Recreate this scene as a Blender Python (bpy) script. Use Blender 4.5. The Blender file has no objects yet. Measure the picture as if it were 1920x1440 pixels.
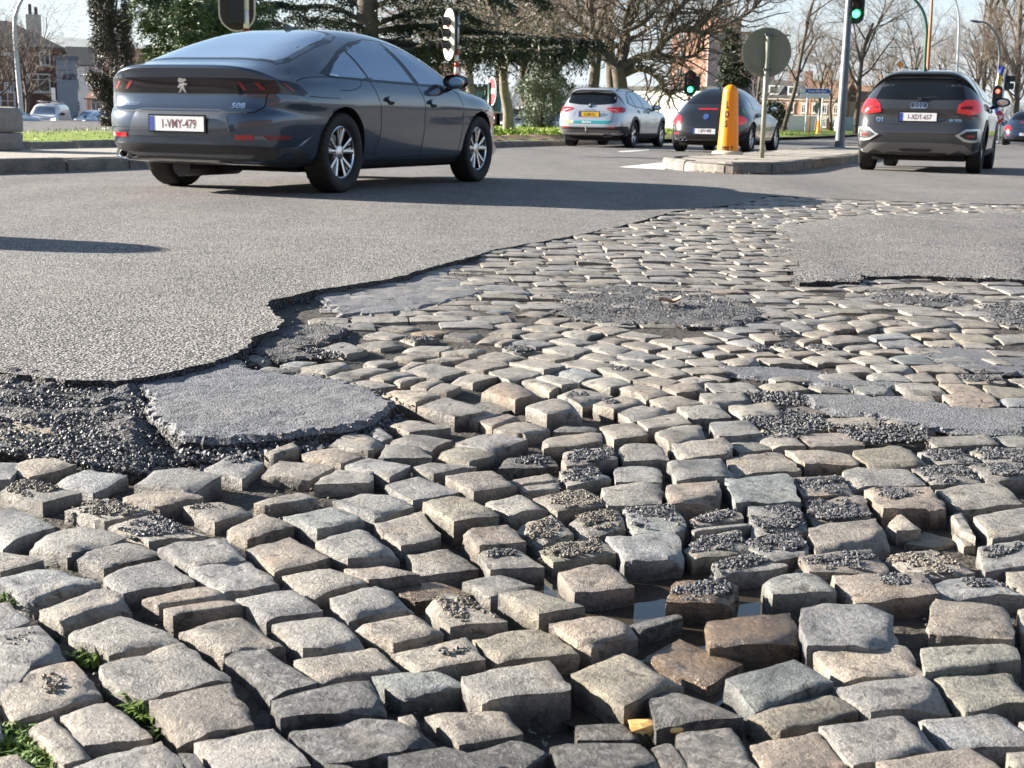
import bpy, bmesh, math, random
import numpy as np
from mathutils import Vector, Matrix, noise
from mathutils.bvhtree import BVHTree
from mathutils.geometry import delaunay_2d_cdt
S = bpy.context.scene
COL = S.collection
R = math.radians
random.seed(7)
rnd = random.Random(11)

# ---------------------------------------------------------------- camera
F_PX, PITCH, ROLL, CAM_H = 2520.0, 11.116, 1.187, 0.668
cd = bpy.data.cameras.new('camera'); cam = bpy.data.objects.new('camera', cd); COL.objects.link(cam)
cd.sensor_width = 36.0; cd.lens = 36.0 * F_PX / 1920.0
cd.clip_start = 0.05; cd.clip_end = 5000
_p, _r = R(PITCH), R(ROLL)
FWD = Vector((0, math.cos(_p), -math.sin(_p))); _up = Vector((0, math.sin(_p), math.cos(_p))); _rt = Vector((1, 0, 0))
RT = _rt * math.cos(_r) + _up * math.sin(_r); UP = _up * math.cos(_r) - _rt * math.sin(_r)
cam.matrix_world = Matrix(((RT.x, UP.x, -FWD.x, 0), (RT.y, UP.y, -FWD.y, 0), (RT.z, UP.z, -FWD.z, CAM_H), (0, 0, 0, 1)))
cd.dof.use_dof = True; cd.dof.focus_distance = 3.0; cd.dof.aperture_fstop = 20.0
S.camera = cam
# ---------------------------------------------------------------- light
SUN_EL, SUN_AZ = 18.0, 165.0           # azimuth: angle of the direction towards the sun, from +X to +Y
W = bpy.data.worlds.new('World'); S.world = W; W.use_nodes = True
nt = W.node_tree; nt.nodes.clear()
sky = nt.nodes.new('ShaderNodeTexSky'); sky.sky_type = 'NISHITA'; sky.sun_disc = False
sky.sun_elevation = R(SUN_EL); sky.sun_rotation = R(90 - SUN_AZ); sky.air_density = 1.0; sky.dust_density = 0.25; sky.ozone_density = 1.2
tc = nt.nodes.new('ShaderNodeTexCoord'); mp = nt.nodes.new('ShaderNodeMapping'); mp.inputs['Scale'].default_value = (1.0, 1.0, 3.0)
nz = nt.nodes.new('ShaderNodeTexNoise'); nz.inputs['Scale'].default_value = 2.2; nz.inputs['Detail'].default_value = 7; nz.inputs['Roughness'].default_value = .6
rp = nt.nodes.new('ShaderNodeValToRGB'); rp.color_ramp.elements[0].position = .42; rp.color_ramp.elements[1].position = .72
rp.color_ramp.elements[1].color = (.22, .22, .22, 1)
mx = nt.nodes.new('ShaderNodeMix'); mx.data_type = 'RGBA'
mx.inputs['B'].default_value = (4.0, 4.5, 5.25, 1)
bg = nt.nodes.new('ShaderNodeBackground'); bg.inputs['Strength'].default_value = 0.05
wo = nt.nodes.new('ShaderNodeOutputWorld')
L = nt.links.new
L(tc.outputs['Generated'], mp.inputs['Vector']); L(mp.outputs['Vector'], nz.inputs['Vector']); L(nz.outputs['Fac'], rp.inputs['Fac'])
sz = nt.nodes.new('ShaderNodeSeparateXYZ'); L(tc.outputs['Generated'], sz.inputs[0])
hz = nt.nodes.new('ShaderNodeMapRange'); hz.inputs['From Min'].default_value = .0; hz.inputs['From Max'].default_value = .30; hz.inputs['To Min'].default_value = .88; hz.inputs['To Max'].default_value = .0; L(sz.outputs['Z'], hz.inputs['Value'])
mxx = nt.nodes.new('ShaderNodeMath'); mxx.operation = 'MAXIMUM'; L(hz.outputs[0], mxx.inputs[0]); L(rp.outputs['Color'], mxx.inputs[1])
L(mxx.outputs[0], mx.inputs['Factor']); L(sky.outputs['Color'], mx.inputs['A']); L(mx.outputs['Result'], bg.inputs['Color']); L(bg.outputs['Background'], wo.inputs['Surface'])
sl = bpy.data.lights.new('sun', 'SUN'); sl.energy = 5.0; sl.angle = R(.5); sl.color = (1.0, .93, .82)
sun = bpy.data.objects.new('sun', sl); COL.objects.link(sun)
SDIR = Vector((math.cos(R(SUN_AZ)) * math.cos(R(SUN_EL)), math.sin(R(SUN_AZ)) * math.cos(R(SUN_EL)), math.sin(R(SUN_EL))))
sun.rotation_euler = SDIR.to_track_quat('Z', 'Y').to_euler()
S.view_settings.view_transform = 'Standard'; S.view_settings.look = 'None'; S.view_settings.exposure = 2.08; S.view_settings.gamma = 1.0
S.view_settings.use_curve_mapping = False

# ---------------------------------------------------------------- helpers
def ray_px(x, y):
    return FWD + RT * ((x - 960) / F_PX) - UP * ((y - 720) / F_PX)
def P(x, y, z=0.03):                    # photograph pixel -> point on the plane at height z
    d = ray_px(x, y); t = (z - CAM_H) / d.z
    return Vector((0, 0, CAM_H)) + d * t
def D(x, y, dist):                      # photograph pixel -> point at the distance dist along Y
    d = ray_px(x, y)
    return Vector((0, 0, CAM_H)) + d * (dist / d.y)
def to_px(v):
    d = v - Vector((0, 0, CAM_H)); z = d.dot(FWD)
    return 960 + F_PX * d.dot(RT) / z, 720 - F_PX * d.dot(UP) / z
def tag(o, label=None, cat=None, group=None, kind=None):
    if label: o['label'] = label
    if cat: o['category'] = cat
    if group: o['group'] = group
    if kind: o['kind'] = kind
    return o
def empty(name, loc=(0, 0, 0), rz=0.0):
    o = bpy.data.objects.new(name, None); COL.objects.link(o); o.location = loc; o.rotation_euler = (0, 0, rz); o.empty_display_size = .2
    return o
def link(name, me, mats, parent=None, smooth=False):
    for m in (mats if isinstance(mats, (list, tuple)) else [mats]): me.materials.append(m)
    o = bpy.data.objects.new(name, me); COL.objects.link(o)
    if parent: o.parent = parent
    if smooth and len(me.polygons): me.polygons.foreach_set('use_smooth', [True] * len(me.polygons))
    return o
def mesh(name, vs, fs, mats, parent=None, smooth=False, midx=None):
    me = bpy.data.meshes.new(name); me.from_pydata([tuple(v) for v in vs], [], fs); me.update()
    o = link(name, me, mats, parent, smooth)
    if midx is not None: me.polygons.foreach_set('material_index', midx)
    return o
class MB:
    def __init__(s): s.v = []; s.f = []; s.m = []
    def add(s, vs, fs, mi=0):
        n = len(s.v); s.v.extend(tuple(v) for v in vs); s.f.extend(tuple(i + n for i in f) for f in fs); s.m.extend([mi] * len(fs))
    def box(s, c, d, rz=0, mi=0, M=None):
        x, y, z = d[0] / 2, d[1] / 2, d[2] / 2
        vs = [Vector((a * x, b * y, e * z)) for e in (-1, 1) for b in (-1, 1) for a in (-1, 1)]
        if rz: vs = [Matrix.Rotation(rz, 3, 'Z') @ v for v in vs]
        if M: vs = [M @ v for v in vs]
        s.add([v + Vector(c) for v in vs], [(0, 2, 3, 1), (4, 5, 7, 6), (0, 1, 5, 4), (2, 6, 7, 3), (0, 4, 6, 2), (1, 3, 7, 5)], mi)
    def tube(s, pts, rad, k=8, mi=0, cap=True):
        pts = [Vector(p) for p in pts]; n = len(pts); base = len(s.v); u = None
        for i in range(n):
            t = (pts[min(i + 1, n - 1)] - pts[max(i - 1, 0)]);
            t = t.normalized() if t.length > 1e-9 else Vector((0, 0, 1))
            if u is None: u = t.orthogonal().normalized()
            else:
                u = (u - t * u.dot(t)); u = u.normalized() if u.length > 1e-6 else t.orthogonal().normalized()
            w = t.cross(u); r = rad[i] if isinstance(rad, (list, tuple)) else rad
            for j in range(k):
                a = 2 * math.pi * j / k; q = pts[i] + (u * math.cos(a) + w * math.sin(a)) * r; s.v.append((q.x, q.y, q.z))
        for i in range(n - 1):
            for j in range(k):
                a = base + i * k + j; b = base + i * k + (j + 1) % k
                s.f.append((a, b, b + k, a + k)); s.m.append(mi)
        if cap:
            s.f.append(tuple(base + j for j in reversed(range(k)))); s.m.append(mi)
            s.f.append(tuple(base + (n - 1) * k + j for j in range(k))); s.m.append(mi)
    def lathe(s, prof, k=32, mi=0, M=None, ripple=None, cap=False):
        base = len(s.v)
        for i, (r, h) in enumerate(prof):
            for j in range(k):
                a = 2 * math.pi * j / k; rr = r + (ripple(i, j) if ripple else 0); v = Vector((rr * math.cos(a), rr * math.sin(a), h))
                if M: v = M @ v
                s.v.append((v.x, v.y, v.z))
        for i in range(len(prof) - 1):
            for j in range(k):
                a = base + i * k + j; b = base + i * k + (j + 1) % k
                s.f.append((a, b, b + k, a + k)); s.m.append(mi)
        if cap:
            s.f.append(tuple(base + j for j in reversed(range(k)))); s.m.append(mi)
            s.f.append(tuple(base + (len(prof) - 1) * k + j for j in range(k))); s.m.append(mi)
    def build(s, name, mats, parent=None, smooth=False):
        return mesh(name, s.v, s.f, mats, parent, smooth, s.m)
def sharp(o, ang=35):
    me = o.data; me.polygons.foreach_set('use_smooth', [True] * len(me.polygons))
    bm = bmesh.new(); bm.from_mesh(me)
    for e in bm.edges:
        if len(e.link_faces) == 2 and e.calc_face_angle(0) > R(ang): e.smooth = False
    bm.to_mesh(me); bm.free(); return o
def catmull(pts, n, closed=False):
    pts = [np.array(p, float) for p in pts]; m = len(pts); out = []
    segs = m if closed else m - 1
    for i in range(segs):
        if closed: a, b, c, d = pts[(i - 1) % m], pts[i], pts[(i + 1) % m], pts[(i + 2) % m]
        else: a, b, c, d = pts[max(i - 1, 0)], pts[i], pts[i + 1], pts[min(i + 2, m - 1)]
        def tk(p, q): return max(np.linalg.norm(q - p), 1e-6) ** .5
        t1 = tk(a, b) if not np.allclose(a, b) else tk(b, c); t2 = t1 + tk(b, c); t3 = t2 + (tk(c, d) if not np.allclose(c, d) else tk(b, c))
        if np.allclose(a, b): a = b - (c - b)
        if np.allclose(c, d): d = c + (c - b)
        for k in range(n):
            t = t1 + (t2 - t1) * k / n
            A1 = (t1 - t) / t1 * a + t / t1 * b; A2 = (t2 - t) / (t2 - t1) * b + (t - t1) / (t2 - t1) * c; A3 = (t3 - t) / (t3 - t2) * c + (t - t2) / (t3 - t2) * d
            B1 = (t2 - t) / t2 * A1 + t / t2 * A2; B2 = (t3 - t) / (t3 - t1) * A2 + (t - t1) / (t3 - t1) * A3
            out.append((t2 - t) / (t2 - t1) * B1 + (t - t1) / (t2 - t1) * B2)
    if not closed: out.append(pts[-1])
    return out
def pip(x, y, poly):
    ins = False; j = len(poly) - 1
    for i in range(len(poly)):
        xi, yi = poly[i][0], poly[i][1]; xj, yj = poly[j][0], poly[j][1]
        if (yi > y) != (yj > y) and x < (xj - xi) * (y - yi) / (yj - yi) + xi: ins = not ins
        j = i
    return ins
def children(o): return [c for c in list(bpy.data.objects) if c.parent is o]
def copy_tree(o, parent=None):
    c = o.copy(); COL.objects.link(c)
    if parent: c.parent = parent
    for ch in children(o): copy_tree(ch, c)
    return c

# ---------------------------------------------------------------- materials
def mat(name, base=(.5, .5, .5), rough=.6, metal=0.0, coat=0.0, emit=None, es=1.0, spec=None, var=0.0, vscale=6.0, bump=0.0, bscale=40.0, base2=None, trans=0.0, detail=6, coord='world', bdist=.01):
    m = bpy.data.materials.new(name); m.use_nodes = True; t = m.node_tree; b = t.nodes['Principled BSDF']; l = t.links.new
    b.inputs['Base Color'].default_value = (*base, 1); b.inputs['Roughness'].default_value = rough; b.inputs['Metallic'].default_value = metal
    b.inputs['Coat Weight'].default_value = coat; b.inputs['Coat Roughness'].default_value = .04
    if spec is not None: b.inputs['Specular IOR Level'].default_value = spec
    if trans: b.inputs['Transmission Weight'].default_value = trans
    if emit: b.inputs['Emission Color'].default_value = (*emit, 1); b.inputs['Emission Strength'].default_value = es
    if var or bump or base2:
        if coord == 'world': g = t.nodes.new('ShaderNodeNewGeometry').outputs['Position']
        else: g = t.nodes.new('ShaderNodeTexCoord').outputs['Object']
    if var or base2:
        n = t.nodes.new('ShaderNodeTexNoise'); n.inputs['Scale'].default_value = vscale; n.inputs['Detail'].default_value = detail; n.inputs['Roughness'].default_value = .65
        l(g, n.inputs['Vector'])
        r = t.nodes.new('ShaderNodeValToRGB'); r.color_ramp.elements[0].position = .3; r.color_ramp.elements[1].position = .7
        b2 = base2 or tuple(min(1, c * (1 + var)) for c in base); b1 = base if base2 else tuple(c * (1 - var) for c in base)
        r.color_ramp.elements[0].color = (*b1, 1); r.color_ramp.elements[1].color = (*b2, 1)
        l(n.outputs['Fac'], r.inputs['Fac']); l(r.outputs['Color'], b.inputs['Base Color'])
    if bump:
        n2 = t.nodes.new('ShaderNodeTexNoise'); n2.inputs['Scale'].default_value = bscale; n2.inputs['Detail'].default_value = 5; l(g, n2.inputs['Vector'])
        bp = t.nodes.new('ShaderNodeBump'); bp.inputs['Strength'].default_value = bump; bp.inputs['Distance'].default_value = bdist
        l(n2.outputs['Fac'], bp.inputs['Height']); l(bp.outputs['Normal'], b.inputs['Normal'])
    return m
def N(t, typ, **kw):
    n = t.nodes.new(typ)
    for k, v in kw.items():
        if k in n.inputs: n.inputs[k].default_value = v
        else: setattr(n, k, v)
    return n
def ramp(t, fac, stops):
    r = t.nodes.new('ShaderNodeValToRGB'); e = r.color_ramp.elements
    while len(e) < len(stops): e.new(.5)
    for q, (p, c) in zip(e, stops):
        q.position = p; q.color = (*c, 1) if isinstance(c, tuple) else (c, c, c, 1)
    t.links.new(fac, r.inputs['Fac']); return r.outputs['Color']
def mixc(t, fac, a, b, mode='MIX'):
    n = t.nodes.new('ShaderNodeMix'); n.data_type = 'RGBA'; n.blend_type = mode
    for k, v in (('Factor', fac), ('A', a), ('B', b)):
        if hasattr(v, 'is_linked') or hasattr(v, 'links'): t.links.new(v, n.inputs[k])
        else: n.inputs[k].default_value = (*v, 1) if isinstance(v, tuple) else v
    return n.outputs['Result']

def asphalt_mat(name, base, stone, agg=150.0, strength=.9, dist=.004, big=.12, dust=(.30, .27, .23), dustamt=.25):
    """Worn asphalt: pale aggregate grains in dark binder, gap and pit shade put into the colour, real relief from a cell pattern."""
    m = bpy.data.materials.new(name); m.use_nodes = True; t = m.node_tree; b = t.nodes['Principled BSDF']; l = t.links.new
    g = N(t, 'ShaderNodeNewGeometry').outputs['Position']
    vo = N(t, 'ShaderNodeTexVoronoi', Scale=agg); vo.inputs['Randomness'].default_value = 1.0; l(g, vo.inputs['Vector'])
    v2 = N(t, 'ShaderNodeTexVoronoi', Scale=agg * 2.3); l(g, v2.inputs['Vector'])
    n1 = N(t, 'ShaderNodeTexNoise', Scale=1.3, Detail=5.0); l(g, n1.inputs['Vector'])
    n2 = N(t, 'ShaderNodeTexNoise', Scale=agg * .25, Detail=4.0); l(g, n2.inputs['Vector'])
    sep = N(t, 'ShaderNodeSeparateColor'); l(vo.outputs['Color'], sep.inputs['Color'])
    grain = ramp(t, sep.outputs['Red'], [(0, tuple(c * .16 for c in stone)), (.13, tuple(c * .2 for c in stone)), (.24, tuple(c * .75 for c in stone)), (.6, stone), (1, tuple(min(1, c * 1.35) for c in stone))])  # near-black lowest stops: the dark of pits put into the colour
    edge = ramp(t, vo.outputs['Distance'], [(.34, 0.0), (.66, 1.0)])  # gaps between grains: binder, darkened for the shade in them
    c1 = mixc(t, edge, grain, base)
    du = ramp(t, n1.outputs['Fac'], [(.42, 0.0), (.70, dustamt)])
    c2 = mixc(t, du, c1, dust)
    c3 = mixc(t, big, c2, ramp(t, n2.outputs['Fac'], [(.3, .3), (.7, 1.0)]), 'MULTIPLY')
    mq = N(t, 'ShaderNodeMapping'); mq.inputs['Rotation'].default_value = (0, 0, .39); mq.inputs['Scale'].default_value = (1.1, .16, 1); l(g, mq.inputs['Vector'])
    n5 = N(t, 'ShaderNodeTexNoise', Scale=1.0, Detail=6.0, Roughness=.6); l(mq.outputs['Vector'], n5.inputs['Vector'])
    n6 = N(t, 'ShaderNodeTexNoise', Scale=9.0, Detail=7.0, Roughness=.7); l(g, n6.inputs['Vector'])
    c3 = mixc(t, .8, c3, ramp(t, n5.outputs['Fac'], [(.32, .74), (.5, 1.0), (.7, 1.12)]), 'MULTIPLY')
    c3 = mixc(t, .7, c3, ramp(t, n6.outputs['Fac'], [(.3, .66), (.5, 1.0), (.75, 1.1)]), 'MULTIPLY')
    l(c3, b.inputs['Base Color']); b.inputs['Roughness'].default_value = .82; b.inputs['Specular IOR Level'].default_value = .35
    h = N(t, 'ShaderNodeMath', operation='MULTIPLY_ADD'); l(vo.outputs['Distance'], h.inputs[0]); h.inputs[1].default_value = -1.0
    hm = N(t, 'ShaderNodeMath', operation='MULTIPLY_ADD'); l(v2.outputs['Distance'], hm.inputs[0]); hm.inputs[1].default_value = -.35; l(n2.outputs['Fac'], hm.inputs[2])
    l(hm.outputs[0], h.inputs[2])
    bp = N(t, 'ShaderNodeBump', Strength=strength, Distance=dist); l(h.outputs[0], bp.inputs['Height']); l(bp.outputs['Normal'], b.inputs['Normal'])
    return m
M_road = asphalt_mat('road_asphalt', (.055, .052, .05), (.40, .373, .355), agg=125.0, strength=1.0, dist=.008)
M_patch = asphalt_mat('smooth_asphalt', (.085, .087, .093), (.225, .228, .242), agg=230.0, strength=.75, dist=.0025, dustamt=.2)
M_patch_dark = asphalt_mat('coarse_dark_asphalt', (.05, .05, .053), (.165, .165, .17), agg=140.0, strength=1.0, dist=.006, dustamt=.15)
M_rubble = asphalt_mat('broken_asphalt', (.045, .045, .048), (.19, .19, .198), agg=150.0, strength=1.0, dist=.009, dustamt=.35, dust=(.2, .17, .13))

def stone_mat(name, wet=0.0, gritty=0.0):
    m = bpy.data.materials.new(name); m.use_nodes = True; t = m.node_tree; b = t.nodes['Principled BSDF']; l = t.links.new
    g = N(t, 'ShaderNodeNewGeometry').outputs['Position']
    at = N(t, 'ShaderNodeAttribute'); at.attribute_name = 'tint'
    n1 = N(t, 'ShaderNodeTexNoise', Scale=17.0, Detail=8.0, Roughness=.65, Distortion=.15); l(g, n1.inputs['Vector'])
    n2 = N(t, 'ShaderNodeTexNoise', Scale=130.0, Detail=6.0, Roughness=.7); l(g, n2.inputs['Vector'])
    n3 = N(t, 'ShaderNodeTexNoise', Scale=38.0, Detail=5.0, Roughness=.6, Distortion=.25); l(g, n3.inputs['Vector'])
    mp_ = N(t, 'ShaderNodeMapping'); mp_.inputs['Rotation'].default_value = (0, 0, .35); mp_.inputs['Scale'].default_value = (18, 90, 60); l(g, mp_.inputs['Vector'])
    n4 = N(t, 'ShaderNodeTexNoise', Scale=1.0, Detail=4.0); l(mp_.outputs['Vector'], n4.inputs['Vector'])
    vo = N(t, 'ShaderNodeTexVoronoi', Scale=90.0); l(g, vo.inputs['Vector'])
    c = mixc(t, 1.0, at.outputs['Color'], ramp(t, n1.outputs['Fac'], [(.28, (.50, .48, .46)), (.50, (.98, .97, .96)), (.74, (1.30, 1.24, 1.15))]), 'MULTIPLY')
    c = mixc(t, .8, c, ramp(t, n2.outputs['Fac'], [(.32, .50), (.55, 1.02), (.75, 1.2)]), 'MULTIPLY')
    n7 = N(t, 'ShaderNodeTexNoise', Scale=430.0, Detail=3.0, Roughness=.6); l(g, n7.inputs['Vector'])
    c = mixc(t, .5, c, ramp(t, n7.outputs['Fac'], [(.33, .55), (.5, 1.0), (.68, 1.35)]), 'MULTIPLY')
    n8 = N(t, 'ShaderNodeTexNoise', Scale=4.2, Detail=7.0, Roughness=.68); l(g, n8.inputs['Vector'])      # tar and damp stains running over several stones
    c = mixc(t, 1.0, c, ramp(t, n8.outputs['Fac'], [(.34, (.52, .52, .535)), (.46, (.95, .95, .95)), (.7, (1.08, 1.06, 1.03))]), 'MULTIPLY')
    n9 = N(t, 'ShaderNodeTexNoise', Scale=10.0, Detail=3.0); l(g, n9.inputs['Vector'])                    # rusty tan bloom
    c = mixc(t, ramp(t, n9.outputs['Fac'], [(.55, 0.0), (.72, .5)]), c, mixc(t, 1.0, c, (1.18, .98, .78), 'MULTIPLY'))
    c = mixc(t, .3, c, ramp(t, n4.outputs['Fac'], [(.3, .7), (.65, 1.1)]), 'MULTIPLY')
    pit = ramp(t, n3.outputs['Fac'], [(.34, 1.0), (.42, 0.0)])
    c = mixc(t, pit, c, mixc(t, 1.0, c, (.42, .41, .40), 'MULTIPLY'))
    if wet: c = mixc(t, 1.0, c, (.62, .56, .5), 'MULTIPLY')
    if gritty:
        gr = ramp(t, N_(t, vo, 'Color'), [(0, .45), (.6, 1.0), (1, 1.6)])
        c = mixc(t, 1.0, c, gr, 'MULTIPLY')
    l(c, b.inputs['Base Color'])
    b.inputs['Roughness'].default_value = .25 if wet else .54
    b.inputs['Specular IOR Level'].default_value = .6 if wet else .5
    a = N(t, 'ShaderNodeMath', operation='MULTIPLY_ADD'); l(n2.outputs['Fac'], a.inputs[0]); a.inputs[1].default_value = .7 + gritty; a3 = N(t, 'ShaderNodeMath', operation='MULTIPLY'); l(n3.outputs['Fac'], a3.inputs[0]); a3.inputs[1].default_value = .6; l(a3.outputs[0], a.inputs[2])
    a2 = N(t, 'ShaderNodeMath', operation='MULTIPLY_ADD'); l(n4.outputs['Fac'], a2.inputs[0]); a2.inputs[1].default_value = .22; l(a.outputs[0], a2.inputs[2])
    bp = N(t, 'ShaderNodeBump', Strength=1.0, Distance=.0075 if not gritty else .009); a4 = N(t, 'ShaderNodeMath', operation='MULTIPLY_ADD'); l(n7.outputs['Fac'], a4.inputs[0]); a4.inputs[1].default_value = .22; l(a2.outputs[0], a4.inputs[2])
    l(a4.outputs[0], bp.inputs['Height']); l(bp.outputs['Normal'], b.inputs['Normal'])
    return m
def N_(t, node, out):
    s = N(t, 'ShaderNodeSeparateColor'); t.links.new(node.outputs[out], s.inputs['Color']); return s.outputs['Red']
M_stone = stone_mat('cobble_stone'); M_stone_wet = stone_mat('wet_cobble_stone', wet=1.0); M_stone_coat = stone_mat('tar_coated_stone', gritty=.8)
M_dirt = mat('joint_dirt', (.018, .015, .012), .8, base2=(.065, .053, .04), vscale=7.0, bump=1.0, bscale=70.0, bdist=.012)
M_gravel = mat('tar_gravel', (.028, .028, .030), .6, base2=(.14, .138, .142), vscale=160.0, detail=2)
M_gravel_b = mat('sandy_gravel', (.07, .06, .05), .7, base2=(.24, .21, .17), vscale=160.0, detail=2)
M_water = mat('puddle_water', (.045, .035, .025), .015, spec=.7)
M_kerb = mat('kerb_concrete', (.09, .082, .074), .85, base2=(.25, .225, .195), vscale=5.0, bump=.7, bscale=60.0)
M_paving = mat('pavement_concrete', (.26, .23, .195), .9, base2=(.40, .355, .30), vscale=3.0, bump=.6, bscale=80.0)
M_white_line = mat('road_paint', (.6, .58, .55), .7, base2=(.78, .77, .74), vscale=14.0, bump=.4, bscale=120.0)
M_grass = mat('lawn_grass', (.075, .105, .010), .8, base2=(.27, .35, .025), vscale=1.4, bump=1.0, bscale=25.0, bdist=.05)
M_blade = mat('grass_blade', (.13, .22, .008), .6, base2=(.32, .42, .02), vscale=3.0)
M_moss = mat('moss_leaf', (.05, .10, .015), .6, base2=(.17, .25, .04), vscale=60.0)
M_earth = mat('dead_leaf_earth', (.11, .06, .035), .95, base2=(.22, .14, .09), vscale=9.0, bump=1.0, bscale=30.0, bdist=.03)
# ================================================================ GROUND
ground = mesh('ground', [(-1500, -60, -.9), (1500, -60, -.9), (1500, 2500, -.9), (-1500, 2500, -.9)], [(0, 1, 2, 3)], mat('far_ground', (.12, .12, .10), .95, base2=(.18, .17, .14), vscale=.05))
tag(ground, kind='structure')

M_flank = asphalt_mat('asphalt_flank', (.025, .025, .026), (.11, .107, .106), agg=120.0, strength=1.0, dist=.008, dustamt=.1)
def densify(pts, step, amp, seed=0, closed=True):
    out = []; n = len(pts)
    for i in range(n if closed else n - 1):
        a, b = Vector(pts[i]), Vector(pts[(i + 1) % n]); k = max(1, int((b - a).length / step))
        for j in range(k):
            p = a.lerp(b, j / k); q = Vector((p.x * 5 + seed * 7.3, p.y * 5, seed)); q2 = q * 5
            nx = noise.noise(q) * .6 + noise.noise(q2) * .5 + noise.noise(q2 * 4) * .25; ny = noise.noise(q + Vector((31, 7, 3))) * .6 + noise.noise(q2 + Vector((9, 31, 3))) * .5 + noise.noise(q2 * 4 + Vector((5, 1, 9))) * .25
            out.append(Vector((p.x + nx * amp, p.y + ny * amp, p.z)))
    return out
# the cobbled hole in the asphalt, traced on the ground
hole_px = [(1935,384),(1800,381),(1640,376),(1520,370),(1440,367),(1420,374),(1380,383),(1262,396),(1180,420),(1100,437),(1050,446),(930,468),(850,490),(760,515),(720,524),(640,536),(565,548),(545,556),(508,562),(500,570),(515,590),(533,600),(515,618),(480,632),(470,648),(430,665),(400,676),(350,690),(300,702),(240,712),(180,713),(110,712),(75,706),(30,698),(-20,697)]
hole_far = [P(x, y) for x, y in hole_px]
hole_vis = densify(hole_far, .022, .03, 1, closed=False)
hole = hole_vis + [Vector((-3.2, 3.2, .03)), Vector((-3.4, .0, .03)), Vector((3.6, .0, .03)), Vector((7.5, 5, .03)), Vector((8.5, 11.6, .03))]
HOLE2 = [(v.x, v.y) for v in hole]

def flat_with_hole(name, outer, inner, z, mats, depth=.07):
    vs = [(v[0], v[1]) for v in outer] + [(v[0], v[1]) for v in inner]; no = len(outer); ni = len(inner)
    ed = [(i, (i + 1) % no) for i in range(no)] + [(no + i, no + (i + 1) % ni) for i in range(ni)]
    bm = bmesh.new(); bv = [bm.verts.new((x, y, z)) for x, y in vs]; be = [bm.edges.new((bv[a], bv[b])) for a, b in ed]
    bmesh.ops.triangle_fill(bm, use_beauty=False, use_dissolve=False, edges=be)
    for f in bm.faces:
        f.normal_update()
        if f.normal.z < 0: f.normal_flip()
    low = [bm.verts.new((bv[no + i].co.x, bv[no + i].co.y, z - depth)) for i in range(ni)]
    for i in range(ni): bm.faces.new((bv[no + i], bv[no + (i + 1) % ni], low[(i + 1) % ni], low[i])).material_index = 1
    me = bpy.data.meshes.new(name); bm.to_mesh(me); bm.free(); return link(name, me, [mats, M_flank])
road = flat_with_hole('road', [(-70, -40), (150, -40), (420, 600), (-120, 600)], hole, .03, M_road)
tag(road, kind='structure')

EDGE_PTS = []
def sheet(name, poly, z, amp, step, mats, parent, depth=.06, edge=.02, edge_amp=.025, seed=3, zf=None, edge_drop=.008):
    b = densify(poly, edge, edge_amp, seed); EDGE_PTS.extend((v.x, v.y, (z if zf is None else .0)) for v in b); b2 = [(v.x, v.y) for v in b]
    x0, x1 = min(v[0] for v in b2), max(v[0] for v in b2); y0, y1 = min(v[1] for v in b2), max(v[1] for v in b2)
    pts = [Vector(v) for v in b2]; nb = len(pts); r = random.Random(seed)
    yy = y0
    while yy < y1:
        st = step * max(1, yy / 4.0); xx = x0 + r.random() * st
        while xx < x1:
            q = (xx + r.uniform(-.25, .25) * st, yy + r.uniform(-.25, .25) * st)
            if pip(q[0], q[1], b2): pts.append(Vector(q))
            xx += st
        yy += st
    res = delaunay_2d_cdt(pts, [(i, (i + 1) % nb) for i in range(nb)], [tuple(range(nb))], 1, 1e-5)
    V, E_, Fc = res[0], res[1], res[2]; orig = res[3]
    isb = [any(o < nb for o in oo) for oo in orig]
    vs = []
    for v, bb in zip(V, isb):
        q = Vector((v.x * 9, v.y * 9, seed)); h = noise.noise(q) * amp + noise.noise(q * 3.1) * amp * .6 + noise.noise(q * 9) * amp * .3
        vs.append((v.x, v.y, (zf(v.x, v.y) if zf else z) + h - (edge_drop if bb else 0)))
    fs = [tuple(f) for f in Fc]
    mb = {}
    for k, oo in enumerate(orig):
        for o in oo:
            if o < nb: mb[o] = k
    for i in range(nb):
        a, c = mb.get(i), mb.get((i + 1) % nb)
        if a is None or c is None or a == c: continue
        n = len(vs); vs += [(vs[a][0], vs[a][1], vs[a][2] - depth), (vs[c][0], vs[c][1], vs[c][2] - depth)]; fs.append((a, n, n + 1, c))
    k = len(Fc); return mesh(name, vs, fs, [mats, M_flank], parent, midx=[0] * k + [1] * (len(fs) - k))

# ---------------------------------------------------------------- bed under the cobbles
puddle_px = [(860,1015),(905,1000),(960,1040),(1040,1060),(1120,1052),(1230,1060),(1330,1050),(1420,1075),(1470,1100),(1500,1150),(1420,1190),(1400,1250),(1420,1300),(1330,1370),(1240,1395),(1080,1400),(1010,1370),(1040,1270),(1100,1240),(1060,1190),(960,1110),(905,1060)]
PUD = [(v.x, v.y) for v in (P(x, y, -.05) for x, y in puddle_px)]
PC = (sum(v[0] for v in PUD) / len(PUD), sum(v[1] for v in PUD) / len(PUD))
def bed_z(x, y):
    q = Vector((x * 7, y * 7, 2)); h = noise.noise(q) * .008 + noise.noise(q * 3) * .006 + noise.noise(q * 9) * .004
    d = math.hypot((x - PC[0]) / .30, (y - PC[1]) / .42); pit = .028 * math.exp(-d ** 3)
    near = .003 * max(0, min(1, (3.6 - y) / 1.2))
    return -.024 - near + h * (1 - .5 * max(0, min(1, (y - 4.2) / 2))) - pit + .032 * max(0, min(1, (y - 2.9) / 3.0))
rows, cols = 190, 220; vs = []
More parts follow.
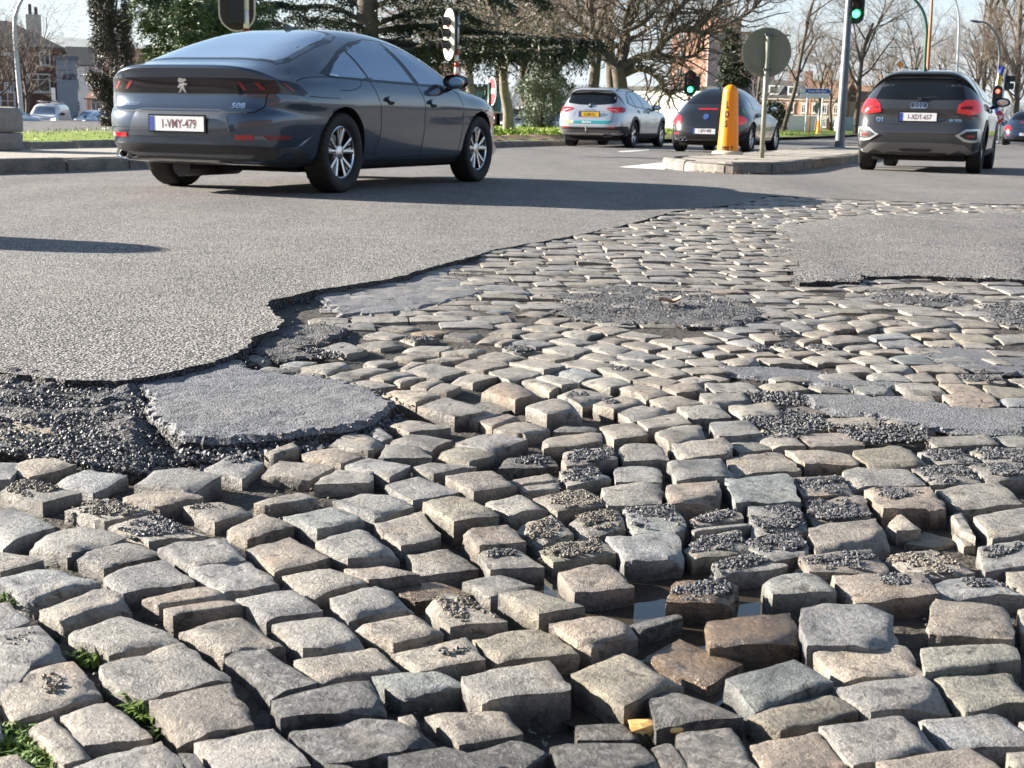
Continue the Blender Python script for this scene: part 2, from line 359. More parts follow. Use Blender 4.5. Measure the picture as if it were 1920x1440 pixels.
for j in range(rows):
    y = .25 * (14.0 / .25) ** (j / (rows - 1))
    for i in range(cols):
        u = i / (cols - 1) * 2 - 1; x = u * (1.0 + .5 * y) + .04 * y; vs.append((x, y, bed_z(x, y)))
bed = mesh('cobbled_road', vs, [(j * cols + i, j * cols + i + 1, (j + 1) * cols + i + 1, (j + 1) * cols + i) for j in range(rows - 1) for i in range(cols - 1)], M_dirt, smooth=True)
tag(bed, kind='structure')
pv = densify([Vector((x, y, 0)) for x, y in PUD], .03, .01, 5)
pud = mesh('puddle_water', [(v.x, v.y, -.027) for v in pv], [tuple(range(len(pv)))], M_water); tag(pud, kind='structure')

# ---------------------------------------------------------------- traced cobbles: tile letter, four corners (zoomed tile pixels), tint, height mm, flag
TILES = {'A': (0, 820, 4), 'B': (480, 820, 4), 'C': (960, 820, 4), 'D': (1440, 820, 4), 'E': (0, 1120, 4), 'F': (480, 1120, 4), 'G': (960, 1120, 4), 'H': (1440, 1120, 4), 'I': (440, 580, 4), 'J': (840, 560, 4), 'K': (1240, 560, 4), 'L': (1600, 560, 4.5), 'P': (0, 0, 1)}
STONES = """A 0 215 290 115 590 200 210 280 w
A 400 320 660 235 970 290 700 410 b
A 1010 320 1230 190 1670 280 1440 390 g 10
A 1530 225 1770 118 2000 180 1820 300 g 0 s
A 0 390 150 310 620 400 310 500 w 0 G
A 920 450 1240 350 1530 450 1190 520 t
A 470 540 800 440 1140 555 790 620 w 0 G
A 1370 520 1690 470 1900 540 1600 625 w 0 s
A 810 680 1130 560 1555 720 1110 775 w 0 G
A -180 600 90 520 420 650 0 790 g
A 215 775 590 630 950 745 530 870 g
A 510 880 950 755 1230 860 780 985 g
A 1190 815 1690 735 1850 900 1390 950 b 5
A 1690 680 1960 548 2200 665 1850 740 w
A -250 900 0 835 335 915 0 1000 g
A 760 1010 1210 905 1480 1060 890 1160 g
A 1400 985 1850 910 2110 1080 1680 1140 b
A 1840 820 2170 735 2470 900 2050 1005 t
A -100 1060 390 955 760 1075 220 1185 b 5
E 260 80 800 -90 1000 30 470 190 w
E 1060 10 1560 -105 1720 -20 1190 55 t
E 1215 75 1740 0 1820 50 1290 130 t
B -160 1185 290 1120 520 1300 70 1365 b
B 60 115 270 25 325 65 130 130 w
B 335 120 490 65 840 110 640 195 t
I 715 1010 880 913 1150 965 1000 1060 g
I 1080 1095 1140 1008 1430 1018 1490 1112 g
I 1170 988 1330 915 1640 975 1460 1040 g
J 50 1060 310 1000 620 1050 310 1130 b 10
B 1335 110 1500 48 1800 110 1600 185 y
B 40 270 180 165 590 220 400 305 w
B 660 200 850 148 1165 210 1000 290 b
B 1165 215 1310 175 1660 210 1330 262 w
B 430 345 590 235 900 250 840 345 w
B 1410 285 1760 240 1960 345 1640 400 t 10
B 960 355 1210 288 1540 400 1180 465 b
B -20 490 330 400 480 450 90 510 w
B 565 490 930 388 1180 510 870 590 g
B 195 575 570 508 830 610 450 680 v 5
B 1230 470 1560 425 1840 570 1495 620 y 15
B 1710 470 2000 425 2180 520 1880 570 w
B 865 645 1240 552 1400 720 1090 800 g
B 440 780 790 672 1080 830 690 910 g
B 1550 680 1900 650 2030 770 1660 790 t 5
B 1110 870 1440 828 1680 980 1230 1030 w -15
B 1660 850 1900 785 2160 960 1750 985 g 0 s
B 640 975 960 945 1250 1020 850 1050 t
B 195 1025 560 975 850 1080 400 1160 w
B 545 1205 900 1100 1190 1245 690 1330 g
B 1010 1120 1350 1060 1660 1170 1190 1230 o -20
B 1535 1080 1830 1018 2100 1100 1760 1170 b -10
F 1275 20 1480 -75 1890 175 1440 215 w 0 G
P 932 1108 985 1098 1100 1135 1010 1150 y 15
J 700 1040 1150 985 1165 1070 715 1120 w 10
C 385 100 750 60 800 165 390 210 t 5 G
C 790 45 1110 35 1180 160 830 165 g 5
J 440 1190 760 1170 835 1245 380 1275 d -10 M
C 350 235 600 205 750 300 420 360 w 0 G
C 765 205 1110 195 1130 335 770 335 g -5
C 670 350 1120 335 1130 490 720 520 w 5
C 1160 165 1560 145 1690 260 1240 310 g 10
C 1200 45 1600 0 1690 110 1260 145 w 10
P 1360 858 1460 843 1505 878 1380 885 w
C 1140 350 1540 300 1570 460 1180 490 t 10
C 1590 290 2070 260 2160 480 1680 490 v 10
C -20 320 280 270 340 320 50 350 w
C 60 370 350 330 360 380 90 410 w
C 150 450 530 370 730 500 330 555 w 0 G
C 420 600 780 520 870 670 530 730 w 0 G
C 820 530 1220 500 1320 680 900 700 v 0 G
C 20 660 300 575 460 720 200 780 w 0 G
C 1330 600 1680 500 1750 610 1370 660 w 0 G
C 1340 680 1790 640 1800 660 1360 700 w
C 200 830 640 740 790 860 310 920 y 0 G
C 700 740 1220 700 1300 905 840 930 b 5
C 1280 790 1700 670 1790 850 1340 910 y 0 G
C 350 980 770 920 930 1110 470 1160 t 5
P 1335 1055 1430 1030 1480 1060 1345 1082 g 0 G
P 1265 1085 1380 1085 1375 1125 1250 1132 o 5 G
C 1760 510 2160 495 2230 690 1790 690 g 0 G
P 1385 1012 1500 997 1525 1036 1440 1052 g 0 G
D 130 95 600 75 710 190 290 185 w 5
D 635 95 1000 62 1210 185 780 210 y 10
D 1120 100 1420 75 1600 190 1280 200 g 0 G
D 1485 75 1900 70 2080 185 1650 190 w 0 G
D 545 225 1020 218 1210 350 620 345 g 5
D 170 290 560 270 650 430 270 450 t 0 G
D 1060 230 1500 205 1610 340 1220 350 g 0 G
D 1500 200 1900 190 2000 290 1660 320 g 0 G
D 715 370 1210 355 1350 530 860 525 t 10 s
D 1270 380 1720 335 1920 480 1430 530 w 5
D 270 480 710 430 800 600 340 640 t 0 G
D 300 665 800 595 920 760 370 860 t 5
D 1540 590 2000 500 2080 680 1680 755 w 5
D 880 650 1000 550 1150 680 960 690 w 0
D 1000 800 1180 690 1530 790 1240 810 y -25
D 1365 570 1450 545 1560 740 1440 690 w 0
D 1380 720 1420 690 1560 800 1470 810 w -10
D 220 900 770 825 940 1000 290 1000 t 0 G
D 880 890 1220 830 1570 1010 1200 1040 w 0 G
D 1565 775 2000 755 2060 950 1620 1000 g 5 s
P 1428 1075 1535 1070 1573 1105 1445 1112 v 10
D 465 1010 1180 1005 1270 1170 650 1230 t 5 s
D 1210 1060 1680 1030 1900 1180 1250 1190 b 0 s
D 1770 990 2000 985 2080 1100 1890 1180 w
E -200 80 60 25 240 170 -100 270 b
E -120 290 280 195 500 420 0 560 g 0 p
E 475 270 900 115 1410 310 820 400 w
E 1335 230 1820 130 2165 340 1690 400 w
E -100 620 560 465 760 690 100 920 w 0 p
E 740 530 1370 330 1730 590 1060 740 g 5
E 1680 420 1980 385 2400 620 2030 720 k
E 440 875 820 745 1180 1050 640 1110 g
E 210 960 390 870 690 1180 480 1250 w
E 1125 765 1740 630 1910 920 1340 1040 t 5
E 480 1280 1215 1080 1430 1330 800 1560 g
E 1440 1080 2060 965 2330 1250 1640 1330 b
E -100 1200 130 1160 290 1300 0 1450 t
E 1340 1150 1470 1160 1560 1290 1420 1300 d
E -250 960 -10 900 30 1030 -150 1100 g
F 110 180 590 140 850 340 340 370 g 3
F 730 210 1170 110 1410 240 1030 330 w 3
F 270 465 880 370 1110 520 480 600 w
F 1000 410 1590 300 1720 460 1210 520 w 0 p
F 110 760 840 570 980 820 180 900 d 5
F 860 570 1350 540 1600 650 1090 740 v
F 1525 570 2200 455 2370 690 1680 740 g 10
F 1610 280 2150 205 2430 400 1785 478 y
F 230 1010 980 870 1400 1080 490 1240 k
F 1255 850 1880 840 2000 1010 1530 1110 w -5
F 1060 880 1180 860 1230 950 1150 980 w
F 990 1190 1400 1100 1980 1260 1020 1450 d
F 1570 1150 2000 1040 2210 1170 1990 1280 d
F 510 1240 700 1250 850 1350 600 1350 d
G 260 180 700 125 970 250 590 340 t 10
G 430 560 850 400 1280 590 840 790 y 10
G 880 190 1260 115 1290 150 960 250 d -5
G 980 440 1250 310 1740 490 1470 650 o -10
G 1465 180 2080 95 2170 300 1480 370 o 5
G 1010 750 1190 680 1740 880 1090 940 d
G 1595 600 2120 455 2420 610 1820 790 v 8
G 1755 860 2410 715 2610 850 2000 985 y
G 470 950 860 930 960 1050 480 1060 d -15
G 270 1085 960 1065 1150 1300 400 1330 d
G 1230 1020 1640 970 1880 1290 1350 1330 k
G 1040 1090 1200 1070 1350 1270 1130 1280 d
G 1790 1085 2290 980 2530 1270 1900 1330 t
H 235 70 900 25 1000 330 290 345 b 10
H 1235 0 1790 50 1860 300 1190 270 t 5
H 290 365 1030 340 1180 560 560 610 w
H 1140 370 1850 315 1900 450 1180 560 y 5
H 480 670 1160 555 1400 780 760 860 b 5
H 1240 570 1800 530 1960 780 1480 830 y 5
H 385 960 1010 860 1300 1110 640 1250 b 5
H 1100 890 1720 850 2100 1100 1340 1120 b
H 790 1230 1530 1090 1800 1290 900 1400 t 10
H 1790 1150 2000 1130 2100 1250 1850 1280 w
H 1870 80 2000 60 2050 300 1900 260 w
I 1100 625 1330 578 1550 640 1350 685 w 15
I 1370 720 1600 660 1890 750 1650 790 g 15
I 1150 860 1300 820 1630 880 1300 910 g
I 1010 920 1070 865 1190 950 1100 980 b
I 820 560 990 520 1220 560 990 595 w
I 620 510 800 478 950 510 790 550 w
I 760 480 1000 420 1170 445 950 495 w
I 430 490 550 465 690 485 600 510 w
I 490 430 780 390 900 410 690 460 w 5
I 330 415 450 380 620 395 490 430 b
I 150 480 220 415 450 450 280 490 w
I 60 370 150 335 390 350 210 405 w
I 640 285 800 245 1000 290 840 330 w 5
I 920 260 1050 222 1280 250 1100 285 w
I 970 190 1090 158 1310 185 1170 220 w
I 1070 140 1170 115 1400 130 1260 160 w
I 1230 215 1400 200 1540 215 1350 245 w 0 G
I 1310 170 1450 150 1620 165 1500 190 o
I 1560 200 1640 170 1890 185 1780 220 w
I 1250 290 1400 270 1640 275 1540 315 w
I 1550 320 1700 285 1890 290 1750 340 w
I 1190 360 1350 325 1530 345 1330 375 w
I 960 400 1080 370 1230 380 1060 420 w
I 1240 440 1330 385 1450 390 1290 450 w
I 1005 510 1200 455 1400 480 1120 530 w
I 1180 530 1300 500 1450 500 1240 550 w
I 1280 455 1470 405 1740 455 1530 500 w 5
I 1320 570 1480 510 1570 530 1440 590 w
I 1440 600 1560 540 1700 570 1590 620 w 3
J 40 490 200 440 480 490 270 530 t
J 0 590 180 545 390 580 190 625 w
I 1440 380 1600 350 1780 355 1580 390 w
J 255 660 430 610 700 690 500 745 t 20
J 570 790 830 735 1020 820 750 870 g 25
J 815 715 960 660 1240 720 1010 785 w 10 s
J 1080 790 1290 715 1490 760 1240 830 w 10 s
J 555 600 640 585 840 660 760 680 w 5
J 650 580 760 555 990 620 850 640 w 8
J 310 550 480 505 715 550 460 605 w 5
J 465 465 650 440 885 495 720 530 w 8
J 765 545 930 510 1160 570 970 600 b
J 1000 610 1180 575 1430 625 1220 660 w 8
J 1280 660 1490 640 1660 700 1490 730 w 8
J 1260 840 1440 790 1680 830 1400 920 w 5
J 1420 900 1720 845 1820 930 1500 970 w 8
J 1130 950 1390 920 1510 1010 1250 1040 w
J 345 980 590 890 770 970 570 1020 t 5
J 235 910 450 860 540 885 330 950 t 3
J 115 880 330 840 420 855 220 910 t
J 200 790 330 730 490 830 400 850 d -15
J 780 990 860 950 1130 960 1100 990 w
J 1555 980 1880 935 1940 1030 1670 1095 w 12
J 1510 750 1700 715 1910 775 1640 800 w 3
K 115 800 410 780 530 880 210 870 w 3
J 1370 600 1540 575 1760 620 1600 645 w
K 5 640 250 630 350 680 110 700 t 5
J 1110 520 1300 500 1530 560 1370 595 w 0 s
J 820 480 1000 440 1240 490 1070 525 w 3
J 1210 465 1370 450 1590 500 1440 515 w
J 1460 525 1600 510 1820 560 1650 590 w
J 1530 460 1660 445 1820 490 1640 510 w
J 965 425 1130 400 1300 450 1170 465 w
J 1260 410 1430 385 1640 435 1480 455 b
J 590 430 740 395 950 430 800 465 w
J 215 430 360 390 600 430 450 460 w
J 710 370 880 340 1090 380 930 410 w 3
J 1010 350 1160 325 1400 370 1250 405 w
J 400 370 520 340 690 390 520 405 g 0 G
J 430 330 620 300 830 330 670 355 b
J 755 310 900 285 1110 320 960 345 w
J 1120 310 1240 290 1390 300 1260 330 w
J 1300 330 1430 305 1650 365 1500 380 t
J 1560 400 1690 375 1880 425 1700 445 w
J 1490 305 1640 290 1830 330 1680 350 w
J 1260 265 1370 235 1620 275 1480 300 w
J 840 250 960 222 1170 250 1020 285 w
J 510 275 720 245 880 275 700 305 w
J 550 215 700 185 920 215 800 250 w
J 1030 220 1160 195 1370 230 1200 260 w
J 840 190 950 162 1140 185 1000 215 w
J 620 165 730 138 920 155 810 185 w
J 300 250 410 222 620 235 480 270 w
J 300 205 440 180 650 185 500 215 w
J 200 320 300 278 450 285 340 330 w
J 350 330 440 290 540 300 400 340 w
J 510 120 620 88 790 100 690 130 w
J 250 100 400 75 560 85 430 115 b
J 130 160 220 145 400 170 270 190 w
K 285 710 600 695 720 765 350 780 w 8
K 495 790 840 780 930 860 610 875 w 5
K 310 640 650 615 770 690 400 695 g 5
K 710 630 960 615 1120 685 840 705 y 5
K 345 915 640 895 770 1000 420 1025 g 10
K 450 1040 560 1010 860 1110 580 1145 w
K 670 1030 960 1000 1080 1100 840 1105 w
K 1025 1015 1420 995 1520 1095 1110 1110 t
K 910 820 1060 800 1290 860 1020 880 t
K 1200 885 1600 880 1640 960 1270 965 w 5
L 250 1020 590 1020 720 1110 330 1110 w
K 750 930 830 935 1220 980 850 1000 w
K 1105 650 1300 640 1430 705 1200 700 w
K 1430 650 1680 640 1770 705 1520 710 v
K 1105 565 1420 548 1510 605 1230 615 w
K 1530 560 1780 550 1880 610 1600 605 w
K 800 590 1100 575 1140 615 860 615 w
K 1560 490 1830 485 1910 540 1650 545 w
K 1310 490 1490 485 1620 545 1360 548 w
K 1390 430 1640 415 1755 480 1530 485 w 5
K 1060 435 1330 420 1450 470 1170 472 w
K 710 440 1000 430 1110 480 810 485 w
K 445 450 680 435 760 485 550 498 w
K 180 455 380 440 490 495 260 500 w
K 0 460 110 445 220 490 40 500 w
K 145 515 420 500 540 550 230 558 w
K 0 525 100 512 240 560 30 585 w
K 100 590 260 580 410 610 200 630 w
K 280 565 330 560 520 600 430 620 w
K 560 405 830 395 880 425 640 432 w
K 840 395 1110 385 1200 415 930 425 w
K 1150 395 1370 385 1480 410 1230 420 w
K 1490 385 1760 365 1840 400 1590 412 w
K 1710 425 1920 410 2080 480 1820 490 v
K 1310 345 1560 320 1660 370 1420 385 w
K 1210 290 1450 265 1580 310 1280 335 t 10
K 1170 190 1380 168 1475 215 1280 235 t 10
K 1390 165 1550 160 1630 205 1480 220 w 10
K 1625 215 1870 200 2010 225 1740 250 w 8
K 1550 260 1780 250 1900 290 1600 305 b 8
K 1630 320 1860 300 2000 350 1680 365 b
K 1050 245 1240 230 1330 270 1170 290 w
K 660 265 820 250 930 300 770 315 t
K 440 215 620 200 750 240 560 258 g
K 860 185 1030 170 1190 215 1040 240 g
K 480 310 640 295 780 335 640 345 b
K 160 290 340 278 460 325 290 335 w
K 0 300 100 290 220 330 70 350 w
K 100 360 300 335 420 360 230 390 b
K 420 340 520 335 660 380 510 390 t
K 640 355 780 340 850 385 720 390 w 0 G
K 820 345 950 320 1070 375 920 385 w 0 G
K 1070 350 1240 345 1340 380 1150 385 w 0 G
K 0 390 120 378 290 430 110 445 w
K 1440 125 1650 110 1760 135 1540 160 w
K 1610 165 1790 155 1920 190 1700 200 w
K 1050 110 1220 88 1340 110 1150 135 w
K 1180 140 1330 120 1440 150 1280 165 w
K 840 240 900 220 1010 260 880 275 w 0 G
K 310 250 450 240 640 280 500 300 g
K 300 395 420 375 560 410 400 430 w
K 1000 300 1150 285 1200 300 1070 330 t
L 470 180 780 170 900 220 600 235 w 5
L 830 195 1190 190 1240 235 920 235 w
L 670 240 850 235 900 270 690 275 y
L 920 250 1150 245 1210 290 940 285 w
L 490 285 760 275 840 335 580 335 t
L 810 290 1080 290 1240 355 870 350 y
L 1180 300 1500 300 1600 360 1270 365 w
L 590 345 860 345 920 400 660 395 w
L 880 360 1130 365 1210 415 950 410 w
L 400 405 680 405 770 460 490 462 w
L 1120 430 1500 440 1520 485 1210 480 t
L 490 560 860 550 980 620 540 605 w
L 420 640 620 615 730 690 520 690 w
L 690 630 850 630 940 700 740 700 t
L 720 710 1000 705 1140 795 840 795 t
L 340 710 660 705 810 795 450 795 w
L 1080 735 1500 750 1560 830 1180 820 y
L 870 650 1230 640 1310 710 960 710 w 0 G
L 730 800 1140 790 1260 900 860 900 t
L 340 815 660 810 720 905 490 865 t
L 1200 830 1500 830 1500 910 1310 900 b
L 590 1160 1150 1145 1240 1220 710 1235 g 5
L 1160 1165 1500 1150 1550 1260 1310 1240 v
L 600 475 870 475 1100 550 740 540 b
L 1080 500 1250 500 1350 550 1200 545 w
L 940 570 1200 575 1300 620 1030 615 d"""
_T = {'w': (.345, .308, .255), 'g': (.30, .288, .268), 'b': (.285, .29, .298), 't': (.325, .262, .205), 'y': (.285, .26, .19), 'v': (.255, .285, .275), 'o': (.34, .25, .165), 'd': (.15, .147, .148), 'k': (.22, .218, .22)}
TINT = {}
for _k, _c in _T.items():
    _g = .36 * _c[0] + .44 * _c[1] + .2 * _c[2]; _s = .75 if _k in 'o' else .55
    TINT[_k] = tuple((_g + (_v - _g) * _s) * _w for _v, _w in zip(_c, (.90, .88, .85)))
st_r = random.Random(5)
def stone_geo(c4, h, n, seed, rough=1.0, tilt=(0, 0), depth=.10, out=None):
    """One worn sett: domed chipped top, ragged arrises and rough tapering sides; c4 = corners tl tr br bl of the top."""
    r = random.Random(seed); c = sum(c4, Vector((0, 0, 0))) / 4
    wx = ((c4[1] - c4[0]).length + (c4[2] - c4[3]).length) / 2; wy = ((c4[3] - c4[0]).length + (c4[2] - c4[1]).length) / 2
    sz = min(wx, wy); off = Vector((r.random() * 50, r.random() * 50, r.random() * 50))
    dome = .008 * sz * r.uniform(.0, 1.6); cr = r.uniform(.03, .08)
    cuts = []
    for _ in range(r.choice((0, 1, 2, 3))):      # spalled corners / edges
        a = r.random() * 6.283; cuts.append((math.cos(a), math.sin(a), r.uniform(.70, 1.05), r.uniform(.15, .55)))
    vs, fs = [], []
    def top(u, v):
        uu = u * math.sqrt(1 - cr * 2 * v * v * .5); vv = v * math.sqrt(1 - cr * 2 * u * u * .5)
        s, t = (uu + 1) / 2, (vv + 1) / 2
        p = (c4[0] * (1 - s) + c4[1] * s) * (1 - t) + (c4[3] * (1 - s) + c4[2] * s) * t
        q = p * 1.0 + off; m = max(abs(u), abs(v)); e = m ** 10
        p = Vector((p.x, p.y, 0))
        nx = noise.noise(q * 28) * .055 + noise.noise(q * 80) * .03; ny = noise.noise(q * 28 + Vector((9, 3, 1))) * .055 + noise.noise(q * 80 + Vector((1, 7, 5))) * .03
        p.x += nx * sz * e * rough; p.y += ny * sz * e * rough
        z = dome * (1 - .5 * (u * u + v * v)) - .0022 * e - .0003 * m ** 4
        z += (noise.noise(q * 14) * .0035 + noise.noise(q * 34) * .0026 + noise.noise(q * 85) * .0016) * rough * min(1.2, sz / .11)
        for cx, cy, lim, sl in cuts:
            k = u * cx + v * cy - lim + noise.noise(q * 40) * .12
            if k > 0: z -= min(k * sl * sz * .5, .018)
        z += tilt[0] * u * wx / 2 + tilt[1] * v * wy / 2
        p.z = h + z; return p
    g = [[0] * (n + 1) for _ in range(n + 1)]
    for j in range(n + 1):
        for i in range(n + 1):
            # grid lines crowd towards the arris
            a, b = i / n * 2 - 1, j / n * 2 - 1
            a = math.copysign(abs(a) ** .66, a); b = math.copysign(abs(b) ** .66, b)
            g[j][i] = len(vs); vs.append(top(a, b))
    for j in range(n):
        for i in range(n): fs.append((g[j][i], g[j + 1][i], g[j + 1][i + 1], g[j][i + 1]))
    loop = [g[0][i] for i in range(n)] + [g[j][n] for j in range(n)] + [g[n][i] for i in range(n, 0, -1)] + [g[j][0] for j in range(n, 0, -1)]
    prev = loop
    for k, (dz, sc) in enumerate(((.006, 1.006), (.024, 1.012), (.05, .98), (depth, .93))):
        cur = []
        for a in loop:
            p = Vector(vs[a]); q = Vector((p.x, p.y, p.z - dz)) + off
            d = Vector((p.x - c.x, p.y - c.y, 0)); w = (noise.noise(q * 45) * .045 + noise.noise(q * 110) * .03) * sz * rough * (1 if k else .6)
            d2 = d * sc + d.normalized() * w
            cur.append(len(vs)); vs.append(Vector((c.x + d2.x, c.y + d2.y, min(p.z, h + .004) - dz)))
        m = len(loop)
        for i in range(m): fs.append((prev[i], prev[(i + 1) % m], cur[(i + 1) % m], cur[i])[::-1])
        prev = cur
    return vs, fs, c
def tint_attr(me, cols):
    a = me.color_attributes.new('tint', 'FLOAT_COLOR', 'POINT'); a.data.foreach_set('color', np.array(cols, dtype=np.float32).ravel())
def shade_stone(o):
    me = o.data; me.polygons.foreach_set('use_smooth', [True] * len(me.polygons))
    try: me.set_sharp_from_angle(angle=R(30))
    except Exception: pass
traced = []; gravel_spots = []
items = []
for ln in STONES.split('\n'):
    p = ln.split(); ox, oy, sc = TILES[p[0]]; q = [float(v) for v in p[1:9]]; tint = p[9]; h = float(p[10]) / 1000 if len(p) > 10 else 0.0; flag = p[11] if len(p) > 11 else ''
    px = [(ox + q[2 * i] / sc, oy + q[2 * i + 1] / sc) for i in range(4)]
    cy = sum(v[1] for v in px) / 4
    items.append((px, tint, h, flag, cy))
for k, (px, tint, h, flag, cy) in enumerate(items):
    h += st_r.uniform(-.003, .003) + .002
    c4 = [P(x, y, h) for x, y in px]
    size_px = math.hypot(px[1][0] - px[0][0], px[1][1] - px[0][1]) * 1024 / 1920
    n = 12 if size_px > 62 else 9 if size_px > 40 else 7 if size_px > 25 else 5
    rough = {'d': .9}.get(tint, st_r.uniform(.65, 1.35))
    vs, fs, c = stone_geo(c4, h, n, 100 + k, rough, (st_r.uniform(-.03, .03), st_r.uniform(-.03, .03)), depth=.10 if cy > 700 else .07)
    t = TINT[tint]; f = st_r.uniform(.88, 1.12); wr = st_r.uniform(.96, 1.05)
    t = (t[0] * f * wr, t[1] * f, t[2] * f / wr)
    vs2 = [v - c for v in vs]
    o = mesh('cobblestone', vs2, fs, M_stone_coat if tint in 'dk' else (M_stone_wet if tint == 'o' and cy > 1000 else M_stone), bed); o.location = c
    ntop = (n + 1) ** 2 + 4 * n; so = tuple(.38 * a + .62 * b for a, b in zip(t, (.038, .032, .026)))   # soil on the buried flanks, darkened further to deepen the fronts' shade
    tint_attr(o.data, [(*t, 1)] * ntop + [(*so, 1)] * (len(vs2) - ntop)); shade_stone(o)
    traced.append([(v.x, v.y) for v in c4])
    if flag in ('G', 's', 'M', 'p'): gravel_spots.append((c4, h, flag, cy, tint))
# the setts further off and beyond the frame: one mass
tb = [(min(v[0] for v in q), max(v[0] for v in q), min(v[1] for v in q), max(v[1] for v in q), q) for q in traced]
def free(x, y):
    for x0, x1, y0, y1, q in tb:
        if x0 - .07 < x < x1 + .07 and y0 - .07 < y < y1 + .07:
            if pip(x, y, q): return False
            cx, cy = sum(v[0] for v in q) / 4, sum(v[1] for v in q) / 4
            if pip(cx + (x - cx) * .62, cy + (y - cy) * .62, q): return False
    return True
AV, AF, AC = [], [], []
ang = R(7); ca, sa = math.cos(ang), math.sin(ang); y = -1.5; rowi = 0; pr = random.Random(21)
nproc = 0
while y < 15.5:
    rh = pr.uniform(.118, .142); x = -7.0 + pr.random() * .15
    while x < 9.5:
        w = pr.choice((.13, .14, .15, .17, .19, .2)) * pr.uniform(.92, 1.08)
        xc, yc = x + w / 2, y + rh / 2; bend = .10 * math.sin(xc * .7 + 1.0) + .05 * math.sin(xc * 1.9)
        wxp, wyp = xc * ca - (yc + bend) * sa, xc * sa + (yc + bend) * ca
        ok = .15 < wyp < 13.2 and pip(wxp, wyp, HOLE2)
        if ok:
            ux, uy = to_px(Vector((wxp, wyp, 0)))
            inview = -10 < ux < 1930 and uy < 1450
            if not inview and (abs(wxp) > .55 + .62 * wyp or wyp < .5): ok = False
            if ok and not free(wxp, wyp): ok = False
            if ok and inview and uy > (618 if ux > 610 else 560): ok = False
        if ok:
            g_ = pr.uniform(.006, .014); c4 = []
            for sx, sy in ((-1, 1), (1, 1), (1, -1), (-1, -1)):
                lx, ly = xc + sx * (w - g_) / 2 + pr.uniform(-.007, .007), yc + bend + sy * (rh - g_) / 2 + pr.uniform(-.007, .007)
                c4.append(Vector((lx * ca - ly * sa, lx * sa + ly * ca, 0)))
            n = 5 if wyp < 6 else 4
            vs, fs, c = stone_geo(c4, pr.uniform(-.005, .006) + .025 * max(0, min(1, (wyp - 4.6) / 2.6)), n, 5000 + nproc, pr.uniform(.5, 1.0), (pr.uniform(-.035, .035), pr.uniform(-.035, .035)), depth=.05)
            t = TINT[pr.choice('wwwwwgggtby')]; f = pr.uniform(.85, 1.12); b0 = len(AV)
            AV += vs; AF += [tuple(i + b0 for i in q) for q in fs]; AC += [(t[0] * f, t[1] * f, t[2] * f, 1)] * len(vs); nproc += 1
        x += w
    y += rh; rowi += 1
o = mesh('cobblestones', AV, AF, M_stone, bed); tint_attr(o.data, AC); shade_stone(o); tag(o, kind='stuff')
print('cobbles', len(items), nproc)

# ---------------------------------------------------------------- asphalt remains on the setts
def pp(l, z): return [P(x, y, z) for x, y in l]
sheet('asphalt_slab', pp([(1500,529),(1560,527),(1612,528),(1618,518),(1700,517),(1800,520),(1935,524),(1935,400),(1850,398),(1700,402),(1600,405),(1520,415),(1460,430),(1500,450),(1440,470),(1505,490),(1480,505)], .030), .037, .003, .10, M_road, bed, edge=.03, edge_amp=.05, seed=4)
sheet('asphalt_patch', pp([(575,552),(640,538),(720,526),(790,512),(830,508),(870,515),(845,522),(905,530),(920,545),(850,562),(800,575),(750,585),(700,590),(640,588),(600,575),(610,562)], .008), .008, .006, .03, M_patch, bed, seed=6, edge_amp=.05, edge_drop=.012)
sheet('asphalt_patch', pp([(1030,585),(1060,560),(1010,552),(1100,540),(1200,533),(1290,540),(1350,565),(1430,580),(1420,600),(1350,610),(1240,608),(1140,603),(1090,595)], .008), .008, .007, .03, M_patch_dark, bed, seed=7, edge_amp=.09, depth=.03)
sheet('asphalt_patch', pp([(1500,735),(1560,738),(1680,740),(1750,745),(1790,760),(1935,765),(1935,812),(1800,808),(1740,800),(1690,790),(1640,780),(1560,775),(1520,760)], .004), .004, .002, .03, M_patch, bed, seed=8, edge_amp=.02)
sheet('asphalt_patch', pp([(1340,684),(1460,686),(1520,693),(1620,710),(1720,716),(1720,724),(1560,724),(1510,716),(1450,710),(1350,702)], -.001), -.001, .002, .03, M_patch, bed, seed=9, edge_amp=.015)
sheet('asphalt_patch', pp([(1740,648),(1850,652),(1935,662),(1935,700),(1850,698),(1770,684),(1720,664)], -.001), -.001, .002, .03, M_patch, bed, seed=10, edge_amp=.015)
sheet('asphalt_patch', pp([(1610,548),(1680,545),(1760,553),(1810,565),(1780,573),(1700,567),(1640,560)], .012), .012, .008, .03, M_patch_dark, bed, seed=11, edge_amp=.05)
sheet('asphalt_patch', pp([(1830,577),(1935,570),(1935,612),(1880,602),(1850,592)], .012), .012, .008, .03, M_patch_dark, bed, seed=12, edge_amp=.05)
sheet('asphalt_patch', pp([(470,655),(480,634),(535,608),(600,606),(650,612),(640,630),(580,645),(560,655),(610,665),(520,672)], .010), .010, .010, .025, M_rubble, bed, seed=13, edge_amp=.03)
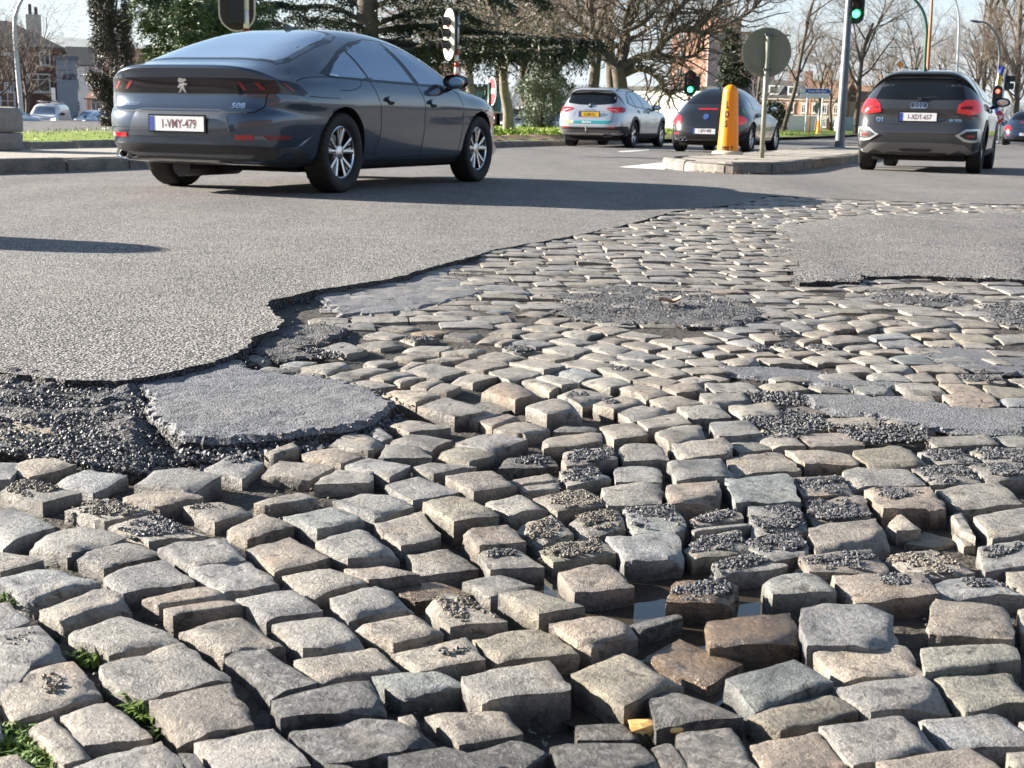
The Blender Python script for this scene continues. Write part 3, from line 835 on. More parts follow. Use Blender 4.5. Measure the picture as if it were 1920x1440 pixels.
# the old smooth layer that breaks off over the hole on the left
old = [(225,714),(300,704),(400,678),(440,671),(468,676),(462,690),(560,700),(650,712),(700,730),(742,752),(730,765),(690,790),(640,800),(600,806),(520,815),(420,820),(335,820),(300,790),(270,760),(285,740)]
sheet('asphalt_layer', pp(old, .016), .016, .005, .02, M_patch, bed, depth=.05, seed=14, edge_amp=.022, edge=.012, edge_drop=.012)
rub = [(-30,704),(75,711),(180,718),(240,716),(300,728),(290,760),(320,790),(345,818),(440,824),(540,818),(640,806),(700,790),(745,760),(752,785),(700,806),(610,818),(560,826),(470,842),(400,850),(300,862),(255,880),(170,872),(130,850),(60,845),(-30,840)]
def rub_z(x, y):
    ux, uy = to_px(Vector((x, y, 0)))
    k = max(0, min(1, (330 - ux) / 80)); e = max(0, min(1, (760 - uy) / 40))
    return -.030 + k * (.028 + .022 * e)
sheet('broken_asphalt', pp(rub, 0.0), 0, .017, .016, M_rubble, bed, depth=.03, seed=15, edge_amp=.02, edge=.015, zf=rub_z)
sheet('sand_patch', pp([(-30,795),(40,788),(90,800),(110,816),(60,830),(-30,822)], .004), .004, .010, .02, mat('sand', (.13, .11, .085), .95, base2=(.30, .25, .19), vscale=30, bump=.8, bscale=150, bdist=.004), bed, seed=16, edge_amp=.05)

# ---------------------------------------------------------------- gravel: crumbs of tar and grit
gr = random.Random(33)
OCT_V = [(1, 0, 0), (-1, 0, 0), (0, 1, 0), (0, -1, 0), (0, 0, 1), (0, 0, -1)]; OCT_F = [(0, 2, 4), (2, 1, 4), (1, 3, 4), (3, 0, 4), (2, 0, 5), (1, 2, 5), (3, 1, 5), (0, 3, 5)]
class Crumbs:
    def __init__(s): s.v = []; s.f = []
    def add(s, p, r):
        a, b, c = r * gr.uniform(.7, 1.4), r * gr.uniform(.7, 1.3), r * gr.uniform(.5, 1.0); M = Matrix.Rotation(gr.random() * 6.28, 3, (gr.random() - .5, gr.random() - .5, gr.random() + .1)); n = len(s.v)
        for v in OCT_V: q = M @ Vector((v[0] * a, v[1] * b, v[2] * c)); s.v.append((p.x + q.x, p.y + q.y, p.z + q.z))
        s.f += [(i + n, j + n, k + n) for i, j, k in OCT_F]
gA, gB = Crumbs(), Crumbs()
for c4, h, flag, cy, tint in gravel_spots:
    c = sum(c4, Vector()) / 4; big = {'G': .74, 's': .42, 'M': 1.0, 'p': .5}[flag]; A_ = ((c4[1] - c4[0]).length * (c4[3] - c4[0]).length)
    ou, ov = (gr.uniform(-.15, .15), gr.uniform(-.2, .12)) if flag != 's' else (gr.uniform(-.3, .4), gr.uniform(-.45, 0)); thr = {'G': -.30, 's': .02, 'M': -.5, 'p': .02}[flag]
    rr = .0027 if cy > 900 else .0034
    num = int(A_ / (rr * rr) * (1.05 if flag != 'p' else .35)); G_ = gB if (tint in 'wyv' and cy > 900 and gr.random() < .6) else gA; sd = gr.random() * 40
    for _ in range(num):
        u, v = gr.uniform(-1.12, 1.12), gr.uniform(-1.1, 1.1); d = math.hypot((u - ou) / (1.05 if flag == 'G' else .8), (v - ov) / (.95 if flag == 'G' else .7))
        nn_ = noise.noise(Vector((u * 1.6, v * 1.6, sd))) * .8 + noise.noise(Vector((u * 4, v * 4, sd))) * .5 - .62 * d * d + .28
        if nn_ < thr + gr.random() * .22: continue
        s, t = (u + 1) / 2, (v + 1) / 2
        p = (c4[0] * (1 - s) + c4[1] * s) * (1 - t) + (c4[3] * (1 - s) + c4[2] * s) * t; e_ = max(abs(u), abs(v))
        p.z = h + (.0012 if e_ < .9 else -.004 if e_ < 1.0 else -.016) + (.009 if flag == 'M' else .0042 if flag == 'G' else .0022 if flag == 's' else .0004) * max(0, min(1, nn_ + .2)) * gr.random()
        G_.add(p, rr * gr.uniform(.45, 1.5))
for v in hole_vis:
    if v.y < 9.5:
        for _ in range(3 if v.y < 5 else 1):
            dx, dy = gr.gauss(.012, .030), gr.gauss(-.012, .028); gA.add(Vector((v.x + dx, v.y + dy, gr.uniform(-.012, .012))), gr.uniform(.002, .0075))
for x, y, z in EDGE_PTS:
    if y < 7 and gr.random() < .9: gA.add(Vector((x + gr.gauss(0, .014), y + gr.gauss(0, .014), z + gr.uniform(-.012, .004))), gr.uniform(.002, .006))
def scatter(poly_px, num, r0, r1, zf, G_):
    q = [(x, y) for x, y in poly_px]; x0, x1 = min(v[0] for v in q), max(v[0] for v in q); y0, y1 = min(v[1] for v in q), max(v[1] for v in q); k = 0; tries = 0
    while k < num and tries < num * 20:
        tries += 1; x, y = gr.uniform(x0, x1), gr.uniform(y0, y1)
        if pip(x, y, q):
            p = P(x, y, 0); p.z = zf(p.x, p.y) + gr.random() * .006; G_.add(p, gr.uniform(r0, r1)); k += 1
scatter([(-20,730),(280,735),(300,790),(345,818),(640,810),(740,770),(755,790),(600,830),(440,850),(260,885),(150,872),(-20,845)], 3600, .002, .0065, rub_z, gA)
scatter([(335,822),(420,822),(520,817),(600,808),(690,792),(735,768),(760,775),(710,812),(620,832),(440,850),(330,850)], 1500, .003, .010, lambda x, y: -.03 + gr.random() * .02, gA)
scatter([(1390,865-80),(1500,770),(1560,800),(1480,830),(1400,815)], 420, .003, .006, lambda x, y: .001, gA)
scatter([(1390,778),(1545,778),(1545,800),(1400,800)], 350, .003, .006, lambda x, y: .001, gA)
scatter([(1545,800),(1740,800),(1740,830),(1620,835)], 600, .003, .006, lambda x, y: .002, gA)
scatter([(1400,738),(1500,738),(1500,762),(1420,765)], 300, .003, .006, lambda x, y: .002, gA)
scatter([(575,655),(650,655),(640,672),(580,675)], 120, .004, .008, lambda x, y: .0, gA)
scatter([(1030,560),(1290,540),(1430,585),(1350,606),(1100,598)], 900, .003, .006, lambda x, y: .009, gA)
scatter([(1610,548),(1800,558),(1780,572),(1650,562)], 400, .003, .007, lambda x, y: .009, gA)
scatter([(1835,577),(1930,572),(1930,608),(1870,600)], 400, .003, .007, lambda x, y: .009, gA)
scatter([(0,1440),(1920,1440),(1920,700),(700,700),(0,900)], 1500, .0015, .0035, lambda x, y: bed_z(x, y) + .004, gB)
o = mesh('tar_gravel', gA.v, gA.f, M_gravel); tag(o, kind='stuff'); o = mesh('sandy_gravel', gB.v, gB.f, M_gravel_b); tag(o, kind='stuff')

# ---------------------------------------------------------------- moss and weeds in the joints, small finds
mv, mf = [], []
def blade(v, f, p, l, w, lean, az):
    d = Vector((math.cos(az), math.sin(az), 0)); s = Vector((-d.y, d.x, 0)) * w; n = len(v)
    a = p; b = p + d * lean * l * .5 + Vector((0, 0, l * .6)); c = p + d * lean * l + Vector((0, 0, l * (.95 - .4 * lean)))
    v += [tuple(a - s), tuple(a + s), tuple(b + s * .8), tuple(b - s * .8), tuple(c)]; f += [(n, n + 1, n + 2, n + 3), (n + 3, n + 2, n + 4)]
for (x, y, rx, ry, num) in ((175, 1235, 28, 14, 150), (240, 1305, 14, 10, 70), (262, 1335, 16, 16, 110), (285, 1350, 12, 10, 50), (305, 1375, 14, 10, 40), (40, 1400, 55, 22, 330), (75, 1420, 30, 22, 170), (20, 1130, 22, 8, 70), (4, 1340, 12, 10, 60), (60, 1450, 40, 20, 150)):
    for _ in range(num):
        a = gr.random() * 6.28; d = math.sqrt(gr.random()); p = P(x + rx * d * math.cos(a), y + ry * d * math.sin(a), -.02); p.z = bed_z(p.x, p.y) + .005
        blade(mv, mf, p, gr.uniform(.012, .032), gr.uniform(.001, .0026), gr.uniform(.3, 1.2), gr.random() * 6.28)
o = mesh('moss', mv, mf, M_moss); tag(o, kind='stuff')
def leaf(name, x, y, z, sx, sy, rz, m, label):
    vs, fs = [], []; n = 9
    for j in range(n):
        t = j / (n - 1); w = math.sin(math.pi * min(1, t * 1.02 + .02)) ** .7 * sy * (1 + .25 * math.sin(t * 16))
        for i in (-1, -.5, 0, .5, 1): vs.append(((t - .5) * sx, i * w, .006 + .010 * abs(i) ** 1.5 + .006 * math.sin(t * 7 + i) + .012 * t * t))
    for j in range(n - 1):
        for i in range(4): a = j * 5 + i; fs.append((a, a + 1, a + 6, a + 5))
    n0 = len(vs); vs += [(v[0], v[1], v[2] - .0012) for v in vs]; fs += [tuple(n0 + i for i in reversed(f)) for f in list(fs)]
    o = mesh(name, vs, fs, m, smooth=True); o.location = P(x, y, z); o.rotation_euler = (0, 0, rz); tag(o, label, 'leaf'); return o
M_leaf = mat('dry_leaf', (.26, .16, .10), .7, base2=(.42, .29, .20), vscale=40, coord='obj')
leaf('dry_leaf', 1255, 570, .016, .085, .04, -.35, M_leaf, 'curled brown dry leaf lying on the dark coarse asphalt patch')
def chip(name, x, y, z, d, rz, m, label, cat='stone chip', seed=1):
    bm = bmesh.new(); bmesh.ops.create_icosphere(bm, subdivisions=2, radius=1)
    for v in bm.verts:
        k = 1 + .35 * noise.noise(v.co * 1.7 + Vector((seed, 0, 0))); v.co = Vector((v.co.x * d[0] * k, v.co.y * d[1] * k, v.co.z * d[2] * k))
    me = bpy.data.meshes.new(name); bm.to_mesh(me); bm.free(); o = link(name, me, m); o.location = P(x, y, z); o.rotation_euler = (.15, .1, rz); tag(o, label, cat); return o
M_chip = mat('orange_stone', (.62, .34, .10), .5, base2=(.75, .50, .22), vscale=50, coord='obj'); M_chipd = mat('dark_chip', (.05, .05, .04), .4, base2=(.15, .14, .10), vscale=60, coord='obj')
chip('stone_chip', 1212, 1362, -.012, (.026, .011, .007), .2, M_chip, 'long orange stone chip lying beside the puddle', seed=3)
chip('stone_chip', 1270, 1366, -.006, (.012, .007, .005), .3, M_chip, 'tiny orange chip to the right of the mossy lump', seed=9)
chip('pebble', 1208, 1385, -.03, (.016, .014, .012), .4, M_chipd, 'round black pebble under the long orange chip', 'pebble', seed=5)
chip('pebble', 1243, 1365, -.02, (.022, .018, .016), .9, mat('mossy_lump', (.07, .075, .03), .6, base2=(.36, .35, .22), vscale=70, coord='obj'), 'mossy speckled lump between two orange chips', 'pebble', seed=8)
# ================================================================ CARS
def paint(name, c, metal=.5, rough=.28): return mat(name, c, rough, metal, coat=1.0)
M_blue = paint('grey_blue_paint', (.052, .072, .105), .6, .22); M_silver = paint('silver_paint', (.52, .53, .55), .55, .3); M_black = paint('black_paint', (.016, .017, .020), .3)
M_grey = paint('dark_grey_paint', (.046, .047, .050), .4); M_whitep = paint('white_paint', (.74, .75, .76), 0, .35); M_navy = paint('navy_paint', (.03, .045, .08), .4); M_palesilver = paint('pale_silver_paint', (.42, .45, .50), .5, .3)
M_glass = mat('tinted_glass', (.22, .30, .42), .02, .32, spec=.5, coat=.5); M_glass.node_tree.nodes['Principled BSDF'].inputs['IOR'].default_value = 1.9; M_glass_dark = mat('dark_glass', (.006, .007, .008), .03, spec=.55)
M_trim = mat('black_trim', (.010, .010, .011), .22, spec=.5); M_plastic = mat('black_plastic', (.022, .022, .024), .55); M_gplastic = mat('grey_plastic', (.17, .165, .16), .5, metal=.3); M_rubber = mat('tyre_rubber', (.018, .017, .016), .8, bump=.4, bscale=120, coord='obj')
M_alloy = mat('wheel_alloy', (.55, .53, .54), .22, 1.0); M_alloy_dark = mat('wheel_dark', (.02, .02, .022), .35, .5); M_chrome = mat('chrome', (.75, .75, .77), .08, 1.0)
M_red = mat('red_lens', (.42, .012, .015), .12, coat=.8); M_redlit = mat('lit_red_lens', (.40, .012, .014), .15, coat=.8, emit=(1, .05, .03), es=.06); M_redglow = mat('red_light_bar', (.22, .014, .022), .25)
M_clear = mat('clear_lens', (.6, .62, .64), .08, spec=.8, coat=.8); M_plate = mat('number_plate_white', (.75, .74, .73), .4); M_plate_y = mat('number_plate_yellow', (.75, .43, .03), .4); M_euro = mat('plate_blue_band', (.02, .06, .35), .4); M_ruby = mat('plate_ruby_print', (.12, .008, .02), .5); M_ink = mat('black_print', (.01, .01, .01), .5)
M_gap = mat('panel_gap', (.004, .004, .005), .7); M_smoke = mat('smoked_lens', (.010, .009, .011), .14, spec=.4, coat=.25); M_mirror = mat('mirror_glass', (.55, .62, .66), .02, 1.0); M_headlit = mat('headlight_lens', (.75, .77, .8), .1, coat=1, emit=(1, .97, .9), es=.8)
M_teal = mat('teal_sticker', (.0, .28, .30), .4); M_yellow_st = mat('yellow_sticker', (.70, .55, .05), .4); M_whitest = mat('white_sticker', (.8, .8, .8), .4); M_well = mat('wheel_well', (.006, .006, .006), .95)

def lerp1(tab, x): return float(np.interp(x, [t[0] for t in tab], [t[1] for t in tab]))
def smooth_tab(tab, n=8):
    q = catmull(tab, n); q = sorted(((float(a), float(b)) for a, b in q), key=lambda t: t[0]); return q
class Car:
    def __init__(s, spec, name, label, group=None, paint_mat=None):
        s.sp = spec; s.root = empty(name); tag(s.root, label, 'car' if 'cat' not in spec else spec['cat'], group)
        s.paint = paint_mat or spec['paint']; s.L = spec['L']; s.make_body()
    def W(s, x, z):
        sp = s.sp; w = lerp1(s._plan, x) * lerp1(s._sec, z)
        for xa in (sp['ra'], sp['fa']):
            w += sp.get('haunch', .012) * math.exp(-((x - xa) / .42) ** 2 - ((z - .62) / .22) ** 2)
        return w
    def make_body(s):
        sp = s.sp; s._plan = smooth_tab(sp['plan']); s._sec = smooth_tab(sp['sec'])
        sil = catmull(sp['prof'], sp.get('n', 7), closed=True); sil = np.array(sil); Nn = len(sil); x0, x1 = sil[:, 0].min(), sil[:, 0].max()
        zm = sp.get('zm', .58); xr, xf = x0 + sp.get('rin', .75), x1 - sp.get('fin', .85); K = 70; Mr = 26
        ts = [(k / Mr) ** 2.1 for k in range(Mr)]
        V = []; Fs = []; rings = []
        sp_id = [min(K, max(0, int(round((min(max(q[0], xr), xf) - xr) / (xf - xr) * K)))) for q in sil]
        spine = [(xr + (xf - xr) * i / K, zm) for i in range(K + 1)]
        pr, pf, pt = sp.get('p_rear', 4.2), sp.get('p_front', 3.6), sp.get('p_top', 3.4)
        def half(sy):
            rings_ = []
            for ti, t in enumerate(ts):
                rr = []
                for i, q in enumerate(sil):
                    c = spine[sp_id[i]]; x, z = q[0] + (c[0] - q[0]) * t, q[1] + (c[1] - q[1]) * t
                    wr = max(0, 1 - (q[0] - x0) / .5); wf = max(0, 1 - (x1 - q[0]) / .6); p = pt * (1 - wr) * (1 - wf) + pr * wr + pf * wf
                    if q[1] < .26: p = max(p, 9)
                    f = (1 - (1 - t) ** p) ** (1 / p)
                    if ti == 0:
                        if sy > 0: rr.append(len(V)); V.append((x, 0, z))
                        else: rr.append(s._r0[i])
                    else:
                        rr.append(len(V)); V.append((x, sy * s.W(x, z) * f, z))
                rings_.append(rr)
                if ti == 0 and sy > 0: s._r0 = rr
            sid = []
            for c in spine: sid.append(len(V)); V.append((c[0], sy * s.W(c[0], c[1]), c[1]))
            for a, b in zip(rings_[:-1], rings_[1:]):
                for i in range(Nn):
                    j = (i + 1) % Nn; f = (a[i], a[j], b[j], b[i]); Fs.append(f if sy > 0 else f[::-1])
            a = rings_[-1]
            for i in range(Nn):
                j = (i + 1) % Nn; p_, q_ = sp_id[i], sp_id[j]; st = 1 if q_ >= p_ else -1
                f = [a[i], a[j]] + [sid[k] for k in range(q_, p_ - st, -st)] if p_ != q_ else [a[i], a[j], sid[p_]]
                Fs.append(tuple(f) if sy > 0 else tuple(f[::-1]))
        half(1); half(-1)
        bm = bmesh.new(); bv = [bm.verts.new(v) for v in V]
        for f in Fs:
            try: bm.faces.new([bv[i] for i in f])
            except ValueError: pass
        bmesh.ops.recalc_face_normals(bm, faces=bm.faces[:]); bmesh.ops.triangulate(bm, faces=[f for f in bm.faces if len(f.verts) > 4])
        s.bvh = BVHTree.FromBMesh(bm)
        me = bpy.data.meshes.new('body'); bm.to_mesh(me); bm.free()
        tmp = bpy.data.objects.new('tmp_body', me); COL.objects.link(tmp)
        cb = MB(); wr_ = sp['wr'] + sp.get('gapr', .045)
        for xa in (sp['ra'], sp['fa']):
            for sy in (-1, 1):
                M = Matrix.Translation((xa, sy * 1.25, sp['wr'] + sp.get('arch_up', .0))) @ Matrix.Rotation(R(90) * sy, 4, 'X')
                cb.lathe([(wr_, 0), (wr_, .72)], 56, 0, M, cap=True)
        cut = cb.build('tmp_cut', M_well)
        bmc = bmesh.new(); bmc.from_mesh(cut.data); bmesh.ops.recalc_face_normals(bmc, faces=bmc.faces[:]); bmc.to_mesh(cut.data); bmc.free()
        md = tmp.modifiers.new('b', 'BOOLEAN'); md.operation = 'DIFFERENCE'; md.object = cut; md.solver = 'MANIFOLD' if sp.get('solver', 1) else 'EXACT'
        dg = bpy.context.evaluated_depsgraph_get(); me2 = bpy.data.meshes.new_from_object(tmp.evaluated_get(dg)); me2.name = 'body'
        bpy.data.objects.remove(tmp); bpy.data.objects.remove(cut)
        me2.materials.clear(); o = link('body', me2, [s.paint, M_well, M_plastic], s.root); s.body = o
        idx = []
        for p in me2.polygons:
            c = p.center; k = 0
            for xa in (sp['ra'], sp['fa']):
                if math.hypot(c.x - xa, c.z - sp['wr'] - sp.get('arch_up', .0)) < wr_ + .004 and abs(c.y) > .45: k = 1
            if c.z < sp.get('zbot', .235): k = 2 if not k else k
            idx.append(k)
        me2.polygons.foreach_set('material_index', idx); me2.polygons.foreach_set('use_smooth', [True] * len(idx))
        try: me2.set_sharp_from_angle(angle=R(38))
        except Exception: pass
    def hit(s, a, b, view):
        if view in ('R', 'L'): sy = -1 if view == 'R' else 1; o, d = Vector((a, sy * 3, b)), Vector((0, -sy, 0))
        elif view == 'B': o, d = Vector((-3, a, b)), Vector((1, 0, 0))
        elif view == 'F': o, d = Vector((s.L + 3, a, b)), Vector((-1, 0, 0))
        else: o, d = Vector((a, b, 4)), Vector((0, 0, -1))
        h = s.bvh.ray_cast(o, d)
        if h[0] is None: return None, d
        return h[0], d
    def patch(s, name, poly, view, m, off=.004, step=.06, rnd_=0, parent=None, both=False, label=None, mirror=False):
        """A panel that follows the body's surface, outlined in side / rear / front / top view."""
        out = None
        for vw in (('R', 'L') if both else (view,)):
            pl = [tuple(p) for p in poly]
            if mirror: pl = [(-a, b) for a, b in pl]
            if rnd_: pl = [tuple(p) for p in catmull(pl, rnd_, closed=True)]
            q = []
            for i in range(len(pl)):
                a, b = np.array(pl[i]), np.array(pl[(i + 1) % len(pl)]); k = max(1, int(np.linalg.norm(b - a) / step + .5))
                q += [tuple(a + (b - a) * j / k) for j in range(k)]
            nb = len(q); xs = [p[0] for p in q]; ys = [p[1] for p in q]; pts = list(q)
            x = min(xs) + step / 2
            while x < max(xs):
                y = min(ys) + step / 2
                while y < max(ys):
                    if pip(x, y, q) and min((x - a) ** 2 + (y - b) ** 2 for a, b in q) > (step * .45) ** 2: pts.append((x, y))
                    y += step
                x += step
            res = delaunay_2d_cdt([Vector(p) for p in pts], [(i, (i + 1) % nb) for i in range(nb)], [tuple(range(nb))], 1, 1e-6)
            vs, ok = [], []; ds = None; last = None
            hits = []
            for v in res[0]:
                h, d = s.hit(v.x, v.y, vw); hits.append(h); ds = d
            good = [h for h in hits if h is not None]
            if not good: continue
            for v, h in zip(res[0], hits):
                if h is None:
                    h = min(good, key=lambda g: (((g.x, g.z) if vw in 'RL' else (g.y, g.z) if vw in 'BF' else (g.x, g.y))[0] - v.x) ** 2 + (((g.x, g.z) if vw in 'RL' else (g.y, g.z) if vw in 'BF' else (g.x, g.y))[1] - v.y) ** 2)
                vs.append(h - ds * off)
            fs = [tuple(f) for f in res[2]]
            o2n = {}
            for k, oo in enumerate(res[3]):
                for t in oo:
                    if t < nb: o2n[t] = k
            n1 = len(vs)
            for i in range(nb):
                a, b = o2n.get(i), o2n.get((i + 1) % nb)
                if a is None or b is None or a == b: continue
                n = len(vs); vs += [vs[a], vs[b], vs[a] + ds * (off + .012), vs[b] + ds * (off + .012)]; fs.append((n, n + 2, n + 3, n + 1))
            out = mesh(name, vs, fs, m, parent or s.root)
            bm = bmesh.new(); bm.from_mesh(out.data)
            cen = Vector((s.L / 2, 0, .6))
            for f in bm.faces:
                f.normal_update()
                if f.normal.dot(-ds) < 0 and abs(f.normal.dot(ds)) > .02: f.normal_flip()
                f.smooth = True
            bm.to_mesh(out.data); bm.free()
            if label: out['label'] = label
        return out
    def strip(s, pts, view, w=.007, off=.0015, m=None, name='panel_gap', both=False, sm=0, mb=None):
        for vw in (('R', 'L') if both else (view,)):
            p = [tuple(a) for a in (catmull(pts, sm) if sm else pts)]; q = []
            for a, b in zip(p[:-1], p[1:]):
                a, b = np.array(a, float), np.array(b, float); k = max(1, int(np.linalg.norm(b - a) / .05)); q += [a + (b - a) * j / k for j in range(k)]
            q.append(np.array(p[-1], float)); vs = []
            for i, a in enumerate(q):
                t = q[min(i + 1, len(q) - 1)] - q[max(i - 1, 0)]; t = t / (np.linalg.norm(t) + 1e-9); nn = np.array((-t[1], t[0])) * w / 2
                for sgn in (1, -1):
                    h, d = s.hit(*(a + nn * sgn), vw)
                    if h is None: h, d = s.hit(*a, vw)
                    vs.append((h - d * off) if h is not None else (Vector(vs[-1]) if vs else Vector((0, 0, .5))))
            fs = [(2 * i, 2 * i + 1, 2 * i + 3, 2 * i + 2) for i in range(len(q) - 1)]
            if mb is not None: mb.add(vs, fs)
            else: mesh(name, vs, fs, m or M_gap, s.root)
    def text(s, txt, size, a, b, view='B', m=None, name='badge_lettering', off=.004, sx=1.0, parent=None, skew=0):
        vs, fs = text_geo(txt, size, sx); out = []
        for v in vs:
            u, w = v[0] + skew * v[1], v[1]
            h, d = s.hit(a - u if view == 'B' else a + u, b + w, view)
            out.append((h - d * off) if h is not None else Vector((0, 0, .5)))
        n = len(out); return mesh(name, out, fs, m or M_chrome, parent or s.root)
    def wheels(s, style, rim_m=None, width=.225):
        sp = s.sp; R_ = sp['wr']
        for xa in (sp['ra'], sp['fa']):
            for sy in (-1, 1):
                o = wheel(R_, width, style, rim_m); o.parent = s.root; o.location = (xa, sy * (sp['track'] / 2), R_)
                o.rotation_euler = (0, 0, 0 if sy < 0 else math.pi)
    def plate(s, txt, z, y=0.0, m=None, ink=None, tilt=0.0, w=.52, h=.115, view='B', band=True):
        hx = s.hit(y, z, view)[0]; x = hx.x + (-.012 if view == 'B' else .012)
        pl = MB(); M = Matrix.Rotation(tilt, 3, 'Y'); pl.box((x, y, z), (.012, w + .03, h + .03), M=M); base = pl.build('plate_holder', M_trim, s.root)
        sg = -1 if view == 'B' else 1
        p2 = MB(); p2.box((x + sg * .008, y, z), (.006, w, h), M=M); po = p2.build('number_plate', m or M_plate, s.root)
        if band: p3 = MB(); p3.box((x + sg * .0118, y - sg * (w / 2 - .022), z), (.002, .044, h - .004), M=M); p3.build('country_band', M_euro, po)
        vs, fs = text_geo(txt, h * .86, .74, .006); ofs = .025 if band else 0
        out = [Vector((x + sg * .0122, y + sg * (v[0] + ofs), z + v[1])) for v in vs]
        mesh('plate_lettering', out, fs, ink or M_ruby, po)
        return po
    def place(s, x, y, head, z=.03):
        # origin of the local frame is the rear bumper; move so that the rear axle lands on (x, y)
        a = R(90 - head); ra = s.sp['ra']; s.root.location = (x - ra * math.cos(a), y - ra * math.sin(a), z); s.root.rotation_euler = (0, 0, a)
def text_geo(txt, size, sx=1.0, bold=.022):
    """Letters as flat geometry, centred on the origin."""
    cu = bpy.data.curves.new('t', 'FONT'); cu.body = txt; cu.size = size; cu.align_x = 'CENTER'; cu.align_y = 'CENTER'; cu.resolution_u = 3; cu.offset = size * bold
    ob = bpy.data.objects.new('t', cu); COL.objects.link(ob); dg = bpy.context.evaluated_depsgraph_get(); me = bpy.data.meshes.new_from_object(ob.evaluated_get(dg))
    bm = bmesh.new(); bm.from_mesh(me); bmesh.ops.triangulate(bm, faces=bm.faces[:]); bmesh.ops.remove_doubles(bm, verts=bm.verts[:], dist=1e-5)
    bm.verts.index_update(); vs = [(v.co.x * sx, v.co.y) for v in bm.verts]; fs = [tuple(v.index for v in f.verts) for f in bm.faces]
    xs = [v[0] for v in vs]; ys = [v[1] for v in vs]; cx, cy = (min(xs) + max(xs)) / 2, (min(ys) + max(ys)) / 2
    bm.free(); bpy.data.objects.remove(ob); bpy.data.curves.remove(cu); bpy.data.meshes.remove(me)
    return [(a - cx, b - cy) for a, b in vs], fs
WHEELS = {}
def wheel(Rr, width, style, rim_m=None):
    """Tyre with tread blocks; the rim (barrel, lip, spokes, hub) and the brake disc hang on it. Outer side is -y."""
    key = (Rr, width, style, rim_m.name if rim_m else '')
    if key in WHEELS: return copy_tree(WHEELS[key])
    hw = width / 2; M = Matrix.Rotation(R(90), 4, 'X')        # local z of the lathe -> -y
    rr = .665 if style != 'steel' else .62
    t = MB(); prof = [(rr * Rr, .70 * hw), (.70 * Rr, .86 * hw), (.76 * Rr, .97 * hw), (.84 * Rr, hw), (.92 * Rr, .985 * hw), (.968 * Rr, .91 * hw), (.99 * Rr, .80 * hw), (Rr, .55 * hw), (Rr, .12 * hw), (Rr, -.12 * hw), (Rr, -.55 * hw), (.99 * Rr, -.80 * hw), (.968 * Rr, -.91 * hw), (.92 * Rr, -.985 * hw), (.84 * Rr, -hw), (.72 * Rr, -.9 * hw), (rr * Rr, -.7 * hw)]
    t.lathe(prof, 96, 0, M, ripple=lambda i, j: (-.012 if (j + i) % 3 == 0 else 0) if 5 <= i <= 12 else 0)
    o = t.build('wheel', M_rubber); sharp(o, 50)
    b = MB(); b.lathe([(rr * Rr + .002, .70 * hw), (rr * Rr - .010, .74 * hw), (rr * Rr - .022, .66 * hw)], 64, 0, M)
    rm = rim_m or M_alloy
    def bar(a0, r0, a1, r1, w0, w1, y0, y1, th=.018):
        p0 = Vector((math.cos(a0) * r0, 0, math.sin(a0) * r0)); p1 = Vector((math.cos(a1) * r1, 0, math.sin(a1) * r1)); d = (p1 - p0).normalized(); n = Vector((-d.z, 0, d.x))
        vs = []
        for p, w, y in ((p0, w0, y0), (p1, w1, y1)):
            for sg, dy in ((-1, th), (-1, .003), (-.7, 0), (.7, 0), (1, .003), (1, th)): vs.append(p + n * w / 2 * sg + Vector((0, -y + dy, 0)))
        fs = [(i, (i + 1) % 6, 6 + (i + 1) % 6, 6 + i) for i in range(6)]; b.add(vs, fs)
    rj = rr * Rr - .018
    if style == 'twin':        # five pairs of slim diverging spokes
        for k in range(5):
            a = k * 2 * math.pi / 5 + .3
            for sg in (-1, 1): bar(a + sg * .12, .05, a + sg * .27, rj, .030, .040, .58 * hw, .72 * hw); bar(a + sg * .10, .05, a + sg * .10, rj * .985, .010, .016, .50 * hw, .60 * hw)
    elif style == 'five':
        for k in range(5):
            a = k * 2 * math.pi / 5 + .5
            for sg in (-1, 1): bar(a + sg * .25, .05, a + sg * .13, rj, .05, .045, .6 * hw, .7 * hw)
    elif style == 'multi':
        for k in range(10):
            a = k * 2 * math.pi / 10; bar(a, .05, a, rj, .03, .034, .6 * hw, .7 * hw)
    else:
        for k in range(7):
            a = k * 2 * math.pi / 7; bar(a, .05, a, rj, .07, .07, .6 * hw, .66 * hw)
    b.lathe([(.001, .66 * hw), (.035, .65 * hw), (.062, .58 * hw), (.075, .40 * hw)], 24, 0, M)
    ro = b.build('rim', rm, o); sharp(ro, 30)
    d = MB(); d.lathe([(rr * Rr - .006, .7 * hw), (rr * Rr - .03, .3 * hw), (rr * Rr - .04, -.2 * hw), (.001, -.2 * hw)], 40, 0, M); d.build('rim_barrel', M_alloy_dark, o, smooth=True)
    dd = MB(); dd.lathe([(.001, .02 * hw), (.15, .02 * hw), (.15, -.1 * hw)], 32, 0, M); dd.build('brake_disc', mat('brake_steel', (.25, .24, .23), .35, 1.0) if 'brake_steel' not in bpy.data.materials else bpy.data.materials['brake_steel'], o)
    ins = MB(); ins.lathe([(rr * Rr, -.7 * hw), (.001, -.68 * hw)], 32, 0, M); ins.build('inner_rim', bpy.data.materials['wheel_dark'], o)
    WHEELS[key] = o; return o
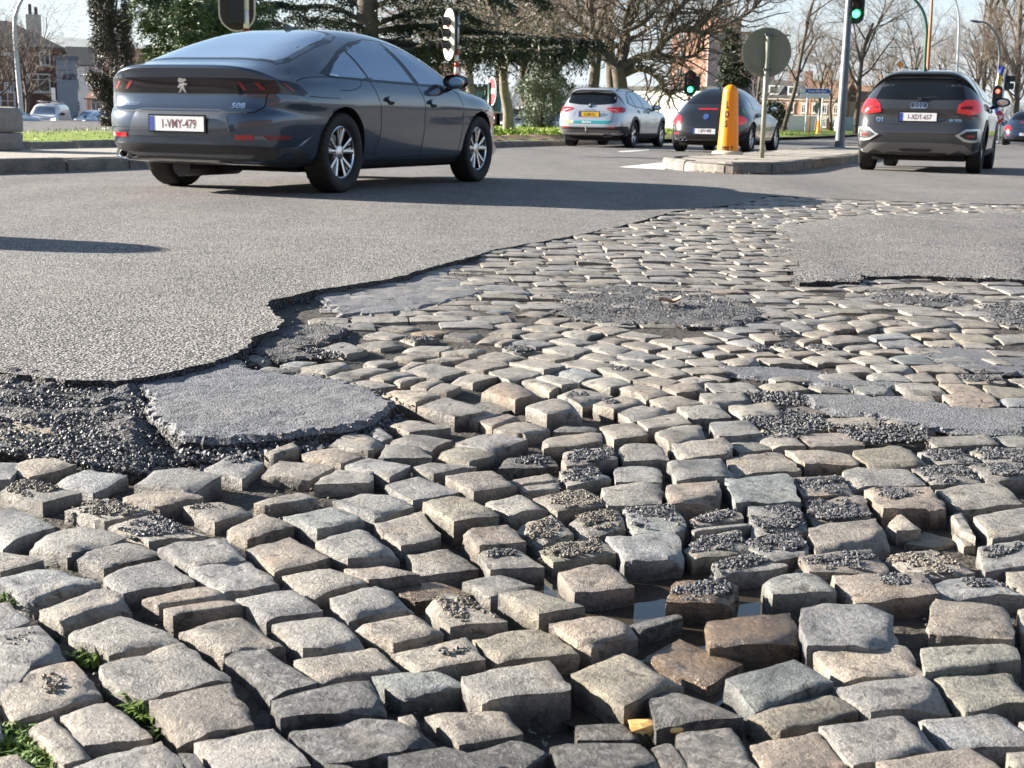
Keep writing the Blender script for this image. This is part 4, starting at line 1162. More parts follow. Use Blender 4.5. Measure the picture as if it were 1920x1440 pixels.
def mirror_pair(car, x, y, z, m=None, sc=1.0):
    for sy in (-1, 1):
        bm = bmesh.new(); bmesh.ops.create_uvsphere(bm, u_segments=20, v_segments=12, radius=1)
        for v in bm.verts:
            c = v.co; k = .6 if c.x < 0 else 1.0
            v.co = Vector((c.x * .085 * k, c.y * .115, c.z * (.072 if c.z > 0 else .062))) * sc
        me = bpy.data.meshes.new('door_mirror'); bm.to_mesh(me); bm.free(); o = link('door_mirror', me, m or car.paint, car.root, True); o.location = (x, sy * y, z)
        g = MB(); g.lathe([(.001, 0), (.6, 0), (.95, -.02), (1, -.08)], 24, 0, Matrix.Translation((-.052 * sc, 0, .004)) @ Matrix.Diagonal((1, .105 * sc, .062 * sc, 1)) @ Matrix.Rotation(R(-90), 4, 'Y') @ Matrix.Diagonal((1, 1, .1, 1)))
        go = g.build('mirror_glass', M_mirror, o, True)
        f = MB(); f.lathe([(.9, 0), (1.06, .1), (1.1, .5)], 24, 0, Matrix.Translation((-.050 * sc, 0, .004)) @ Matrix.Diagonal((1, .105 * sc, .062 * sc, 1)) @ Matrix.Rotation(R(-90), 4, 'Y') @ Matrix.Diagonal((1, 1, .1, 1))); f.build('mirror_rim', M_trim, o, True)
        a = MB(); a.tube([(x + .01, sy * (y - .06), z - .045), (x + .03, sy * (y - .17), z - .085)], [.022, .030], 8); a.build('mirror_arm', M_trim, car.root, True)
def handle(car, x, z, m=None, w=.20):
    for vw in ('R', 'L'):
        pl = [(x - w / 2, z - .012), (x - w / 2 + .02, z + .016), (x + w / 2 - .02, z + .018), (x + w / 2, z + .0), (x + w / 2 - .03, z - .02), (x - w / 2 + .03, z - .022)]
        car.patch('door_handle', pl, vw, m or car.paint, off=.030, step=.04, rnd_=3)
        car.patch('handle_recess', [(x - .07, z - .045), (x - .08, z + .01), (x + .06, z + .01), (x + .05, z - .045)], vw, M_gap, off=.002, step=.04, rnd_=3)
def fin(car, x):
    z = car.hit(x, 0, 'T')[0].z; z2 = car.hit(x + .18, 0, 'T')[0].z; b = MB()
    b.add([(x, -.026, z - .006), (x, .026, z - .006), (x + .18, .006, z2 - .006), (x + .18, -.006, z2 - .006), (x + .01, -.008, z + .055), (x + .01, .008, z + .055), (x + .05, .006, z + .05), (x + .05, -.006, z + .05)], [(0, 3, 2, 1), (4, 5, 6, 7), (0, 1, 5, 4), (1, 2, 6, 5), (2, 3, 7, 6), (3, 0, 4, 7)])
    b.build('antenna_fin', M_trim, car.root)
def pipes(car, x, ys, z, r=.035, m=None, ov=1.4):
    for y in ys:
        p = MB(); M = Matrix.Translation((x, y, z)) @ Matrix.Rotation(R(90), 4, 'Y') @ Matrix.Diagonal((1, ov, 1, 1)); p.lathe([(r, .18), (r, 0), (r * .86, -.004), (r * .8, .02), (r * .8, .15), (.001, .15)], 24, 0, M); p.build('exhaust_pipe', m or M_chrome, car.root, True)
def under(car, x0, x1, hw, z0=.17, z1=.30):
    u = MB(); u.box(((x0 + x1) / 2, 0, (z0 + z1) / 2), (x1 - x0, hw * 2, z1 - z0)); u.build('underbody', M_well, car.root)

# ---- the grey-blue fastback in front -------------------------------------------------
FB = dict(L=4.75, paint=M_blue, ra=1.05, fa=3.843, wr=.336, track=1.60, n=7,
  prof=[(.30, .235), (.12, .265), (.03, .34), (.004, .45), (.0, .56), (.02, .645), (.065, .70), (.085, .77), (.085, .83), (.080, .90), (.055, .965), (.040, .992), (.055, 1.012), (.12, 1.022), (.30, 1.052), (.60, 1.135), (.95, 1.245), (1.30, 1.335), (1.65, 1.387), (2.0, 1.403), (2.35, 1.393), (2.68, 1.345), (3.0, 1.25), (3.32, 1.11), (3.56, .995), (3.75, .955), (4.1, .905), (4.42, .83), (4.63, .73), (4.73, .58), (4.75, .42), (4.70, .27), (4.5, .205), (3.8, .19), (2.4, .185), (1.2, .195)],
  plan=[(0, .93), (.5, .975), (1.05, 1.0), (2.2, 1.0), (3.3, .995), (3.9, .985), (4.3, .95), (4.75, .87)],
  sec=[(.15, .845), (.24, .868), (.30, .878), (.40, .891), (.50, .903), (.59, .913), (.675, .915), (.735, .930), (.80, .921), (.87, .905), (.915, .885), (.95, .858), (1.0, .838), (1.08, .803), (1.16, .764), (1.24, .72), (1.32, .672), (1.38, .635), (1.45, .59)],
  p_rear=4.8, p_top=5.5, haunch=.016, rin=.8)
c = Car(FB, 'fastback_car', 'grey blue fastback car with four doors turning on the asphalt road in front')
c.patch('window_frame', [(.80, .985), (.98, 1.06), (1.27, 1.185), (1.58, 1.272), (1.95, 1.325), (2.3, 1.325), (2.6, 1.275), (2.85, 1.195), (3.08, 1.085), (3.28, .975), (3.30, .935), (3.22, .925), (2.4, .935), (1.7, .94), (1.0, .952)], 'R', M_trim, .003, .07, both=True)
c.patch('quarter_window', [(.95, .985), (1.10, 1.075), (1.33, 1.170), (1.385, 1.185), (1.545, .962), (1.10, .965)], 'R', M_glass, .006, .05, both=True)
c.patch('rear_door_window', [(1.425, 1.185), (1.65, 1.253), (1.95, 1.305), (2.14, 1.310), (2.415, .955), (1.585, .96)], 'R', M_glass, .006, .06, both=True)
c.patch('front_door_window', [(2.24, 1.308), (2.38, 1.298), (2.6, 1.252), (2.83, 1.175), (3.05, 1.068), (3.18, .985), (3.19, .952), (2.52, .952)], 'R', M_glass, .006, .06, both=True)
c.patch('chrome_tip', [(.93, .968), (1.06, .962), (1.06, .982), (.95, .985)], 'R', M_chrome, .010, .03, both=True)
c.patch('rear_window_frame', [(.41, -.66), (.39, -.3), (.385, 0), (.39, .3), (.41, .66), (.75, .675), (1.07, .645), (1.53, .555), (1.56, 0), (1.53, -.555), (1.07, -.645), (.75, -.675)], 'T', M_trim, .002, .08, rnd_=2)
c.patch('rear_window', [(.46, -.60), (.44, -.3), (.435, 0), (.44, .3), (.46, .60), (.75, .615), (1.05, .585), (1.45, .50), (1.47, 0), (1.45, -.50), (1.05, -.585), (.75, -.615)], 'T', M_glass, .004, .08, rnd_=2)
c.patch('windscreen', [(2.62, -.50), (2.66, 0), (2.62, .50), (3.1, .60), (3.5, .68), (3.62, 0), (3.5, -.68), (3.1, -.60)], 'T', M_glass, .004, .09)
# rear face
c.patch('light_panel', [(-.79, .80), (-.60, .795), (0, .793), (.60, .795), (.79, .80), (.785, .90), (.60, .912), (0, .914), (-.60, .912), (-.785, .90)], 'B', M_smoke, .006, .06)
c.patch('tail_light', [(.07, .812), (.24, .80), (.44, .79), (.50, .815), (.41, .885), (.28, .905), (.08, .905)], 'R', M_smoke, .006, .04, both=True)
for sg in (-1, 1):
    for y0 in (.50, .64):
        c.patch('light_claw', [(sg * y0, .885), (sg * (y0 + .035), .885), (sg * (y0 + .085), .825), (sg * (y0 + .055), .825)], 'B', M_redglow, .009, .03)
for vw in 'RL': c.patch('light_claw', [(.235, .885), (.265, .885), (.345, .82), (.315, .82)], vw, M_redglow, .009, .03)
for sg in (-1, 1):
    c.patch('reflector', [(sg * .52, .440), (sg * .52, .475), (sg * .66, .478), (sg * .665, .442)], 'B', M_red, .006, .04)
    c.patch('reflector_strip', [(sg * .665, .445), (sg * .67, .474), (sg * .77, .474), (sg * .78, .446)], 'B', M_gplastic, .005, .04)
for vw in 'RL': c.patch('side_reflector', [(.05, .445), (.05, .476), (.28, .478), (.33, .455), (.25, .445)], vw, mat('dim_red_lens', (.16, .02, .025), .25, coat=.5) if vw == 'R' else bpy.data.materials['dim_red_lens'], .005, .04)
c.patch('rear_diffuser', [(-.80, .262), (-.80, .385), (-.55, .395), (0, .398), (.55, .395), (.80, .385), (.80, .262), (.5, .250), (-.5, .250)], 'B', M_plastic, .006, .06)
c.patch('lower_trim', [(.10, .262), (.10, .385), (.40, .39), (.56, .33), (.62, .255)], 'R', M_plastic, .006, .06, both=True)
c.patch('plate_recess_shade', [(-.50, .455), (-.43, .66), (-.36, .675), (.36, .675), (.43, .66), (.50, .455)], 'B', paint('recess_shade_paint', (.055, .066, .085), .5, .35), .0035, .05)  # surface patch; the shade of the recess is put into its paint
c.plate('1-VMY-479', .555, 0, tilt=0.0)
gp = MB()
for v_ in ([(-.735, .80), (-.72, .70), (-.66, .652), (0, .645), (.66, .652), (.72, .70), (.735, .80)],): c.strip(v_, 'B', .010, mb=gp)
c.strip([(-.74, .915), (-.76, .975), (-.70, 1.0)], 'B', .008, mb=gp); c.strip([(.74, .915), (.76, .975), (.70, 1.0)], 'B', .008, mb=gp)
for vw in 'RL':
    c.strip([(1.56, .945), (1.60, .86), (1.66, .74), (1.70, .60), (1.68, .45), (1.62, .34), (1.63, .30), (2.44, .285)], vw, .008, sm=4, mb=gp)      # rear door
    c.strip([(2.45, .935), (2.53, .80), (2.56, .62), (2.55, .40), (2.52, .285)], vw, .008, sm=4, mb=gp)
    c.strip([(2.44, .285), (3.35, .285)], vw, .008, mb=gp)
    c.strip([(3.22, .925), (3.34, .85), (3.40, .70), (3.40, .45), (3.36, .285)], vw, .008, sm=4, mb=gp)
    c.strip([(.52, .79), (.72, .785), (.95, .785)], vw, .006, sm=4, mb=gp)
    c.strip([(1.02, .955), (.85, .955), (.55, .935), (.42, .905)], vw, .006, sm=4, mb=gp)
    c.strip([(1.42, .945), (1.36, .90), (1.20, .86), (.98, .85)], vw, .005, sm=4, mb=gp)
    c.strip([(3.30, .93), (3.6, .905), (4.1, .84), (4.4, .76)], vw, .008, sm=3, mb=gp)
tag(gp.build('panel_gap', M_gap, c.root), kind='stuff')
for vw in 'RL': c.patch('sill_trim', [(1.50, .215), (1.50, .262), (3.40, .262), (3.40, .215)], vw, M_plastic, .010, .08)
handle(c, 1.86, .80); handle(c, 2.72, .79)
mirror_pair(c, 3.12, .985, .985, M_trim)
c.text('508', .058, -.52, .705, m=M_chrome, sx=1.35); c.text('PEUGEOT', .030, .52, .705, m=M_chrome, sx=1.5)
lion = [(-.005, .045), (.03, .052), (.045, .03), (.03, .012), (.038, -.005), (.052, -.02), (.04, -.03), (.022, -.015), (.03, -.045), (.045, -.062), (.02, -.062), (.005, -.03), (-.012, -.062), (-.035, -.062), (-.015, -.03), (-.01, -.005), (-.03, -.01), (-.045, .008), (-.02, .01), (-.012, .022), (-.04, .03), (-.03, .045)]
c.patch('lion_emblem', [(a, b + .862) for a, b in lion], 'B', M_chrome, .012, .03)
fin(c, 1.60)
c.patch('headlight', [(3.95, .70), (4.1, .78), (4.45, .74), (4.62, .66), (4.4, .63)], 'R', M_clear, .005, .06, both=True)
pipes(c, .10, (.62, .52), .305, .034, M_gplastic); under(c, .9, 4.3, .55, .165, .28)
ex = MB(); ex.tube([(.5, .35, .20), (1.3, .35, .2)], .09, 12); ex.tube([(1.05, -.7, .25), (1.05, .7, .25)], .04, 10); ex.build('rear_axle', M_plastic, c.root)
c.wheels('twin'); c.place(-2.295, 11.856, 22.7)
car_fb = c

# ---- silver estate with the teal sticker ----------------------------------------------
ES = dict(L=4.69, paint=M_silver, ra=1.08, fa=3.78, wr=.335, track=1.58, zbot=.30,
  prof=[(.30, .27), (.12, .30), (.03, .38), (.0, .47), (.0, .58), (.03, .68), (.06, .78), (.09, .90), (.13, 1.0), (.20, 1.10), (.36, 1.30), (.40, 1.37), (.30, 1.425), (.34, 1.455), (.55, 1.475), (1.1, 1.50), (1.7, 1.50), (2.2, 1.47), (2.6, 1.385), (2.95, 1.235), (3.25, 1.07), (3.45, 1.0), (3.9, .955), (4.3, .86), (4.56, .72), (4.66, .55), (4.69, .42), (4.62, .28), (4.4, .215), (3.7, .20), (1.2, .20)],
  plan=[(0, .93), (.5, .98), (1.05, 1.0), (2.2, 1.0), (3.3, .99), (4.0, .97), (4.69, .86)],
  sec=[(.18, .85), (.30, .885), (.45, .902), (.60, .912), (.75, .910), (.87, .895), (.95, .865), (1.02, .835), (1.12, .79), (1.22, .74), (1.32, .685), (1.42, .62), (1.48, .565), (1.55, .5)], p_rear=5.4, p_top=7, haunch=.02, rin=.8)
c = Car(ES, 'estate_car', 'silver estate car with a teal sticker and yellow plate waiting on the far lane')
car_es = c
c.patch('window_frame', [(.70, 1.10), (.78, 1.20), (.95, 1.33), (1.15, 1.39), (1.6, 1.415), (2.1, 1.385), (2.45, 1.30), (2.8, 1.16), (3.05, 1.03), (3.05, .975), (2.0, .985), (1.2, 1.02)], 'R', M_trim, .003, .07, both=True)
c.patch('quarter_window', [(.80, 1.11), (.98, 1.30), (1.12, 1.355), (1.26, 1.06), (1.1, 1.055)], 'R', M_glass, .006, .06, both=True)
c.patch('rear_door_window', [(1.20, 1.37), (1.55, 1.395), (1.85, 1.385), (2.0, 1.01), (1.33, 1.04)], 'R', M_glass, .006, .07, both=True)
c.patch('front_door_window', [(1.92, 1.38), (2.15, 1.36), (2.45, 1.27), (2.75, 1.15), (2.95, 1.035), (2.95, 1.0), (2.08, 1.005)], 'R', M_glass, .006, .07, both=True)
c.patch('rear_window', [(-.60, 1.09), (-.64, 1.13), (-.61, 1.25), (-.55, 1.345), (0, 1.372), (.55, 1.345), (.61, 1.25), (.64, 1.13), (.60, 1.09), (.3, 1.055), (0, 1.045), (-.3, 1.055)], 'B', M_glass_dark, .004, .07)
c.patch('windscreen', [(2.40, -.52), (2.45, 0), (2.40, .52), (2.8, .60), (3.2, .68), (3.3, 0), (3.2, -.68), (2.8, -.60)], 'T', M_glass, .004, .09)
for sg in (-1, 1): c.patch('tail_light', [(sg * .43, .955), (sg * .47, .985), (sg * .66, 1.0), (sg * .82, 1.0), (sg * .82, .87), (sg * .66, .865), (sg * .55, .90)], 'B', M_redlit, .010, .05)
for vw in 'RL': c.patch('tail_light', [(.10, .87), (.10, 1.0), (.34, 1.005), (.46, .97), (.36, .90), (.24, .865)], vw, M_red, .010, .05)
for sg in (-1, 1): c.patch('light_strip', [(sg * .47, .945), (sg * .62, .925), (sg * .70, .895), (sg * .72, .91), (sg * .62, .945)], 'B', M_clear, .014, .04)
c.patch('lower_bumper', [(-.86, .27), (-.86, .52), (-.6, .505), (0, .495), (.6, .505), (.86, .52), (.86, .27)], 'B', M_plastic, .006, .07)
c.patch('lower_bumper', [(.05, .27), (.05, .53), (.48, .535), (.60, .45), (.64, .27)], 'R', M_plastic, .006, .07, both=True)
c.patch('skid_trim', [(-.80, .385), (-.80, .43), (0, .445), (.80, .43), (.80, .385), (.4, .36), (-.4, .36)], 'B', M_gplastic, .012, .06)
for sg in (-1, 1): c.patch('reflector', [(sg * .50, .485), (sg * .50, .505), (sg * .70, .515), (sg * .71, .48)], 'B', M_red, .012, .05)
c.patch('teal_sticker', [(-.62, .635), (-.50, .60), (.44, .598), (.44, .655), (-.56, .668)], 'B', M_teal, .003, .06)
c.patch('yellow_sticker', [(.44, .600), (.44, .655), (.58, .650), (.64, .628), (.58, .603)], 'B', M_yellow_st, .003, .05)
c.patch('white_sticker', [(.40, .600), (.40, .655), (.46, .655), (.46, .600)], 'B', M_whitest, .005, .05)
c.text('Siemens', .06, .05, .628, m=M_whitest, sx=1.25, off=.008, name='sticker_lettering')
c.text('FOCUS', .042, 0, .93, m=M_chrome, sx=2.2); c.patch('round_emblem', [(.055 * math.cos(a * .524), 1.005 + .024 * math.sin(a * .524)) for a in range(12)], 'B', M_navy, .012, .04)
c.plate('K-680-DL', .815, 0, m=M_plate_y, ink=M_ink)
gp = MB(); c.strip([(-.62, 1.0), (-.62, .70), (-.58, .655)], 'B', .008, mb=gp); c.strip([(.62, 1.0), (.62, .70), (.58, .655)], 'B', .008, mb=gp); c.strip([(-.58, .592), (.58, .592)], 'B', .008, mb=gp); c.strip([(-.42, .755), (-.36, .90), (.36, .90), (.42, .755)], 'B', .006, mb=gp)
for vw in 'RL':
    c.strip([(1.26, 1.03), (1.5, .85), (1.55, .6), (1.5, .36)], vw, .009, sm=3, mb=gp); c.strip([(2.03, .98), (2.08, .7), (2.06, .33)], vw, .009, sm=3, mb=gp); c.strip([(3.0, .97), (3.1, .75), (3.12, .5), (3.08, .33)], vw, .009, sm=3, mb=gp)
    c.patch('sill_cladding', [(1.46, .24), (1.46, .36), (3.36, .36), (3.36, .24)], vw, M_plastic, .012, .08)
    for xa in (1.08, 3.78):
        n0 = [(xa + .46 * math.cos(a), .335 + .46 * math.sin(a)) for a in np.linspace(-.2, math.pi + .2, 22)]; n1 = [(xa + .382 * math.cos(a), .335 + .382 * math.sin(a)) for a in np.linspace(math.pi + .2, -.2, 22)]
        c.patch('arch_cladding', n0 + n1, vw, M_plastic, .010, .06)
tag(gp.build('panel_gap', M_gap, c.root), kind='stuff'); handle(c, 1.50, .93); handle(c, 2.35, .92); mirror_pair(c, 2.86, .98, 1.03, M_trim)
rr_ = MB()
for sy in (-1, 1): rr_.tube([(x_, sy * .54, c.hit(x_, sy * .54, 'T')[0].z + d_) for x_, d_ in ((.55, -.005), (.66, .035), (1.0, .045), (1.5, .045), (1.95, .035), (2.08, -.005))], .017, 8)
rr_.build('roof_rail', M_trim, c.root, True)
th = MB(); th.tube([(.08, .02, .36), (-.05, .02, .37), (-.10, .02, .41), (-.10, .02, .47)], [.022, .022, .02, .018], 8); th.lathe([(.001, .03), (.02, .022), (.028, 0), (.02, -.022), (.001, -.03)], 12, 0, Matrix.Translation((-.10, .02, .49))); th.build('tow_bar', M_gplastic, c.root, True)
wp = MB(); wp.tube([(.17, -.02, 1.06), (.20, -.16, 1.075), (.235, -.30, 1.085)], .010, 6); wp.lathe([(.001, .03), (.025, .02), (.03, -.02)], 10, 0, Matrix.Translation((.14, 0, 1.05))); wp.build('rear_wiper', M_gplastic, c.root)
an = MB(); an.tube([(.60, 0, 1.47), (.50, 0, 1.60)], [.008, .004], 6); an.build('antenna', M_trim, c.root)
c.patch('headlight', [(4.0, .74), (4.1, .82), (4.35, .78), (4.55, .70), (4.4, .66)], 'R', M_clear, .005, .06, both=True); c.patch('grille', [(-.5, .50), (-.55, .66), (.55, .66), (.5, .50)], 'F', M_plastic, .006, .06)
pipes(c, .06, (-.42, -.52), .30, .036, M_gplastic); under(c, .3, 4.3, .7, .17, .30); c.wheels('five'); c.place(2.162, 35.307, 21.1)

# ---- black beetle-shaped coupe ---------------------------------------------------------
BT = dict(L=4.28, paint=M_black, ra=.87, fa=3.41, wr=.335, track=1.58, zbot=.27, zm=.52,
  prof=[(.28, .25), (.10, .28), (.02, .36), (.0, .45), (.02, .56), (.06, .68), (.12, .80), (.22, .92), (.38, 1.04), (.62, 1.20), (.92, 1.355), (1.25, 1.45), (1.62, 1.486), (2.0, 1.46), (2.35, 1.375), (2.65, 1.22), (2.88, 1.06), (3.05, .99), (3.4, .945), (3.75, .855), (4.05, .68), (4.22, .48), (4.26, .36), (4.18, .25), (3.9, .20), (1.0, .20)],
  plan=[(0, .90), (.4, .97), (.87, 1.0), (2.1, .98), (3.4, .99), (3.9, .93), (4.28, .78)],
  sec=[(.18, .84), (.30, .865), (.45, .880), (.60, .885), (.72, .878), (.82, .845), (.90, .80), (.98, .765), (1.1, .72), (1.22, .67), (1.33, .61), (1.42, .545), (1.52, .45)], p_rear=3.8, p_top=4.6, haunch=.045, rin=.8, fin=.9)
c = Car(BT, 'rounded_coupe', 'black rounded two door car behind the yellow bollard'); car_bt = c
c.patch('side_window', [(1.00, 1.03), (1.12, 1.17), (1.40, 1.30), (1.75, 1.355), (2.1, 1.325), (2.4, 1.22), (2.62, 1.08), (2.68, .985), (1.5, .985)], 'R', M_glass, .005, .07, both=True)
c.strip([(1.42, .99), (1.34, 1.27)], 'R', .05, .009, M_trim, 'window_pillar', both=True)
c.patch('rear_window', [(.50, -.56), (.44, 0), (.50, .56), (.80, .56), (1.12, .48), (1.18, 0), (1.12, -.48), (.80, -.56)], 'T', M_glass_dark, .004, .08, rnd_=2)
c.patch('windscreen', [(2.28, -.48), (2.33, 0), (2.28, .48), (2.6, .58), (2.85, .62), (2.92, 0), (2.85, -.62), (2.6, -.58)], 'T', M_glass, .004, .09)
for sg in (-1, 1): c.patch('tail_light', [(sg * .56, .69), (sg * .60, .80), (sg * .74, .83), (sg * .84, .76), (sg * .84, .66), (sg * .72, .62), (sg * .60, .63)], 'B', M_redlit, .012, .04, rnd_=3)
c.patch('brake_light', [(-.22, .955), (-.22, .985), (.22, .985), (.22, .955)], 'B', M_red, .008, .05)
c.patch('round_emblem', [(.062 * math.cos(a * .314), .80 + .062 * math.sin(a * .314)) for a in range(20)], 'B', M_chrome, .012, .04); c.patch('emblem_field', [(.050 * math.cos(a * .314), .80 + .050 * math.sin(a * .314)) for a in range(20)], 'B', M_euro, .014, .04)
c.patch('emblem_letters', [(-.034, .83), (-.012, .768), (0, .795), (.012, .768), (.034, .83), (.024, .83), (.012, .795), (.004, .815), (-.004, .815), (-.012, .795), (-.024, .83)], 'B', M_chrome, .017, .03)
c.plate('1-JRV-488', .475, 0)
c.patch('rear_diffuser', [(-.76, .26), (-.78, .34), (.78, .34), (.76, .26)], 'B', M_plastic, .006, .06)
for sg in (-1, 1): c.patch('reflector', [(sg * .60, .405), (sg * .60, .43), (sg * .78, .43), (sg * .78, .405)], 'B', M_red, .006, .05)
gp = MB(); c.strip([(-.52, .98), (-.58, .80), (-.55, .62), (-.45, .565), (.45, .565), (.55, .62), (.58, .80), (.52, .98)], 'B', .009, sm=3, mb=gp)
for vw in 'RL': c.strip([(1.45, .98), (1.38, .8), (1.36, .55), (1.42, .36), (2.7, .34), (2.86, .5), (2.88, .75), (2.74, .97)], vw, .009, sm=3, mb=gp); c.strip([(1.32, .30), (2.95, .30)], vw, .03, .008, M_chrome, 'sill_strip')
tag(gp.build('panel_gap', M_gap, c.root), kind='stuff'); handle(c, 1.62, .86); mirror_pair(c, 2.62, .97, 1.02)
fin(c, 1.22)
c.patch('headlight', [(.50, .58), (.55, .72), (.70, .74), (.74, .62), (.62, .55)], 'F', M_clear, .01, .05, rnd_=3); c.patch('headlight', [(-.50, .58), (-.55, .72), (-.70, .74), (-.74, .62), (-.62, .55)], 'F', M_clear, .01, .05, rnd_=3)
pipes(c, .06, (.46, .56), .285, .034); under(c, .3, 3.9, .66, .16, .28); c.wheels('multi'); c.place(4.542, 31.566, 23.2)

# ---- dark small SUV -------------------------------------------------------------------
SU = dict(L=4.19, paint=M_grey, ra=.80, fa=3.40, wr=.335, track=1.55, zbot=.30,
  prof=[(.30, .25), (.12, .28), (.04, .37), (.0, .48), (.0, .60), (.03, .68), (.055, .76), (.06, .84), (.05, .93), (.08, 1.0), (.14, 1.07), (.30, 1.25), (.42, 1.37), (.36, 1.425), (.42, 1.455), (.65, 1.48), (1.1, 1.505), (1.55, 1.508), (2.0, 1.48), (2.4, 1.40), (2.75, 1.24), (3.0, 1.09), (3.15, 1.03), (3.6, .985), (3.9, .91), (4.1, .77), (4.18, .58), (4.19, .44), (4.12, .29), (3.9, .23), (1.0, .215)],
  plan=[(0, .945), (.4, .985), (.8, 1.0), (2.0, 1.0), (3.2, .99), (3.7, .965), (4.19, .86)],
  sec=[(.18, .84), (.28, .868), (.40, .885), (.55, .897), (.72, .897), (.86, .888), (.96, .865), (1.03, .835), (1.1, .80), (1.2, .75), (1.3, .69), (1.4, .62), (1.47, .565), (1.55, .48)], p_rear=6.0, p_top=7, haunch=.018, rin=.75)
c = Car(SU, 'small_suv', 'dark grey compact SUV driving away on the right'); car_su = c
c.patch('window_frame', [(.66, 1.13), (.80, 1.28), (1.0, 1.385), (1.5, 1.41), (1.95, 1.37), (2.3, 1.27), (2.6, 1.12), (2.7, 1.04), (2.6, 1.02), (.9, 1.06)], 'R', M_trim, .003, .07, both=True)
c.patch('rear_door_window', [(.98, 1.10), (1.08, 1.35), (1.45, 1.385), (1.52, 1.06)], 'R', M_glass, .006, .07, both=True); c.patch('front_door_window', [(1.58, 1.385), (1.95, 1.345), (2.28, 1.245), (2.56, 1.10), (2.58, 1.05), (1.62, 1.06)], 'R', M_glass, .006, .07, both=True)
c.patch('rear_window', [(-.635, 1.055), (-.60, 1.16), (-.53, 1.325), (-.45, 1.355), (0, 1.365), (.45, 1.355), (.53, 1.325), (.60, 1.16), (.635, 1.055), (.3, 1.045), (0, 1.042), (-.3, 1.045)], 'B', M_glass_dark, .004, .07)
c.patch('windscreen', [(2.30, -.50), (2.34, 0), (2.30, .50), (2.6, .58), (2.95, .66), (3.02, 0), (2.95, -.66), (2.6, -.58)], 'T', M_glass, .004, .09)
for sg in (-1, 1):
    c.patch('tail_light', [(sg * .53, .865), (sg * .55, .975), (sg * .62, 1.035), (sg * .80, 1.055), (sg * .85, 1.03), (sg * .85, .86), (sg * .72, .835)], 'B', M_redlit, .010, .05)
    c.patch('light_element', [(sg * .58, .915), (sg * .58, .955), (sg * .74, .965), (sg * .74, .915)], 'B', M_redglow, .016, .04)
    c.patch('lamp_surround', [(sg * .535, .545), (sg * .60, .575), (sg * .68, .635), (sg * .865, .645), (sg * .875, .60), (sg * .87, .455), (sg * .76, .445), (sg * .66, .46)], 'B', M_gplastic if False else mat('satin_silver', (.62, .62, .60), .35, .7) if 'satin_silver' not in bpy.data.materials else bpy.data.materials['satin_silver'], .012, .05)
    c.patch('lamp_grille', [(sg * .595, .545), (sg * .69, .605), (sg * .83, .615), (sg * .835, .49), (sg * .76, .48), (sg * .68, .495)], 'B', M_plastic, .018, .05)
    c.patch('fog_lamp', [(sg * .69, .525), (sg * .70, .55), (sg * .80, .55), (sg * .80, .525)], 'B', M_redglow if sg > 0 else M_red, .024, .04)
for vw in 'RL': c.patch('tail_light', [(.07, .86), (.07, 1.04), (.30, 1.06), (.40, 1.0), (.28, .88)], vw, M_redlit, .010, .05)
c.patch('skid_plate', [(-.79, .255), (-.77, .33), (-.66, .415), (-.45, .43), (0, .435), (.45, .43), (.66, .415), (.77, .33), (.79, .255), (.70, .27), (.60, .335), (.45, .265), (.3, .225), (-.3, .225), (-.45, .265), (-.60, .335), (-.70, .27)], 'B', M_gplastic, .018, .05)
c.patch('diffuser_slot', [(-.24, .325), (-.22, .345), (.22, .345), (.24, .325), (.18, .30), (-.18, .30)], 'B', M_plastic, .022, .05)
gp = MB(); c.strip([(-.60, .70), (-.64, .79), (-.52, .86)], 'B', .009, mb=gp); c.strip([(.60, .70), (.64, .79), (.52, .86)], 'B', .009, mb=gp); c.strip([(-.60, .695), (.60, .695)], 'B', .009, mb=gp); c.strip([(-.80, .62), (-.5, .56), (.5, .56), (.80, .62)], 'B', .009, mb=gp)
for vw in 'RL':
    c.strip([(.95, 1.05), (1.15, .85), (1.2, .6), (1.16, .36)], vw, .009, sm=3, mb=gp); c.strip([(1.56, 1.02), (1.64, .7), (1.62, .33)], vw, .009, sm=3, mb=gp); c.strip([(2.6, 1.02), (2.72, .75), (2.70, .33)], vw, .009, sm=3, mb=gp)
    for xa in (.80, 3.40):
        n0 = [(xa + .45 * math.cos(a), .335 + .45 * math.sin(a)) for a in np.linspace(-.2, math.pi + .2, 22)]; n1 = [(xa + .382 * math.cos(a), .335 + .382 * math.sin(a)) for a in np.linspace(math.pi + .2, -.2, 22)]
        c.patch('arch_cladding', n0 + n1, vw, M_plastic, .010, .06)
    c.patch('sill_cladding', [(1.18, .24), (1.18, .34), (3.0, .34), (3.0, .24)], vw, M_plastic, .012, .08)
tag(gp.build('panel_gap', M_gap, c.root), kind='stuff')
for k in range(4):
    y0 = -.078 + k * .052; n0 = [(y0 + .040 * math.cos(a), .965 + .040 * math.sin(a)) for a in np.linspace(0, 2 * math.pi, 20, endpoint=False)]
    ri = MB(); c.strip([n for n in n0] + [n0[0]], 'B', .011, .008, mb=ri); ri.build('ring_emblem', M_chrome, c.root)
c.text('Q2', .075, .54, .755, m=M_chrome, sx=1.1); c.text('30 TFSI', .048, -.52, .755, m=M_chrome, sx=1.2); c.plate('1-XDT-657', .80, 0)
handle(c, 1.22, .93); handle(c, 1.86, .92); mirror_pair(c, 2.50, 1.0, 1.06, None, 1.05)
fin(c, .55)
wp = MB(); wp.tube([(.125, 0, 1.06), (.15, -.16, 1.08), (.17, -.30, 1.085)], .011, 6); wp.box((.10, 0, 1.055), (.05, .05, .045)); wp.build('rear_wiper', M_plastic, c.root)
